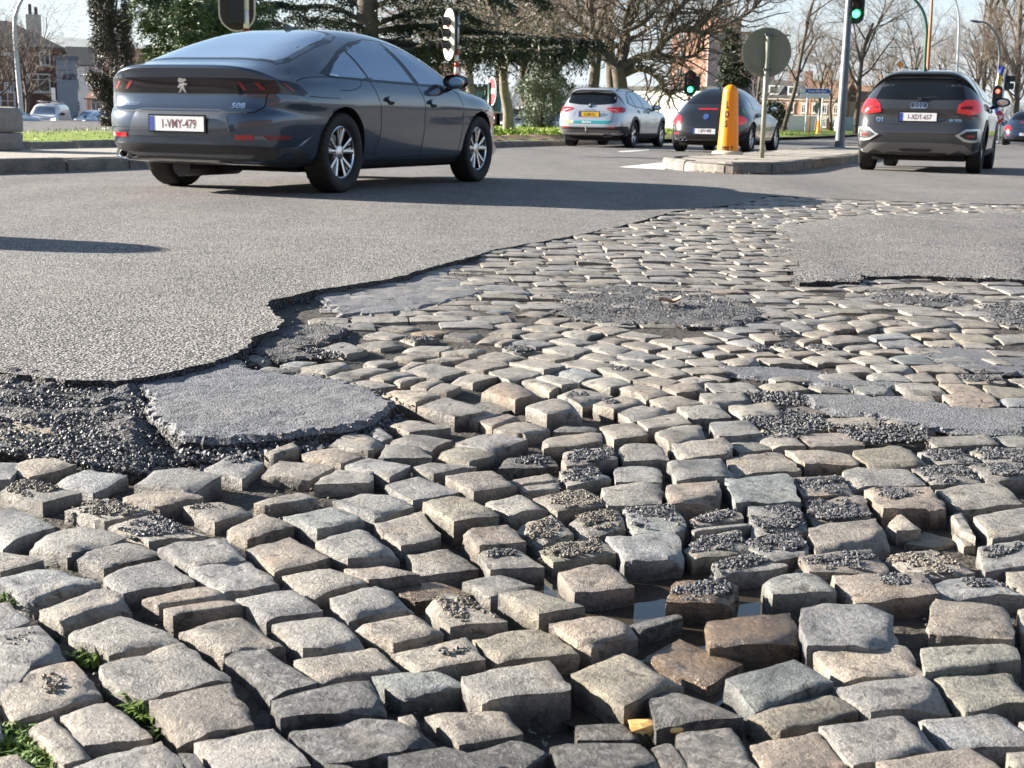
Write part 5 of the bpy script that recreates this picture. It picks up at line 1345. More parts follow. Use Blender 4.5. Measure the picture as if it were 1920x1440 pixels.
c.patch('headlight', [(3.55, .76), (3.65, .88), (3.95, .84), (4.1, .76), (3.95, .70)], 'R', M_headlit, .006, .06, both=True); c.patch('grille', [(-.40, .45), (-.48, .60), (-.40, .78), (.40, .78), (.48, .60), (.40, .45)], 'F', M_plastic, .008, .06)
c.patch('headlight', [(.50, .72), (.52, .80), (.76, .82), (.74, .74)], 'F', M_headlit, .008, .05); c.patch('headlight', [(-.50, .72), (-.52, .80), (-.76, .82), (-.74, .74)], 'F', M_headlit, .008, .05); c.plate('1-HKN-302', .42, view='F')
under(c, .35, 3.8, .66, .17, .30); c.wheels('five', M_alloy, .215); c.place(6.10, 20.6, 22.7)

# ---- white van ------------------------------------------------------------------------
VN = dict(L=4.75, cat='van', paint=M_whitep, ra=.85, fa=3.85, wr=.33, track=1.62, zbot=.28, zm=.75,
  prof=[(.10, .30), (.03, .38), (.0, .55), (.0, 1.0), (.03, 1.45), (.09, 1.75), (.20, 1.86), (.5, 1.895), (1.5, 1.91), (2.6, 1.90), (3.0, 1.86), (3.25, 1.76), (3.6, 1.47), (3.92, 1.22), (4.12, 1.12), (4.45, 1.03), (4.64, .92), (4.72, .74), (4.75, .55), (4.74, .40), (4.66, .29), (4.4, .23), (1.0, .23)],
  plan=[(0, .97), (.3, 1.0), (3.2, 1.0), (3.9, .99), (4.4, .95), (4.75, .86)], sec=[(.2, .90), (.4, .945), (.7, .96), (1.0, .955), (1.2, .93), (1.4, .89), (1.6, .84), (1.75, .79), (1.9, .70), (2.0, .6)], p_rear=8, p_top=8, p_front=4.0, haunch=.005, rin=.5, fin=.8)
c = Car(VN, 'white_van', 'white panel van with a roof rack parked before the brick house'); car_vn = c
c.patch('windscreen', [(-.72, 1.20), (-.62, 1.66), (0, 1.72), (.62, 1.66), (.72, 1.20), (.4, 1.17), (-.4, 1.17)], 'F', M_glass, .005, .1)
c.patch('side_window', [(3.0, 1.18), (3.0, 1.58), (3.2, 1.6), (3.55, 1.36), (3.72, 1.18), (3.6, 1.12), (3.15, 1.12)], 'R', M_glass, .005, .08, both=True)
c.patch('bumper', [(-.86, .30), (-.86, .62), (-.5, .66), (.5, .66), (.86, .62), (.86, .30)], 'F', M_plastic, .006, .08); c.patch('grille_bar', [(-.62, .87), (-.62, .90), (.62, .90), (.62, .87)], 'F', M_plastic, .006, .08)
for sg in (-1, 1): c.patch('headlight', [(sg * .56, .78), (sg * .60, .90), (sg * .84, .97), (sg * .86, .80), (sg * .70, .74)], 'F', M_headlit, .01, .06)
gp = MB()
for vw in 'RL': c.strip([(2.9, 1.75), (2.88, .35)], vw, .012, mb=gp); c.strip([(1.55, 1.75), (1.55, .4)], vw, .012, mb=gp); c.strip([(1.5, 1.28), (.1, 1.28)], vw, .012, mb=gp); c.patch('rub_strip', [(1.3, .58), (1.3, .66), (3.3, .66), (3.3, .58)], vw, M_plastic, .01, .1)
tag(gp.build('panel_gap', M_gap, c.root), kind='stuff'); c.plate('1-TRB-915', .47, view='F'); mirror_pair(c, 3.6, 1.12, 1.22, M_trim, 1.3)
rk = MB()
for yy in (-.6, .6): rk.tube([(.5, yy, 2.03), (3.0, yy, 2.03)], .03, 8)
for xx in (.6, 1.4, 2.2, 2.9):
    rk.tube([(xx, -.62, 2.03), (xx, .62, 2.03)], .025, 8)
    for yy in (-.6, .6): rk.tube([(xx, yy, 1.82), (xx, yy, 2.03)], .02, 6)
rk.build('roof_rack', M_gplastic, c.root, True); c.wheels('steel', None, .21)
def face(c, px, py, dist, head, z):
    """stand a car so that its middle shows at the photograph's column px"""
    p = D(px, py, dist); a = R(90 - head); mid = c.L / 2; c.root.location = (p.x - mid * math.cos(a), p.y - mid * math.sin(a), z); c.root.rotation_euler = (0, 0, a)
face(car_vn, 93, 220, 92, 174, -.78)
def dup_car(src, name, label, m, px, dist, head, z, group=None):
    o = copy_tree(src.root); o.name = name; tag(o, label, src.sp.get('cat', 'car'), group)
    if m:
        for ch in children(o):
            if ch.name.startswith('body') or ch.name.startswith('door_handle'):
                ch.material_slots[0].link = 'OBJECT'; ch.material_slots[0].material = m
    p = D(px, 230, dist); a = R(90 - head); mid = src.L / 2; o.location = (p.x - mid * math.cos(a), p.y - mid * math.sin(a), z); o.rotation_euler = (0, 0, a); return o
dup_car(car_su, 'parked_car', 'pale silver parked car facing the lawn right of the white van', M_palesilver, 191, 93, 178, -.78)
dup_car(car_su, 'parked_car', 'white parked car half hidden between the van and the silver parked car', M_whitep, 172, 101, 178, -.78)
dup_car(car_fb, 'parked_car', 'pale car behind the stone planter at the left edge', M_palesilver, 12, 80, 120, -.62)
dup_car(car_es, 'parked_car', 'white estate parked beyond the lawn beside the silver estate', M_whitep, 1024, 92, 262, -.35)
dup_car(car_su, 'parked_car', 'white small car parked behind the tree trunk', M_whitep, 975, 96, 255, -.35)
dup_car(car_bt, 'parked_car', 'dark rounded car half hidden behind the bonnet of the fastback', M_navy, 918, 96, 262, -.35)
dup_car(car_bt, 'hatchback_car', 'navy car leaving at the right edge', M_navy, 1926, 60, 22, .03)
dup_car(car_fb, 'parked_car', 'white car on the far side of the crossing under the stop sign', M_whitep, 1872, 82, 95, .0)
# ================================================================ KERBS, ISLAND, STREET FURNITURE
M_pole = mat('galvanised_grey', (.12, .13, .14), .5, .4, var=.2, vscale=5); M_polegreen = mat('green_pole_paint', (.03, .09, .06), .4); M_signback = mat('sign_back', (.15, .165, .115), .55, .2, base2=(.20, .215, .155), vscale=4, coord='obj'); M_poleolive = mat('olive_pole', (.27, .265, .21), .55, .2, var=.2, vscale=9)
M_yellow = mat('yellow_bollard_plastic', (.85, .235, .002), .38, base2=(.90, .28, .005), vscale=5, coord='obj'); M_redpaint = mat('red_paint', (.40, .035, .02), .5); M_whitepaint = mat('white_paint_metal', (.72, .71, .68), .5); M_blacklamp = mat('traffic_light_black', (.012, .013, .014), .5); M_cream = mat('cream_backplate', (.62, .58, .48), .5)
M_greenlit = mat('green_signal', (.02, .5, .15), .3, emit=(.05, 1.0, .3), es=2.2); M_redsig = mat('red_signal', (.6, .03, .02), .3, emit=(1, .05, .03), es=2.6); M_darklens = mat('unlit_lens', (.02, .015, .012), .15); M_darkred = mat('unlit_red_lens', (.16, .012, .012), .2)
M_signblue = mat('sign_blue', (.015, .09, .42), .4); M_signred = mat('sign_red', (.45, .02, .03), .45); M_signwhite = mat('sign_white', (.75, .75, .74), .45); M_signorange = mat('sign_orange', (.75, .27, .04), .45); M_lamppost = mat('lamp_post_grey', (.45, .47, .48), .4, .4); M_rust = mat('orange_brown_post', (.33, .13, .05), .6)
M_planter = mat('rough_concrete', (.21, .185, .165), .9, base2=(.30, .27, .24), vscale=14, bump=.9, bscale=60, coord='obj')
def kerb_line(path, w, h, z0, parent, step=1.0, seed=1):
    r = random.Random(seed); pts = catmull(path, 30); acc = 0; seg = [Vector((*pts[0], 0))]; k = 0
    run = [seg[0]]
    for p in pts[1:]:
        v = Vector((p[0], p[1], 0)); acc += (v - run[-1]).length; run.append(v)
        if acc >= step:
            d = (run[-1] - run[0]); L_ = d.length; d.normalize(); n = Vector((-d.y, d.x, 0)); vs = []; g = .018
            dz = r.uniform(-.014, .010)
            a, b = run[0] + d * g, run[-1] - d * g
            M_ = 6
            for i in range(M_ + 1):
                q = a.lerp(b, i / M_); m = run[min(len(run) - 1, int(i / M_ * (len(run) - 1) + .5))]; q = m if 0 < i < M_ else q
                for off, zz in ((0, 0), (.004, h * .7), (.02, h - .012), (.04, h), (w, h), (w, 0)):
                    j = Vector((i * 3.1 + k, off * 60, zz * 30)); e = noise.noise(j) * .008
                    vs.append((q + n * (off + e) + Vector((0, 0, z0 + zz + dz + e * .6)) if zz else q + n * off + Vector((0, 0, z0))))
            fs = [(i * 6 + j, i * 6 + j + 1, (i + 1) * 6 + j + 1, (i + 1) * 6 + j) for i in range(M_) for j in range(5)] + [tuple(range(6)), tuple(M_ * 6 + j for j in reversed(range(6)))]
            o = mesh('kerb_stone', vs, fs, M_kerb, parent); k += 1
            acc = 0; run = [run[-1]]
# left pavement and its kerb
LP = [(-11.0, 2.5), (-8.0, 8.0), (-5.45, 13.3), (-4.55, 15.2), (-2.55, 22.9), (-.75, 30.9), (.85, 35.3), (3.3, 41.0), (7.5, 50.0), (14.0, 66.0), (24, 96), (34, 132)]
lp_c = [np.array(p) for p in catmull(LP, 12)]
def off_path(c, d):
    out = []
    for i, p in enumerate(c):
        t = c[min(i + 1, len(c) - 1)] - c[max(i - 1, 0)]; t = t / np.linalg.norm(t); dd = d(p[1]) if callable(d) else d; out.append(p + np.array((-t[1], t[0])) * dd)
    return out
wid = lambda y: 2.55 if y < 22 else max(.35, 2.55 - (y - 22) * .28)
inner = off_path(lp_c, .14); back = off_path(lp_c, wid)
pav = mesh('pavement', [(p[0], p[1], .165) for p in inner] + [(p[0], p[1], .165) for p in back], [(i, i + 1, len(inner) + i + 1, len(inner) + i) for i in range(len(inner) - 1)], M_paving); tag(pav, kind='structure')
kerb_line(LP[:8], .16, .14, .03, pav, 1.0)
# lawn: rises a little behind its own low kerb, falls away beyond
def lawn_z(t, y): return .20 + .04 * math.sin(y * .21) + .03 * min(1, t / 3) - (0.0 if t < 55 else min(1.0, (t - 55) * .02))
cols_ = [0, .15, .5, 1, 1.6, 2.4, 3.5, 5, 7, 10, 14, 19, 26, 35, 45, 60, 90]
lv = []
for i, p in enumerate(back):
    for t in cols_:
        q = off_path(back, t)[i] if False else None
bn = [back[min(i + 1, len(back) - 1)] - back[max(i - 1, 0)] for i in range(len(back))]; bn = [np.array((-b[1], b[0])) / np.linalg.norm(b) for b in bn]
for p, n in zip(back, bn):
    for t in cols_:
        x, y = p[0] + n[0] * t, p[1] + n[1] * t
        dist = t if p[1] < 60 else t
        z = .165 if t == 0 else .20 + .05 * min(1, t / 2) + .025 * noise.noise(Vector((x * .3, y * .3, 0))) - max(0, min(1.0, (t - (13 if p[1] < 24 else 32)) * .05)) - max(0, min(1.0, (-x - 9.6) * .09))
        lv.append((x, y, z))
nc = len(cols_)
lawn = mesh('lawn', lv, [(i * nc + j, (i + 1) * nc + j, (i + 1) * nc + j + 1, i * nc + j + 1)[::-1] for i in range(len(back) - 1) for j in range(nc - 1)], M_grass, smooth=True); tag(lawn, kind='structure')
kerb_line([tuple(p) for p in back[::12][:5]] , .12, .10, .165, pav, 1.0, 3)
earth = off_path(back, .9); mid = [(a * .5 + b * .5) for a, b in zip(back, earth)]
ev, ef = [], []; er = random.Random(8)
idx_e = [i for i, p in enumerate(back) if 26 < p[1] < 60]
for i in idx_e:
    for k, (q, z) in enumerate(((back[i], .175), (mid[i], .27), (earth[i], .262))): ev.append((q[0] + er.uniform(-.05, .05), q[1] + er.uniform(-.12, .12), z + er.uniform(-.03, .03)))
for a in range(len(idx_e) - 1):
    for k in range(2): ef.append((a * 3 + k, (a + 1) * 3 + k, (a + 1) * 3 + k + 1, a * 3 + k + 1))
tag(mesh('dead_leaf_earth', ev, ef, M_earth), kind='stuff')
gv, gf = [], []
for _ in range(17000):
    i = er.randrange(len(back) - 1); f = er.random(); p = back[i] * (1 - f) + back[i + 1] * f
    if p[1] < 8 or p[1] > 75: continue
    t = er.random() ** 1.4 * (13 if p[1] < 24 else 30) + (.05 if p[1] < 24 else .5); q = p + bn[i] * t
    if abs(q[0]) > 2 + .45 * q[1] or q[0] < -10.6: continue
    z = .20 + .05 * min(1, t / 2); sc = .6 + q[1] * .02
    blade(gv, gf, Vector((q[0], q[1], z - .02)), er.uniform(.03, .075) * sc, .008 * sc, er.uniform(.2, 1.1), er.random() * 6.28)
    if p[1] > 26 and q[0] > -3 and er.random() < .2:
        for _k in range(3): blade(gv, gf, Vector((q[0], q[1], z - .02)), er.uniform(.10, .24), .03, er.uniform(.4, 1.2), er.random() * 6.28)
tag(mesh('grass', gv, gf, M_blade), kind='stuff')
# verge on the far right and road markings
vg = mesh('verge', [(30, 128, .03), (150, 128, .03), (150, 128.3, .16), (30, 128.3, .16), (150, 190, .3), (30, 190, .3)], [(0, 1, 2, 3), (3, 2, 4, 5)], M_grass); tag(vg, kind='structure')
vg2 = mesh('verge', [(28, 74, .03), (60, 74, .03), (60, 74.2, .17), (28, 74.2, .17), (60, 84, .25), (28, 84, .25)], [(0, 1, 2, 3), (3, 2, 4, 5)], M_grass); tag(vg2, kind='structure')
def marking(px, z=.034):
    pts = [P(x, y, z) for x, y in px]; o = mesh('road_marking', pts, [tuple(range(len(pts)))], M_white_line, road); return o
marking([(1160, 313), (1238, 305), (1262, 309), (1245, 318)])
marking([(1158, 283.5), (1216, 280.5), (1218, 282), (1164, 285.2)])
for x0 in (1462, 1520): marking([(x0, 259), (x0 + 26, 257.5), (x0 + 28, 259), (x0 + 3, 260.6)])
marking([(1845, 265), (1875, 264.5), (1876, 267), (1846, 267.4)])
# ---- traffic island
u_ = np.array((math.sin(R(21.5)), math.cos(R(21.5)))); n_ = np.array((u_[1], -u_[0]))
fr = [P(x, y, .03) for x, y in ((1243, 312), (1262, 318), (1300, 322), (1370, 326), (1430, 326), (1482, 323))]
right0 = np.array((fr[-1].x, fr[-1].y)); left0 = np.array((fr[0].x, fr[0].y))
edge = [tuple(right0 + u_ * k) for k in (34, 24, 14, 6, 1.2)] + [(f.x, f.y) for f in reversed(fr)] + [tuple(left0 + u_ * k + n_ * min(.25, k * .05)) for k in (1.5, 6, 14, 24, 34)]
edge = edge[::-1]
isl_pts = [tuple(p) for p in catmull(edge, 10)]
isl = mesh('traffic_island', [(p[0], p[1], .155) for p in isl_pts], [tuple(range(len(isl_pts)))], M_paving); tag(isl, kind='structure')
if isl.data.polygons[0].normal.z < 0: isl.data.flip_normals()
kerb_line(edge, .17, .145, .03, isl, .85, 5)
for k in range(16):       # paving flags on the island
    for j in range(2):
        c0 = right0 * .5 + left0 * .5 + u_ * (1.2 + k * 1.05 + .1 * j) + n_ * (-.42 + .84 * j); b = MB(); b.box((c0[0], c0[1], .158 + .004 * ((k * 7 + j * 3) % 3)), (.81, 1.02, .02), rz=-R(21.5)); b.build('paving_flag', M_paving, isl)
dl, df = [], []
for _ in range(420):      # dry leaf litter along the kerb foot
    t = er.random(); k = er.choice((2, 3, 3, 4, 4)) ; a_, b_ = fr[k], fr[min(k + 1, len(fr) - 1)]; p = a_.lerp(b_, t); p = Vector((p.x + er.gauss(0, .05), p.y - abs(er.gauss(.02, .07)), .036)); s_ = er.uniform(.01, .03); n = len(dl); an_ = er.random() * 6.28
    dl += [tuple(p + Vector((math.cos(an_ + q) * s_, math.sin(an_ + q) * s_ * .6, er.uniform(0, .015)))) for q in (0, 1.57, 3.14, 4.7)]; df.append((n, n + 1, n + 2, n + 3))
tag(mesh('leaf_litter', dl, df, mat('leaf_litter', (.22, .15, .08), .9, base2=(.45, .36, .24), vscale=40)), kind='stuff')
# ---- yellow bollard
def bollard(name, loc, h, label, letters=True):
    r0 = empty(name, loc); tag(r0, label, 'bollard', None); rb, rt = .180 * h / 1.16, .122 * h / 1.16
    b = MB(); b.lathe([(rb, .0), (rb * .995, .02), (rt * 1.04, h * .86)] + [(rt * 1.04 * math.cos(a), h * .86 + rt * 1.1 * math.sin(a)) for a in np.linspace(.1, 1.5, 9)] + [(.001, h * .86 + rt * 1.1)], 40); b.build('body', M_yellow, r0, True)
    f = MB(); f.lathe([(rb * 1.42, -.05), (rb * 1.45, .0), (rb * 1.42, .028), (rb * 1.15, .045), (rb * .99, .05)], 40); f.build('foot', mat('pale_foot', (.50, .42, .30), .8, base2=(.60, .52, .40), vscale=20) if 'pale_foot' not in bpy.data.materials else bpy.data.materials['pale_foot'], r0, True)
    if letters:
        def curved(txt, size, z, ang0, sx=1.0, nm='lettering'):
            vs, fs = text_geo(txt, size, sx, .05); rad = rb + (rt * 1.04 - rb) * z / (h * .86); out = []
            for a, w in vs:
                rr = rb + (rt * 1.04 - rb) * (z + w) / (h * .86) + .002; th = ang0 + a / rad; out.append((math.cos(th) * rr, math.sin(th) * rr, z + w))
            mesh(nm, out, fs, M_ink, r0)
        cdir = math.atan2(-loc[1], -loc[0]) - .30
        curved('L', .15, .80, cdir, .5); curved('O', .15, .645, cdir, .62); curved('5', .15, .49, cdir - .02, .6); curved('392 7', .09, .09, cdir + .25, 1.0)
    return r0
pb = P(1364, 291, .16); bollard('yellow_bollard', (pb.x, pb.y, .185), 1.16, 'yellow domed plastic bollard with black stencilled letters at the island tip')
b2 = bollard('shadow_caster_bollard', (-5.35, 7.30, .03), 1.25, 'unseen grey stand-in in squat bollard shape added outside the left edge to cast a long shadow', False); b2.scale = (2.0, 2.0, 1.0)  # unseen stand-in, widened to shape the shadow entering on the left
for ch in children(b2): ch.material_slots[0].link = 'OBJECT'; ch.material_slots[0].material = M_planter
# ---- pole helper and signs
def pole(root, x, y, z0, z1, r, m, k=16, name='pole', dx=0.0):
    b = MB(); b.tube([(x, y, z0), (x + dx, y, z1)], r, k); return b.build(name, m, root, True)
def disc(root, name, c, nrm, rx, rz, th, m, k=40, shape=None, ofs=0.0):
    """flat sign plate: c centre, nrm horizontal facing angle"""
    f = Vector((math.cos(nrm), math.sin(nrm), 0)); s = Vector((-f.y, f.x, 0)); c = Vector(c) + f * ofs; pts = shape or [(math.cos(2 * math.pi * i / k) * rx, math.sin(2 * math.pi * i / k) * rz) for i in range(k)]
    n = len(pts); vs = [c + s * a + Vector((0, 0, b)) + f * th / 2 for a, b in pts] + [c + s * a + Vector((0, 0, b)) - f * th / 2 for a, b in pts]
    return mesh(name, vs, [tuple(range(n)), tuple(range(2 * n - 1, n - 1, -1))] + [(i, n + i, n + (i + 1) % n, (i + 1) % n) for i in range(n)], m, root)
def sign_text(root, txt, size, c, nrm, m, ofs, sx=1.0, name='lettering'):
    f = Vector((math.cos(nrm), math.sin(nrm), 0)); s = Vector((-f.y, f.x, 0)); c = Vector(c) + f * ofs; vs, fs = text_geo(txt, size, sx)
    return mesh(name, [c + s * a + Vector((0, 0, b)) for a, b in vs], fs, m, root)
ps = P(1428, 297, .16)
rs = empty('round_sign', (ps.x, ps.y, .155)); tag(rs, 'back of a round grey green road sign on a pole beside the yellow bollard', 'road sign')
Ys = ps.y; zt = D(1437, 70, Ys).z - .155; zc = D(1436, 98, Ys).z - .155; rad = 44.5 / F_PX * Ys
pole(rs, 0, 0, 0, zt, .036, M_poleolive, 20); disc(rs, 'plate', (0, .06, zc), R(88), rad, rad, .012, M_signback, 48)
for dz_ in (.26, -.26): b = MB(); b.box((0, .045, zc + dz_), (rad * 1.78, .016, .028)); b.build('rail', M_signback, rs)
for dz_ in (.26, -.26):
    b = MB(); b.box((0, .004, zc + dz_), (.10, .088, .035)); b.box((.062, .01, zc + dz_), (.03, .03, .03)); b.build('clamp', M_pole, rs)
cap = MB(); cap.lathe([(.038, zt - .01), (.034, zt + .015), (.001, zt + .022)], 16); cap.build('cap', M_poleolive, rs, True)
# ---- signal heads
def head(root, c, nrm, s=1.0, lit=None, backplate=M_blacklamp, rim=None, visor=True, w=.26, h=.47, rim_ofs=-.006):
    f = Vector((math.cos(nrm), math.sin(nrm), 0)); sd = Vector((-f.y, f.x, 0)); c = Vector(c)
    def stadium(w_, h_, k=12): return [(w_ * math.cos(a), (h_ - w_) + w_ * math.sin(a)) for a in np.linspace(0, math.pi, k)] + [(w_ * math.cos(a), -(h_ - w_) + w_ * math.sin(a)) for a in np.linspace(math.pi, 2 * math.pi, k)]
    w *= s; h *= s
    if rim: disc(root, 'backplate_rim', c, nrm, 0, 0, .02, rim, shape=stadium(w * 1.10, h * 1.05), ofs=rim_ofs)
    disc(root, 'backplate', c, nrm, 0, 0, .025, backplate, shape=stadium(w, h))
    bx = MB(); bx.box(c - f * .07 * s, (.14 * s, .24 * s, .74 * s), rz=nrm); bx.build('housing', M_blacklamp, root)
    for i, nm in enumerate(('red', 'amber', 'green')):
        cc = c + Vector((0, 0, (.235 - .235 * i) * s)); m = M_darkred if nm == 'red' else M_darklens
        if lit == nm: m = M_redsig if nm == 'red' else M_greenlit
        disc(root, 'lens', cc, nrm, .098 * s, .098 * s, .02, m, 24, ofs=.022)
        if visor:
            v, q = [], []; K = 14
            for j in range(K + 1):
                a = R(-25) + R(230) * j / K
                for d_ in (.01, .20 * (1 - .25 * abs(j / K - .5)) + .02): v.append(cc + sd * math.cos(a) * .115 * s + Vector((0, 0, math.sin(a) * .115 * s)) + f * d_ * s)
            q = [(2 * j, 2 * j + 1, 2 * j + 3, 2 * j + 2) for j in range(K)]; o = mesh('visor', v, q, M_blacklamp, root); md = o.modifiers.new('s', 'SOLIDIFY'); md.thickness = .008
def striped(root, x, y, z0, z1, r, n, first=0):
    for i in range(n): pole(root, x, y, z0 + (z1 - z0) * i / n, z0 + (z1 - z0) * (i + 1) / n, r, M_whitepaint if (i + first) % 2 else M_redpaint, 14, 'pole_band')
def at_px(x, y, dist): return D(x, y, dist)
# left foreground signal seen from the back (its top is above the frame)
q = at_px(462, 60, 27); rt_ = empty('traffic_light', (q.x, q.y, .2)); tag(rt_, 'traffic light seen from behind on a red and white pole above the fastback roof', 'traffic light')
zc_ = at_px(443, 8, 27).z - .2; xo = at_px(443, 8, 27).x - q.x
striped(rt_, 0, 0, 0, zc_ - .1, .055, 7, 1); pole(rt_, 0, 0, zc_ - .1, zc_ + 1.2, .06, M_whitepaint)
head(rt_, (xo, .05, zc_ + .10), R(95), 1.25, None, mat('brown_black_plate', (.030, .018, .015), .5), M_cream, rim_ofs=.008)
# second signal, three hoods, oval cream back plate
q = at_px(855, 200, 31); rt_ = empty('traffic_light', (q.x, q.y, .2)); tag(rt_, 'traffic light with oval cream backplate on a red and white striped pole', 'traffic light')
z_h = at_px(843, 65, 31).z - .2; xo = at_px(842, 65, 31).x - q.x
striped(rt_, 0, 0, 0, at_px(855, 92, 31).z - .2, .05, 15); pole(rt_, 0, 0, at_px(855, 92, 31).z - .2, at_px(855, 30, 31).z - .2, .05, mat('aluminium', (.5, .5, .5), .4, .6)); head(rt_, (xo, -.05, z_h), R(207), 1.08, None, M_cream, M_cream, True, .24, .50)
b = MB(); b.box((xo / 2, -.02, z_h + .2), (abs(xo) + .1, .05, .05)); b.box((xo / 2, -.02, z_h - .2), (abs(xo) + .1, .05, .05)); b.build('bracket', M_pole, rt_)
q = at_px(1290, 250, 52); rt_ = empty('traffic_light', (q.x, q.y, .1)); tag(rt_, 'black traffic light showing green above the black coupe', 'traffic light')
z_h = at_px(1290, 156, 52).z - .1; head(rt_, (0, -.05, z_h), R(268), 1.0, 'green', M_blacklamp, None, True, .235, .47); striped(rt_, 0, .08, 0, z_h - .3, .05, 8); b = MB(); b.box((.28, .05, z_h), (.18, .12, .5)); b.build('side_lamp', M_blacklamp, rt_)
q = P(1574, 277, .16); Yg = q.y; rt_ = empty('traffic_light', (q.x, q.y, .155)); tag(rt_, 'tall grey signal pole with a green light high on the island', 'traffic light')
zt = at_px(1595, -60, Yg).z; b = MB(); b.lathe([(.118, 0), (.118, .02), (.108, .6), (.105, 1.85), (.100, 1.86), (.098, 2.35), (.092, 2.36), (.080, zt)], 24); b.build('pole', M_pole, rt_, True)
b = MB(); b.lathe([(.20, 0), (.20, .02), (.125, .03), (.12, .08)], 20); b.build('base_plate', M_pole, rt_)
z_h = at_px(1604, 10, Yg).z - .155; xo = at_px(1605, 10, Yg).x - q.x; head(rt_, (xo, -.05, z_h), R(262), .88, 'green', M_blacklamp, None, True, .22, .50)
b = MB(); b.box((xo / 2, 0, z_h + .15), (xo, .05, .05)); b.build('bracket', M_pole, rt_)
q = at_px(1864, 240, 66); rt_ = empty('traffic_light', (q.x, q.y, .03)); tag(rt_, 'traffic light showing red on an orange post right of the SUV', 'traffic light')
z_h = at_px(1864, 180, 66).z - .03; head(rt_, (0, -.05, z_h), R(265), .95, 'red', M_blacklamp, mat('grey_rim', (.5, .5, .5), .5), False, .235, .52); pole(rt_, 0, .08, 0, z_h - .4, .09, M_rust)
q = at_px(1884, 240, 70); rt_ = empty('traffic_light', (q.x, q.y, .03)); tag(rt_, 'pair of dark side facing signal lamps on a pale pole below the flag', 'traffic light')
pole(rt_, -.25, 0, 0, at_px(1880, 140, 70).z, .05, M_lamppost); b = MB(); zz = at_px(1885, 158, 70).z; b.box((.1, 0, zz + .25), (.32, .25, .30)); b.build('lamp_box', M_blacklamp, rt_); b = MB(); b.box((.05, 0, zz - .12), (.36, .25, .30)); b.build('lamp_box', M_blacklamp, rt_); b = MB(); b.box((-.1, 0, zz + .05), (.3, .05, .7)); b.build('bracket', M_blacklamp, rt_)
# no-entry sign
q = at_px(917, 240, 33); rs = empty('no_entry_sign', (q.x, q.y, .2)); tag(rs, 'red no entry sign with a white bar on a green post', 'road sign')
zc_ = at_px(923, 171, 33).z - .2; nr = R(198); dx = at_px(923, 171, 33).x - q.x
pole(rs, 0, 0, 0, zc_ + .2, .045, M_polegreen); disc(rs, 'plate', (dx, -.07, zc_), nr, .335, .335, .015, M_signwhite, 40); disc(rs, 'red_field', (dx, -.07, zc_), nr, .315, .315, .004, M_signred, 40, ofs=.011); disc(rs, 'white_bar', (dx, -.07, zc_), nr, 0, 0, .004, M_signwhite, shape=[(-.25, -.055), (.25, -.055), (.25, .055), (-.25, .055)], ofs=.015)
# direction sign
q = at_px(1530, 240, 80); rs = empty('direction_sign', (q.x, q.y, .1)); tag(rs, 'blue and white direction sign on two pale poles before the brick houses', 'road sign')
zc_ = at_px(1528, 171, 80).z - .1; nr = R(-92)
for xx in (-.60, .30): pole(rs, xx, .08, 0, zc_ + .2, .045, M_whitepaint)
disc(rs, 'blue_arrow_board', (-.02, 0, zc_ + .01), nr, 0, 0, .03, M_signblue, shape=[(-.72, -.12), (.62, -.12), (.76, 0), (.62, .12), (-.72, .12)]); disc(rs, 'board_edge', (-.10, 0, zc_ + .01), nr, 0, 0, .02, M_signwhite, shape=[(-.92, -.14), (.70, -.14), (.90, 0), (.70, .14), (-.92, .14)], ofs=-.006); disc(rs, 'white_board', (-.14, 0, zc_ - .27), nr, 0, 0, .02, M_signwhite, shape=[(-.88, -.12), (.80, -.12), (.80, .12), (-.88, .12)])
sign_text(rs, 'Toutes Directions', .17, (-.06, 0, zc_ + .01), nr, M_signwhite, .018, .86); sign_text(rs, 'Centre', .17, (-.05, 0, zc_ - .27), nr, M_ink, .013, 1.0)
q = at_px(1533, 242, 84); rs = empty('round_sign', (q.x, q.y, .1)); tag(rs, 'small dark round sign back beneath the blue direction sign', 'road sign'); zc_ = at_px(1533, 203, 84).z - .1; pole(rs, 0, 0, 0, zc_, .04, M_lamppost); disc(rs, 'plate', (0, .06, zc_), R(90), .30, .36, .02, M_signback)
q = at_px(1535, 241, 82); bollard('yellow_bollard', (q.x, q.y, .15), .95, 'small far yellow bollard under the direction sign', False)
q = at_px(1517, 241, 81); pr_ = empty('thin_post', (q.x, q.y, .1)); tag(pr_, 'thin orange striped post between the poles of the direction sign', 'post'); pole(pr_, 0, 0, 0, at_px(1517, 180, 81).z, .045, M_rust)
# priority diamond, stop, blue arrow, flag
q = at_px(1679, 240, 60); rs = empty('priority_sign', (q.x, q.y, .03)); tag(rs, 'orange diamond priority sign rising behind the SUV roof', 'road sign'); zc_ = at_px(1680, 121, 60).z - .03; pole(rs, 0, .05, 0, zc_ + .1, .03, M_lamppost)
disc(rs, 'plate', (0, 0, zc_), R(-92), 0, 0, .02, M_signwhite, shape=[(0, -.24), (.24, 0), (0, .24), (-.24, 0)]); disc(rs, 'orange_field', (0, 0, zc_), R(-92), 0, 0, .006, M_signorange, shape=[(0, -.17), (.17, 0), (0, .17), (-.17, 0)], ofs=.014)
q = at_px(1867, 244, 64); rs = empty('stop_sign', (q.x, q.y, .03)); tag(rs, 'red octagonal stop sign partly behind the blue arrow sign', 'road sign'); zc_ = at_px(1866, 220, 64).z - .03; nr = R(-95); pole(rs, .03, .06, 0, zc_ + .2, .035, M_lamppost)
oc = lambda r_: [(r_ * math.cos(R(22.5 + 45 * i)), r_ * math.sin(R(22.5 + 45 * i))) for i in range(8)]
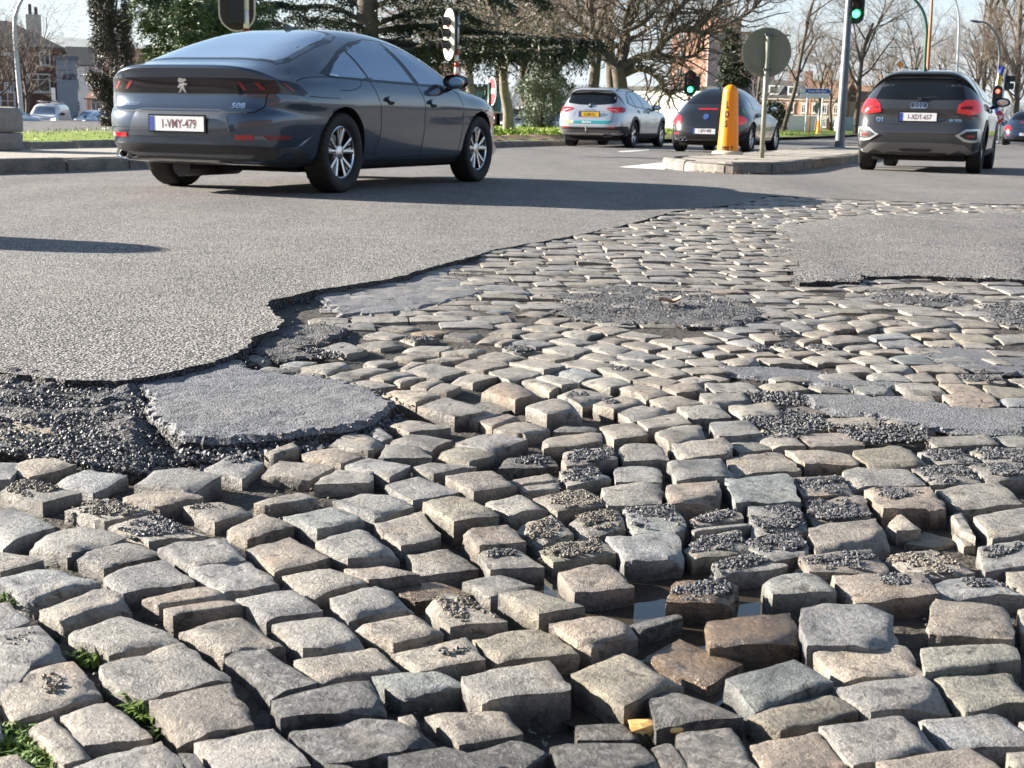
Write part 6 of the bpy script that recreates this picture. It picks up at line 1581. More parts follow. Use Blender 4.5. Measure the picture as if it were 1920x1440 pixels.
disc(rs, 'plate', (0, 0, zc_), nr, 0, 0, .02, M_signwhite, shape=oc(.36)); disc(rs, 'red_field', (0, 0, zc_), nr, 0, 0, .006, M_signred, shape=oc(.335), ofs=.014); sign_text(rs, 'STOP', .26, (0, 0, zc_), nr, M_signwhite, .019, .85)
q = at_px(1857, 244, 61); rs = empty('arrow_sign', (q.x, q.y, .03)); tag(rs, 'blue round sign with white straight and right arrows', 'road sign'); zc_ = at_px(1858, 207, 61).z - .03; nr = R(-95); pole(rs, -.02, .06, 0, zc_, .035, M_rust)
disc(rs, 'plate', (0, 0, zc_), nr, .24, .24, .02, M_signblue, 32); disc(rs, 'arrow', (0, 0, zc_), nr, 0, 0, .006, M_signwhite, shape=[(-.10, -.15), (-.06, -.15), (-.06, -.02), (.06, -.02), (.06, -.07), (.16, 0), (.06, .07), (.06, .02), (-.06, .02), (-.06, .10), (-.04, .10), (-.08, .17), (-.12, .10), (-.10, .10)], ofs=.014)
def lamp_post(px_pts, dist, rad, m, label, z0=.03, head_=None, name='lamp_post'):
    pts = [at_px(x, y, dist) for x, y in px_pts]; b0 = Vector((pts[-1].x, pts[-1].y, z0)); r_ = empty(name, b0); tag(r_, label, 'lamp post')
    loc = [p - b0 for p in pts]; loc[-1] = Vector((0, 0, 0)); q = [Vector(v) for v in catmull([tuple(v) for v in loc], 8)]; b = MB(); n = len(q); b.tube(q, [rad * (.55 + .45 * i / (n - 1)) for i in range(n)], 10); b.build('post', m, r_, True)
    if head_:
        hx = loc[0]; b = MB(); M = Matrix.Translation(hx) @ Matrix.Rotation(R(90), 4, 'Y') @ Matrix.Rotation(R(head_), 4, 'X'); b.lathe([(.001, -.30), (.10, -.22), (.15, 0), (.13, .22), (.06, .34)], 14, 0, Matrix.Translation(hx) @ Matrix.Rotation(R(100), 4, 'Y') @ Matrix.Diagonal((.5, 1, 1, 1))); b.build('lantern', mat('lantern_blue', (.05, .07, .14), .3) if 'lantern_blue' not in bpy.data.materials else bpy.data.materials['lantern_blue'], r_, True)
lamp_post([(1828, 40), (1850, 44), (1868, 68), (1874, 100), (1872, 135), (1870, 242)], 78, .075, M_pole, 'curved lamp post with a blue lantern behind the flag on the right', head_=10)
lamp_post([(1780, -20), (1793, 5), (1798, 40), (1797, 80), (1791, 244)], 70, .07, M_lamppost, 'thin pale curved lamp post between the SUV and the flag')
lamp_post([(1690, -22), (1712, -4), (1730, 20), (1737, 50), (1735, 100), (1731, 246)], 50, .075, M_polegreen, 'dark green curved lamp post rising behind the SUV')
lamp_post([(1749, -30), (1746, 30), (1742, 90), (1736, 246)], 49, .07, M_rust, 'straight orange brown post beside the dark green lamp post', name='signal_post')
lamp_post([(52, -18), (38, 5), (29, 28), (28, 60), (33, 130), (42, 215)], 84, .16, M_lamppost, 'pale curved lamp post in front of the brick house', z0=-.7)
q = at_px(1876, 148, 77); fl = []
fr_ = empty('flag', (q.x, q.y - .15, 0)); tag(fr_, 'blue and yellow hanging flag with a white strip on the lamp post', 'flag')
def cloth(name, px, m, dist=77):
    c0 = [at_px(x, y, dist) for x, y in px]; vs, fs = [], []; n = 7
    for j in range(n):
        for i in range(n):
            s, t = i / (n - 1), j / (n - 1); p = (c0[0] * (1 - s) + c0[1] * s) * (1 - t) + (c0[3] * (1 - s) + c0[2] * s) * t; vs.append(p + Vector((0, .08 * math.sin(s * 7 + t * 2), 0)) - fr_.location)
    fs = [(j * n + i, j * n + i + 1, (j + 1) * n + i + 1, (j + 1) * n + i) for j in range(n - 1) for i in range(n - 1)]; o = mesh(name, vs, fs, m, fr_, True); md = o.modifiers.new('s', 'SOLIDIFY'); md.thickness = .01
cloth('blue_field', [(1873, 122), (1885, 126), (1880, 143), (1873, 136)], mat('flag_blue', (.03, .06, .33), .7)); cloth('yellow_field', [(1872, 138), (1880, 144), (1876, 168), (1870, 164)], mat('flag_yellow', (.80, .50, .03), .7)); cloth('white_strip', [(1871, 136), (1873, 138), (1871, 163), (1867, 162)], M_signwhite)
# round concrete planter at the left edge
q = P(-34, 281, .165); pl_ = empty('stone_planter', (q.x, q.y, .165)); tag(pl_, 'rounded two tier concrete planter at the left edge of the pavement', 'planter'); rp = (40 + 34) / F_PX * q.y
b = MB(); b.lathe([(.001, 0), (rp * .93, 0), (rp * .97, .03), (rp * .985, .20), (rp * .97, .215)], 48); b.build('lower_tier', M_planter, pl_, True); b = MB(); b.lathe([(rp * .93, .225), (rp * .99, .24), (rp, .30), (rp, .40), (rp * .985, .47), (rp * .93, .515), (rp * .75, .535), (rp * .7, .50), (.001, .50)], 48); b.build('upper_tier', M_planter, pl_, True)
# small parking sign post by the white van, bins on the verge
q = at_px(104, 225, 97); rs = empty('parking_sign', (q.x, q.y, -.75)); tag(rs, 'white sign back on a pole behind the roof of the white van', 'road sign'); pole(rs, 0, 0, 0, at_px(104, 168, 97).z + .75, .05, M_lamppost); zc_ = at_px(102, 176, 97).z + .75; disc(rs, 'plate', (-.05, -.06, zc_), R(-75), 0, 0, .02, M_signwhite, shape=[(-.14, -.42), (.14, -.42), (.14, .42), (-.14, .42)]); disc(rs, 'round_plate', (0, -.06, zc_ - .66), R(-75), .24, .24, .02, M_signwhite)
# ================================================================ BUILDINGS
M_brick = mat('brick_red_brown', (.10, .05, .04), .85, base2=(.17, .085, .065), vscale=1.6, bump=.5, bscale=9); M_brick2 = mat('brick_orange', (.40, .20, .135), .85, base2=(.52, .30, .22), vscale=1.2, bump=.5, bscale=6); M_brick3 = mat('brick_terrace', (.24, .12, .09), .85, base2=(.36, .20, .15), vscale=1.0, bump=.4, bscale=6)
M_render = mat('blue_grey_render', (.20, .23, .27), .8, base2=(.25, .28, .32), vscale=.8); M_rwhite = mat('white_render', (.62, .62, .61), .8, base2=(.72, .72, .71), vscale=.8); M_roof = mat('slate_roof', (.050, .047, .047), .7, base2=(.085, .08, .078), vscale=3, bump=.6, bscale=12); M_rooft = mat('tile_roof', (.17, .09, .06), .8, base2=(.27, .16, .11), vscale=2.5, bump=.6, bscale=10)
M_frame = mat('window_frame_white', (.62, .62, .60), .5); M_pane = mat('window_pane', (.03, .04, .045), .05, spec=.8); M_fblue = mat('blue_trim', (.05, .14, .22), .5); M_door = mat('brown_door', (.16, .09, .05), .6); M_stonetrim = mat('pale_stone_trim', (.50, .44, .38), .8); M_drain = mat('drain_pipe', (.35, .37, .38), .4)
def building(name, label, c, w, d, h, rz, wall, roof=None, rh=2.0, hip=0.0, group=None, flat=False, z0=0.0, ridge='x', over=.25):
    r_ = empty(name, (c[0], c[1], z0), rz); tag(r_, label, 'house' if 'house' in name else 'building', group)
    b = MB(); b.box((0, d / 2, h / 2), (w, d, h))
    if not flat and ridge == 'x' and hip == 0:
        b.add([(-w / 2, 0, h), (-w / 2, d, h), (-w / 2, d / 2, h + rh - .05), (w / 2, 0, h), (w / 2, d, h), (w / 2, d / 2, h + rh - .05)], [(0, 2, 1), (3, 4, 5)])
    b.build('wall', wall, r_)
    rb = MB()
    if flat: rb.box((0, d / 2, h + .12), (w + over, d + over, .3))
    elif ridge == 'x':
        o_, t_ = over, .15; A = [(-w / 2 - o_, -o_, h - .08), (w / 2 + o_, -o_, h - .08), (w / 2 + o_, d + o_, h - .08), (-w / 2 - o_, d + o_, h - .08)]; B_ = [(-w / 2 - o_ + hip, d / 2, h + rh), (w / 2 + o_ - hip, d / 2, h + rh)]
        up = [Vector(v) + Vector((0, 0, t_)) for v in A + B_]; rb.add([Vector(v) for v in A + B_] + up, [(6, 7, 11, 10), (8, 9, 10, 11), (7, 8, 11), (9, 6, 10), (1, 0, 4, 5), (3, 2, 5, 4), (2, 1, 5), (0, 3, 4), (0, 1, 7, 6), (1, 2, 8, 7), (2, 3, 9, 8), (3, 0, 6, 9)])
    ro = rb.build('roof', roof or M_roof, r_); return r_, ro
def window(r_, x, z, w, h, y=0.0, fm=None, cross=True, sill=True, pm=None, name='window', arch=False):
    b = MB(); t = .09
    b.box((x - w / 2 + t / 2, y - .03, z), (t, .12, h)); b.box((x + w / 2 - t / 2, y - .03, z), (t, .12, h)); b.box((x, y - .03, z + h / 2 - t / 2), (w - 2 * t, .118, t)); b.box((x, y - .03, z - h / 2 + t / 2), (w - 2 * t, .118, t))
    if cross: b.box((x, y - .025, z), (.06, .09, h - 2 * t)); b.box((x, y - .025, z + h * .18), (w - 2 * t, .088, .05))
    f = b.build(name, fm or M_frame, r_); g = MB(); g.box((x, y - .015, z), (w - .02, .06, h - .02)); g.build('pane', pm or M_pane, f)
    if sill: s_ = MB(); s_.box((x, y - .10, z - h / 2 - .06), (w + .2, .22, .1)); s_.build('sill', M_stonetrim, f)
    if arch: s_ = MB(); s_.box((x, y - .03, z + h / 2 + .14), (w + .3, .1, .24)); s_.build('lintel', M_stonetrim, f)
    return f
def gx(px, dist): return D(px, 220, dist).x
def gz(py, px, dist): return D(px, py, dist).z
Z0 = -.8
# brick house on the left, with its blue grey annexe
d0 = 104; xr = gx(110, d0); he = gz(89, 110, d0) - Z0; wdt = 11.0
r_, ro = building('brick_house', 'red brown brick house with a slate hipped roof and tall chimney behind the white van', (xr - wdt / 2, d0), wdt, 9, he, R(17), M_brick, M_roof, gz(36, 50, d0) - gz(89, 110, d0), 4.2, z0=Z0, over=.35)
W_ = lambda px: gx(px, d0) - (xr - wdt / 2); Zz = lambda py, px=60: gz(py, px, d0) - Z0
window(r_, (W_(47) + W_(91)) / 2, (Zz(137) + Zz(172)) / 2, W_(91) - W_(47), Zz(137) - Zz(172)); window(r_, W_(83), Zz(102), .8, 1.5)
b = MB(); b.box((W_(4), -.06, (Zz(176) + 0) / 2), (W_(28) - W_(-20), .14, Zz(176))); b.build('rendered_front', M_rwhite, r_); window(r_, W_(14), Zz(200), 1.1, 2.2, -.16); window(r_, W_(15), Zz(164), .5, .7)
b = MB(); b.box((W_(10), -.10, Zz(101)), (W_(18) - W_(-20), .2, .35)); b.build('cornice', M_rwhite, r_)
b = MB(); b.tube([(W_(25), -.15, 0), (W_(25), -.15, he)], .07, 8); b.build('drain_pipe', M_drain, r_)
ch_ = MB(); cx0, ct = W_(62), Zz(32); ch_.box((cx0, 4.0, ct - 1.2), (1.1, .9, 3.4)); ch_.build('chimney', M_stonetrim, ro)
pt_ = MB(); pt_.tube([(cx0 - .25, 4, ct + .4), (cx0 - .25, 4, ct + 1.3)], .14, 8); pt_.tube([(cx0 + .2, 4, ct + .4), (cx0 + .2, 4, ct + 1.1)], .14, 8); pt_.build('chimney_pot', M_roof, ro)
d1 = 103; xa, xb = gx(110, d1), gx(147, d1); hh = gz(112, 130, d1) - Z0
r_, ro = building('annexe_building', 'blue grey rendered flat roofed annexe with dark letters', ((xa + xb) / 2, d1), xb - xa, 8, hh, R(18.5), M_render, mat('annexe_parapet', (.13, .14, .16), .7), flat=True, z0=Z0)
vs, fs = text_geo('KEY', .52, 1.15, .06); cx_ = gx(135, d1) - (xa + xb) / 2; mesh('wall_lettering', [(cx_ + a, -.05, gz(144, 135, d1) - Z0 + w) for a, w in vs], fs, mat('dark_blue_letters', (.01, .02, .06), .5), r_)
# houses further back on the left
r_, ro = building('white_house', 'distant white gabled house between the annexe and the ivy tree', (gx(172, 165), 165), 6.5, 8, 7.2, R(8), M_rwhite, M_roof, 2.2, z0=-1.2); window(r_, 1.1, 4.6, 1.9, 3.6, cross=False, pm=M_roof); window(r_, -1.7, 5.0, .9, 1.3); window(r_, -1.7, 2.4, .9, 1.3)
r_, ro = building('brick_house', 'low orange brick house half hidden by the ivy tree', (gx(206, 150), 150), 5, 8, 3.2, R(-4), M_brick2, M_rooft, 1.6, z0=-1.2); window(r_, -1.5, 2.6, 1.1, 1.3); window(r_, 1.5, 2.6, 1.1, 1.3)
r_, ro = building('brick_house', 'brown gabled house peeking between the ivy tree and the cedar', (gx(290, 135), 135), 9, 8, 5.6, R(10), M_brick2, M_rooft, 2.2, z0=-1.0); window(r_, 0, 4.4, 1.2, 1.4); window(r_, 2.5, 4.4, 1.2, 1.4)
r_, ro = building('low_house', 'low brown house behind the red and white traffic light pole', (gx(620, 140), 140), 26, 8, 4.6, R(3), M_brick2, M_rooft, 2.4, z0=-.8)
for i in range(7): window(r_, -10.5 + i * 3.5, 2.7, 1.2, 1.5)
# white and blue row in the middle
dm = 92; xa, xb = gx(862, dm), gx(937, dm)
r_, ro = building('white_house', 'white three storey house with blue grey trim behind the no entry sign', ((xa + xb) / 2, dm), xb - xa, 8, gz(170, 900, dm) + .8, 0, M_rwhite, M_roof, flat=True, z0=-.8); Wm = lambda px: gx(px, dm) - (xa + xb) / 2; Zm = lambda py: gz(py, 900, dm) + .8
for px, py in ((884, 165 + 3), (884, 190), (914, 168), (914, 191), (944 - 15, 190)): window(r_, Wm(px), Zm(py + 4), .7, 1.0, fm=M_fblue)
for px in (899, 934): b = MB(); b.box((Wm(px), -.06, Zm(205)), (.22, .1, Zm(170) * 1.0)); b.build('blue_pilaster', M_fblue, r_)
b = MB(); b.box((Wm(926), -.05, Zm(228)), (.9, .12, 1.2)); b.build('door', M_door, r_)
xa, xb = gx(960, 96), gx(986, 96); r_, ro = building('blue_house', 'pale blue low house front right of the lawn tree trunk', ((xa + xb) / 2, 96), xb - xa, 6, gz(212, 970, 96) + .8, 0, mat('pale_blue_render', (.30, .42, .60), .7), M_roof, flat=True, z0=-.8)
for k in (-.28, .28): b = MB(); b.box((k, -.05, 1.0), (.14, .1, 1.8)); b.build('pilaster', M_rwhite, r_)
xa, xb = gx(986, 100), gx(1052, 100); r_, ro = building('brick_building', 'dark red brick building with a white garage door behind the silver estate', ((xa + xb) / 2, 100), xb - xa, 8, gz(208, 1010, 100) + .8, 0, M_brick, M_roof, flat=True, z0=-.8); b = MB(); b.box((-.4, -.05, 1.0), (1.1, .12, 1.5)); b.build('garage_door', M_rwhite, r_); b = MB(); b.box((.75, -.05, 1.0), (.35, .12, 1.6)); b.build('door', M_rwhite, r_)
r_, ro = building('white_building', 'long white low building behind the bare trees and the green light', (gx(1255, 118), 118), 9, 5, gz(168, 1255, 118) + .3, R(-38), M_rwhite, M_roof, flat=True, z0=-.3); window(r_, -2.4, 1.6, 1.2, 1.3); window(r_, 2.4, 1.6, 1.2, 1.3)
# tower
dt = 235; xa, xb = gx(1255, dt), gx(1352, dt); ht = gz(60, 1300, dt)
r_, ro = building('brick_tower_block', 'tall orange brick block seen through the bare branches', ((xa + xb) / 2, dt), xb - xa + 1.5, 9, ht, R(-36), M_brick2, M_rooft, flat=True); b = MB(); b.box((.6, 6, ht + 1.2), ((xb - xa) * .5, 8, 2.6)); b.build('penthouse', M_brick2, ro)
for j in range(5):
    for i in (-1, 1): window(r_, i * 3.4, 3 + j * 3.1, 1.1, 1.4)
r_, ro = building('side_block', 'pinkish grey apartment block right of the brick tower', (gx(1385, 228), 228), 11, 12, gz(62, 1385, 228), R(-6), mat('pink_grey_render', (.34, .27, .26), .8), M_rooft, flat=True)
for j in range(5):
    for i in (-1, 0, 1): window(r_, i * 3, 3 + j * 2.9, 1.2, 1.4)
# terraced houses on the right
def terrace(x0, x1, dist, ridge_py, eave_py, label, wall, roof, dormers=1, n=3):
    sl_ = math.tan(R(28)); k0 = (1490 - 960) / F_PX; kk = lambda q: (q - 960) / F_PX; Yof = lambda q: dist * (1 + sl_ * k0) / (1 + sl_ * kk(q))
    A_, B_ = D(x0, 220, Yof(x0)), D(x1, 220, Yof(x1)); w = math.hypot(B_.x - A_.x, B_.y - A_.y); dm_ = (A_.y + B_.y) / 2; h = gz(eave_py, (x0 + x1) / 2, dm_); rh = gz(ridge_py, (x0 + x1) / 2, dm_) - h
    r_, ro = building('terraced_house', label, ((A_.x + B_.x) / 2, dm_), w, 9, h, R(-28), wall, roof, rh, over=.1)
    for i in range(n):
        x = -w / 2 + (i + .5) * w / n; window(r_, x, h * .68, w / n * .42, h * .26, arch=True); window(r_, x, h * .27, w / n * .42, h * .26, arch=True)
    bb = MB(); bb.box((0, -.05, h * .47), (w, .12, .18)); bb.build('string_course', M_stonetrim, r_); bb = MB(); bb.box((0, -.06, h * .95), (w, .14, .16)); bb.build('cornice', M_stonetrim, r_)
    for i in range(dormers):
        x = -w / 2 + (i + .5) * w / dormers; dm_ = MB(); dm_.box((x, 1.6, h + rh * .42), (1.3, 2.6, rh * .55)); do = dm_.build('dormer', M_rwhite, ro); f = MB(); f.box((x, .27, h + rh * .45), (.9, .08, rh * .36)); f.build('dormer_window', M_pane, ro)
    c_ = MB(); c_.box((w * .38, 4.5, h + rh + .5), (.9, .7, 1.8)); c_.build('chimney', wall, ro)
terrace(1425, 1468, 172, 150, 182, 'first terraced brick house with a white dormer right of the round sign', M_brick3, M_roof, 1, 2)
terrace(1468, 1496, 172, 152, 183, 'second terraced house with pale window surrounds behind the leaning tree', M_brick3, M_roof, 1, 1)
terrace(1496, 1536, 172, 150, 184, 'terraced brick house with banded courses directly behind the direction sign', M_brick2, M_rooft, 0, 2)
terrace(1536, 1576, 172, 151, 185, 'plain terraced brick house left of the tall grey pole', M_brick3, M_rooft, 0, 2)
terrace(1576, 1640, 176, 160, 190, 'pale rendered terraced house right of the tall grey pole', mat('pink_render', (.45, .36, .33), .8), M_rooft, 0, 3)
b = MB(); q = D(1500, 237, 150); b.box((q.x, q.y, .9), (3.0, 2.0, 1.7)); o = b.build('white_container', M_rwhite); tag(o, 'white box container on the verge left of the direction sign poles', 'container')
b = MB(); q = D(1595, 235, 150); b.box((q.x, q.y, .9), (3.0, 2.0, 1.6)); b.box((q.x, q.y - 1.02, 1.0), (1.4, .06, .8)); o = b.build('kiosk', mat('grey_blue_kiosk', (.25, .33, .40), .6)); tag(o, 'blue grey kiosk on the verge right of the grey pole', 'kiosk')
hill = [(x_, 520 + 40 * math.sin(x_ * .01), 0) for x_ in range(-420, 300, 30)]
hv = [(x, y, -2) for x, y, _ in hill] + [(x, y + 60, 14 + 14 * math.exp(-((x + 170) / 90) ** 2) + 4 * noise.noise(Vector((x * .02, 0, 0)))) for x, y, _ in hill] + [(x, y + 200, -2) for x, y, _ in hill]; nh = len(hill)
tag(mesh('hill', hv, [(i, i + 1, nh + i + 1, nh + i) for i in range(nh - 1)] + [(nh + i, nh + i + 1, 2 * nh + i + 1, 2 * nh + i) for i in range(nh - 1)], mat('hazy_wooded_hill', (.20, .23, .23), .95, base2=(.34, .36, .36), vscale=.06), smooth=True), kind='structure')  # pale tone: distance haze put into the hill's colour

# ================================================================ TREES
M_bark = mat('bark_brown', (.06, .047, .038), .9, base2=(.13, .105, .082), vscale=6, bump=.8, bscale=20, bdist=.03); M_twig = mat('twigs', (.17, .13, .105), .9, base2=(.27, .215, .17), vscale=2); M_barkp = mat('bark_pale', (.13, .11, .085), .9, base2=(.27, .235, .19), vscale=5, bump=.7, bscale=20, bdist=.03)
M_needle = mat('cedar_needles', (.012, .020, .009), .6, base2=(.038, .055, .024), vscale=1.6); M_needle2 = mat('cedar_needles_light', (.045, .075, .028), .6, base2=(.11, .15, .06), vscale=1.2); M_ivy = mat('ivy_leaves', (.018, .024, .010), .5, base2=(.075, .06, .032), vscale=1.1); M_pine = mat('pine_needles', (.09, .115, .08), .6, base2=(.20, .23, .16), vscale=1.0)
def wander(p, d, L_, n, r, up=.0, wob=.25):
    pts = [p.copy()]; d = d.normalized()
    for i in range(n):
        d = (d + Vector((r.gauss(0, wob), r.gauss(0, wob), r.gauss(0, wob * .7) + up))).normalized(); pts.append(pts[-1] + d * (L_ / n))
    return pts, d
def grow(big, fine, p, d, L_, rad, lvl, r, prm):
    n = 6 if lvl <= 1 else 4; pts, de = wander(p, d, L_, n, r, prm['up'][min(lvl, 4)], prm['wob'][min(lvl, 4)])
    tip = max(.006, rad * prm.get('tap', .45)); rr = [rad + (tip - rad) * i / n for i in range(n + 1)]
    (big if lvl <= 2 else fine).append((pts, rr, lvl))
    if lvl >= prm['max']: return
    k = prm['kids'][lvl]
    for i in range(k):
        t = prm['start'][lvl] + (1 - prm['start'][lvl]) * (i + r.random() * .8) / k; t = min(t, .99); f = t * n; a = int(f); q = pts[a].lerp(pts[min(a + 1, n)], f - a)
        ax = (pts[min(a + 1, n)] - pts[a]).normalized(); o = ax.orthogonal().normalized(); o = Matrix.Rotation(i * 2.4 + r.random() * 1.2, 3, ax) @ o; sp = R(prm['spread'][lvl] * r.uniform(.7, 1.25)); dd = ax * math.cos(sp) + o * math.sin(sp)
        grow(big, fine, q, dd, L_ * prm['len'][lvl] * r.uniform(.7, 1.2), max(.006, (rad + (tip - rad) * t) * prm['rat'][lvl]), lvl + 1, r, prm)
def tree_from(name, big, fine, mb_, mf, label, loc, rz=0, group=None, crown='crown', scale=1.0):
    t = empty(name, loc, rz); tag(t, label, 'tree', group); t.scale = (scale,) * 3
    b = MB()
    for pts, rr, lv in big: b.tube(pts, rr, 9 if lv == 0 else 6 if lv == 1 else 5, cap=False)
    b.build('trunk', mb_, t, True); f = MB()
    for pts, rr, lv in fine: f.tube(pts, rr, 3, cap=False)
    f.build(crown, mf, t); return t
PRM = dict(up=(.02, .06, .05, .03, .0), wob=(.10, .20, .26, .30, .30), kids=(7, 6, 6, 5, 0), start=(.30, .25, .15, .1), spread=(55, 50, 48, 45), len=(.62, .55, .5, .55), rat=(.55, .55, .5, .5), max=4)
def bare(seed, H, rad, prm=PRM):
    r = random.Random(seed); big, fine = [], []; grow(big, fine, Vector((0, 0, 0)), Vector((r.gauss(0, .06), r.gauss(0, .06), 1)), H, rad, 0, r, prm); return big, fine
def place_tree(src, px, dist, z, label, group, rz, sc):
    o = copy_tree(src); p = D(px, 230, dist); o.location = (p.x, p.y, z); o.rotation_euler = (0, 0, rz); o.scale = (sc,) * 3; tag(o, label, 'tree', group); return o
# hero spreading tree: limbs traced from the photograph, then grown on
dh = 72; bh = D(1166, 236, dh); bh.z = .2
def hp(x, y, dd=0): return D(x, y, dh + dd) - bh
rh_ = random.Random(3); big, fine = [], []
limbs = [([(1166, 240), (1166, 190), (1162, 150), (1158, 128)], .42, .33), ([(1158, 130), (1140, 112), (1128, 95), (1112, 60), (1108, 20), (1100, -30)], .24, .13), ([(1160, 130), (1172, 100), (1176, 70), (1172, 40), (1185, 5), (1182, -40)], .22, .12), ([(1162, 132), (1190, 112), (1230, 98), (1246, 75), (1280, 52), (1298, 55), (1330, 30), (1352, 0), (1370, -30)], .26, .11), ([(1166, 140), (1200, 128), (1228, 140), (1244, 160), (1252, 176), (1272, 170)], .22, .10), ([(1246, 75), (1250, 40), (1275, 15), (1300, -10)], .15, .08), ([(1296, 54), (1320, 62), (1340, 55), (1375, 40), (1410, 20), (1425, 0)], .12, .05), ([(1230, 98), (1262, 108), (1300, 104), (1316, 90), (1322, 60)], .11, .05), ([(1128, 95), (1100, 80), (1060, 70), (1020, 40), (990, 30)], .13, .05), ([(1172, 60), (1210, 40), (1240, 5), (1262, -20)], .13, .07), ([(1112, 62), (1080, 40), (1050, 5), (1035, -20)], .11, .05)]
for i, (px, r0, r1) in enumerate(limbs):
    dd = rh_.uniform(-3, 3) if i > 4 else rh_.uniform(-1, 1); pts = [Vector(v) for v in catmull([tuple(hp(x, y, dd * min(1, j / 2))) for j, (x, y) in enumerate(px)], 4)]; n = len(pts)
    big.append((pts, [r0 + (r1 - r0) * k / (n - 1) for k in range(n)], 0 if i == 0 else 1))
    if i:
        for k in range(3, n, 1 if i < 5 else 1):
            for _ in range(2):
                ax = (pts[k] - pts[k - 1]).normalized(); o = Matrix.Rotation(rh_.random() * 6.28, 3, ax) @ ax.orthogonal().normalized(); d = (ax * .5 + o + Vector((0, 0, .25))).normalized()
                grow(big, fine, pts[k], d, rh_.uniform(1.2, 2.9), .05, 2, rh_, dict(PRM, kids=(0, 0, 5, 4, 0), len=(.6, .6, .5, .5)))
tree_from('bare_tree', big, fine, M_bark, M_twig, 'spreading bare tree with thick bent limbs above the silver estate', bh)
tA = tree_from('bare_tree', *bare(21, 6.8, .30, dict(PRM, kids=(8, 7, 7, 6, 0), len=(.72, .58, .5, .55))), M_bark, M_twig, 'stout bare tree just left of the spreading tree behind the silver estate', D(1106, 230, 80) * 1.0, 0, 'bare trees on the lawn'); tA.location.z = .1; tA.scale = (1.3,) * 3
tB = tree_from('bare_tree', *bare(5, 5.2, .26, dict(PRM, kids=(7, 7, 7, 6, 0), start=(.42, .2, .15, .1), len=(.75, .6, .52, .55))), M_barkp, M_twig, 'short lawn tree with a sunlit trunk right of the no entry sign', D(953, 230, 60), 0, 'bare trees on the lawn'); tB.location.z = .2
tC = tree_from('bare_tree', *bare(9, 11.5, .20, dict(PRM, kids=(10, 6, 6, 5, 0), start=(.25, .2, .15, .1), spread=(42, 40, 42, 42), up=(.02, .10, .08, .05, .03), len=(.42, .5, .5, .55))), M_bark, M_twig, 'tall thin leaning bare tree before the terraced houses', D(1468, 237, 110), 0, 'bare trees along the road'); tC.location.z = .1
tC.rotation_euler = (0, R(11), 0)
tD = tree_from('bare_tree', *bare(14, 8.0, .22, dict(PRM, kids=(8, 7, 7, 6, 0), start=(.3, .2, .12, .1), spread=(45, 45, 45, 45), up=(.02, .10, .07, .04, .02), len=(.62, .55, .5, .55))), M_bark, M_twig, 'bare tree with a mossy trunk right of the tall grey pole', D(1606, 237, 100), 0, 'bare trees along the road'); tD.location.z = .1
tP = tree_from('poplar_tree', *bare(31, 21, .30, dict(PRM, kids=(22, 7, 5, 4, 0), start=(.12, .2, .15, .1), spread=(24, 26, 34, 40), up=(.01, .10, .09, .05, .03), wob=(.03, .10, .18, .25, .3), len=(.30, .42, .5, .5))), M_bark, M_twig, 'left of the two slim bare poplars behind the red signal', D(1838, 245, 150), 0, 'poplars on the right')
place_tree(tP, 1905, 140, 0, 'tall slim bare poplar above the navy car at the right edge', 'poplars on the right', 1.3, 1.05); place_tree(tP, 1865, 165, 0, 'middle bare poplar behind the lamp post with the lantern', 'poplars on the right', 2.6, .85)
for px, dist, lab, src, rz, sc in ((1700, 125, 'round crowned bare tree behind the roof of the SUV', tD, 1.0, 1.0), (1755, 140, 'bare tree behind the thin pale lamp post', tD, 2.2, .9), (1820, 105, 'bushy bare tree just right of the SUV', tD, 1.2, .75), (1900, 100, 'bushy bare tree above the navy car', tD, 3.0, .75), (1560, 150, 'bare tree between the direction sign and the grey pole', tD, 4.0, .95), (1650, 140, 'bare tree left of the orange diamond sign', tD, 2.5, .8), (1530, 135, 'bare tree behind the blue direction sign', tD, .8, .85), (1425, 120, 'bare tree behind the round sign back', tD, 5.2, .8),
    (1040, 92, 'dense bare tree behind the hanging cedar limb', tA, 1.9, 1.35), (985, 100, 'bare tree over the pale blue house', tA, 3.6, 1.35), (890, 78, 'pale twiggy bare tree between the striped pole and the no entry sign', tB, 4.1, 1.25), (930, 110, 'tall bare tree behind the cedar limb', tA, .3, 1.6), (1150, 105, 'tall bare tree in the middle of the park', tA, 2.9, 1.7), (800, 115, 'bare tree behind the right side of the cedar trunk', tA, 4.4, 1.5)):
    place_tree(src, px, dist, .0, lab, 'bare trees of the park', rz, sc)
tL = tree_from('bare_tree', *bare(41, 4.0, .14, dict(PRM, kids=(8, 6, 5, 4, 0), start=(.3, .2, .15, .1), up=(.02, .14, .1, .05, .03), len=(.8, .55, .5, .5))), M_bark, M_twig, 'small bare tree in front of the brick house behind the lamp post', D(48, 230, 90), 0, 'small bare trees at the left'); tL.location.z = -.75; tL.scale = (1.2,) * 3
place_tree(tL, 8, 85, -.7, 'small bare tree at the left edge above the planter', 'small bare trees at the left', 2.0, 1.2)
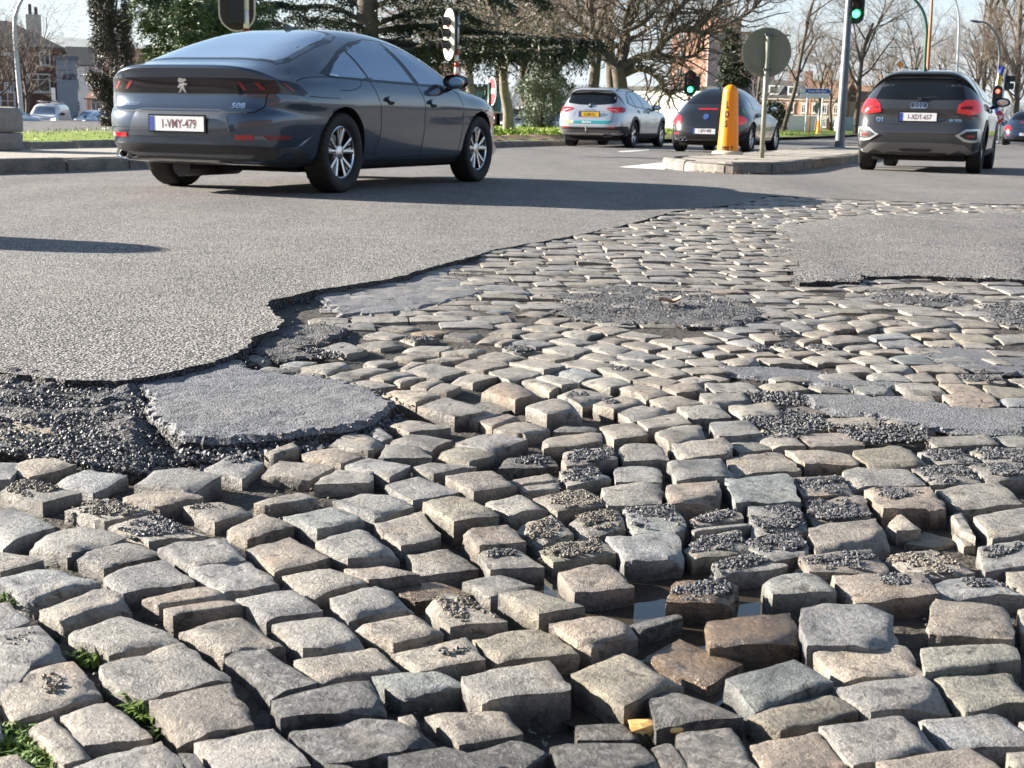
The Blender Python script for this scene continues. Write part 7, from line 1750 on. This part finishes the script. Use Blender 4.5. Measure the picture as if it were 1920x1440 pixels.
# ---- needle sprays
def tufts(v, f, p, r, n, size, droop=.4, flat=.4, d0=None):
    for _ in range(n):
        d = Vector((r.gauss(0, 1), r.gauss(0, 1), r.gauss(0, flat) - droop));
        if d0: d += d0 * 1.2
        d.normalize(); s = d.cross(Vector((r.gauss(0, 1), r.gauss(0, 1), r.gauss(0, 1)))).normalized(); L_ = size * r.uniform(.6, 1.4); w = L_ * r.uniform(.09, .16); q = p + Vector((r.gauss(0, size * .5), r.gauss(0, size * .5), r.gauss(0, size * .3))); k = len(v)
        v += [tuple(q - s * w * .4), tuple(q + s * w * .4), tuple(q + d * L_ * .55 + s * w), tuple(q + d * L_), tuple(q + d * L_ * .55 - s * w)]; f.append((k, k + 1, k + 2, k + 3, k + 4))
def cedar_limb(big, v, f, pts, r, r0, hang, dens=1.0, size=.165, half=.58):
    pts = [Vector(p) for p in catmull([tuple(p) for p in pts], 5)]; n = len(pts); big.append((pts, [r0 * (1 - .85 * i / (n - 1)) for i in range(n)], 1)); Lt = sum((b - a).length for a, b in zip(pts, pts[1:]))
    m = int(Lt / .12 * dens)
    for i in range(m):
        t = .06 + .94 * (i + r.random()) / m; fi = t * (n - 1); a = int(min(fi, n - 2)); q = pts[a].lerp(pts[a + 1], fi - a); ax = (pts[a + 1] - pts[a]).normalized(); sd = ax.cross(Vector((0, 0, 1))).normalized() * r.choice((-1, 1))
        bl = r.uniform(.5, 1.5) * half * (1.15 - .5 * t); d = (ax * r.uniform(.2, .8) + sd * r.uniform(.3, 1.0) + Vector((0, 0, r.uniform(-.25, .10)))).normalized(); p2 = q + d * bl * .55 + Vector((0, 0, -.05)); p3 = q + d * bl + Vector((0, 0, -hang * bl * r.uniform(.3, 1.0)))
        big.append(([q, p2, p3], [.018, .012, .005], 2))
        for k in range(8): s = (k + r.random()) / 8; c_ = q.lerp(p2, s * 2) if s < .5 else p2.lerp(p3, s * 2 - 1); tufts(v, f, c_, r, 5, size, .35, .4, d)
        if r.random() < hang:
            hl = r.uniform(.2, .65) * hang; p4 = p3 + Vector((r.gauss(0, .1), r.gauss(0, .1), -hl))
            for k in range(4): tufts(v, f, p3.lerp(p4, k / 4), r, 3, size * .9, .9, .3)
def conifer(name, label, base, trunk_px, dist, rad, limbs_, mat_, seed, zb):
    r = random.Random(seed); t = empty(name, base); tag(t, label, 'tree'); big, v, f = [], [], []
    tp = [D(x, y, dist) - base for x, y in trunk_px]; tp[0] = Vector((0, 0, 0)); big.append((tp, [rad * (1 - .5 * i / (len(tp) - 1)) for i in range(len(tp))], 0))
    for px, dd, r0, hang, dens in limbs_:
        n = len(px); cedar_limb(big, v, f, [D(x, y, dist + dd * (j / (n - 1))) - base for j, (x, y) in enumerate(px)], r, r0, hang, dens)
    b = MB()
    for pts, rr, lv in big: b.tube(pts, rr, 12 if lv == 0 else 5 if lv == 1 else 3, cap=False)
    b.build('trunk', M_bark, t, True); mesh('crown', v, f, mat_, t); return t
dc = 52; bc = D(690, 235, dc); bc.z = .2
conifer('cedar_tree', 'large dark cedar with a thick trunk and long drooping limbs behind the fastback', bc, [(690, 240), (689, 120), (688, 40), (690, -30), (692, -160)], dc, .56, [
    ([(700, 92), (760, 96), (830, 76), (920, 70), (1020, 72), (1120, 78)], -4, .13, 1.0, 2.2), ([(700, 75), (770, 82), (860, 100), (950, 100), (1040, 96), (1090, 92)], -1.5, .12, 1.1, 2.0), ([(700, 60), (760, 50), (840, 48), (900, 58), (980, 66)], 2, .12, .9, 1.6), ([(705, 45), (780, 20), (850, 20), (905, 40)], 3, .11, .8, 1.3), 
    ([(680, 90), (640, 84), (590, 78), (540, 84), (490, 70)], -2, .12, .8, 1.5), ([(680, 70), (620, 60), (560, 58), (510, 40), (470, 60)], 2, .12, .8, 1.5), ([(680, 40), (620, 12), (560, 12), (520, 5), (470, 12)], -1, .11, .7, 1.4), ([(682, 20), (640, -15), (580, -22), (520, -30)], 2, .10, .7, 1.2), ([(700, 15), (760, -12), (830, -15), (900, -20), (960, 10)], -3, .10, .9, 1.2), ([(700, -10), (780, -30), (880, -40), (960, -25), (1030, 5)], 1, .10, .9, 1.3), ([(682, 60), (650, 40), (600, 35), (550, 30)], -4, .09, .8, 1.2)], M_needle, 4, .2)
dg = 44; bg_ = D(370, 235, dg); bg_.z = .2
conifer('cedar_tree', 'lighter green cedar with layered sunlit sprays left of the traffic light back', bg_, [(372, 235), (374, 120), (372, 40), (372, -120)], dg, .36, [
    ([(365, 120), (340, 122), (310, 112), (290, 100)], -2, .07, .6, 1.8), ([(370, 100), (345, 92), (315, 86), (288, 88)], 0, .07, .6, 2.0), ([(370, 80), (340, 62), (310, 52), (285, 40)], -2, .07, .6, 2.2), ([(370, 60), (335, 38), (300, 22), (276, 18)], 1, .07, .6, 2.2), ([(370, 40), (340, 10), (305, -5), (270, -8)], -2, .07, .6, 2.2), ([(376, 110), (400, 108), (430, 95), (460, 98)], -2, .07, .6, 2.0), ([(376, 90), (405, 76), (430, 70), (470, 76)], 1, .07, .6, 2.2), ([(376, 66), (400, 46), (440, 36), (480, 42)], -2, .07, .6, 2.2), ([(376, 40), (410, 18), (450, 8), (500, 12)], 0, .07, .6, 2.2), ([(374, 20), (400, -5), (440, -18), (480, -14)], -2, .07, .6, 2.0), ([(374, 10), (350, -20), (320, -30), (290, -34)], 1, .07, .6, 2.0), ([(372, 105), (372, 100), (360, 92), (350, 100)], -4, .06, .6, 3.2), ([(374, 76), (380, 66), (372, 60), (360, 66)], -4, .06, .6, 3.2), ([(374, 40), (380, 32), (366, 24), (350, 30)], -4, .06, .6, 3.2), ([(374, 16), (384, 8), (370, 0), (356, 4)], -4, .06, .6, 3.2)], M_needle2, 6, .2)
def leaf_column(name, label, px_axis, dist, mat_, n, size, seed, zb, gaps=.5):
    """ivy-clad or columnar crown: leaves clumped round a few leaders"""
    r = random.Random(seed); base = D(px_axis[0][0], px_axis[0][1], dist); base.z = zb; t = empty(name, base); tag(t, label, 'tree'); pts = [D(x, y, dist) - base for x, y, w in px_axis]; ws = [w / F_PX * dist for x, y, w in px_axis]; pts[0].z = 0
    b = MB(); m = len(pts); b.tube(pts, [.22 * (1 - .7 * i / (m - 1)) for i in range(m)], 7)
    for k in range(3):
        o = Vector((r.gauss(0, .35), r.gauss(0, .35), 0)); b.tube([p + o * (.3 + i / m) for i, p in enumerate(pts)], [.10 * (1 - .6 * i / (m - 1)) for i in range(m)], 6)
    b.build('trunk', M_bark, t, True); v, f = [], []
    zt = pts[-1].z
    for _ in range(n):
        u = r.random() * (m - 1); a = int(min(u, m - 2)); c_ = pts[a].lerp(pts[a + 1], u - a); w = ws[a] + (ws[a + 1] - ws[a]) * (u - a); an = r.random() * 6.283; rad = w * math.sqrt(r.uniform(.15, 1.0)); q = c_ + Vector((math.cos(an) * rad, math.sin(an) * rad, r.gauss(0, .2)))
        cl = noise.noise(q * 1.1 + Vector((seed, 0, 0))) + .6 * noise.noise(q * 2.7)
        if cl < -.34 * gaps * 2 or rad > w * (.72 + .45 * noise.noise(q * .9)): continue
        tufts(v, f, q, r, 2, size, .2, 1.0)
    mesh('crown', v, f, mat_, t); return t
leaf_column('ivy_tree', 'dark ivy covered tree between the annexe and the fastback', [(212, 232, 20), (212, 200, 34), (213, 150, 50), (214, 100, 54), (205, 50, 46), (212, 0, 50), (214, -60, 44)], 60, M_ivy, 46000, .125, 3, -.65)
leaf_column('pine_tree', 'grey green pine behind the trunk of the short lawn tree', [(1014, 205, 30), (1016, 190, 62), (1020, 160, 58), (1026, 130, 34), (1030, 104, 8)], 84, M_pine, 15000, .22, 5, .1)
leaf_column('fir_tree', 'dark narrow fir below the brick tower and behind the green signal', [(1374, 232, 44), (1374, 190, 44), (1374, 140, 32), (1373, 95, 20), (1372, 62, 6)], 130, M_needle, 15000, .42, 7, .1)
leaf_column('evergreen_shrub', 'dark evergreen shrub left of the terraced houses behind the round sign pole', [(1455, 240, 22), (1455, 225, 30), (1455, 208, 22), (1455, 196, 8)], 150, M_needle, 3000, .4, 9, .1)
r9 = random.Random(77); v, f = [], []
for _ in range(26000):     # far wooded backdrop of bare thickets
    x = r9.uniform(-140, 190); y = 300 + r9.uniform(0, 60); h = 7 + 4 * noise.noise(Vector((x * .03, 0, 5))); q = Vector((x, y, r9.uniform(0, h) ** 1.0)); L_ = r9.uniform(.8, 2.4); d = Vector((r9.gauss(0, .5), r9.gauss(0, .5), 1)).normalized(); s = Vector((r9.uniform(.03, .07), 0, 0)); k = len(v)
    v += [tuple(q - s), tuple(q + s), tuple(q + d * L_)]; f.append((k, k + 1, k + 2))
tag(mesh('far_thicket', v, f, mat('far_thicket', (.22, .19, .17), .95, base2=(.32, .28, .25), vscale=.1)), kind='stuff')

# added brick row behind the viewer: blocks low sky light, shows only in reflections
r_, ro = building('unseen_brick_row', 'added long brick row with white windows, unseen behind the viewer, blocking low sky light', (4, -26), 64, 9, 8.5, R(180), M_brick3, M_roof, 3.0)
for i in range(13):
    for z_ in (1.8, 5.6): window(r_, -29 + i * 4.8, z_, 1.5, 1.9, 0)
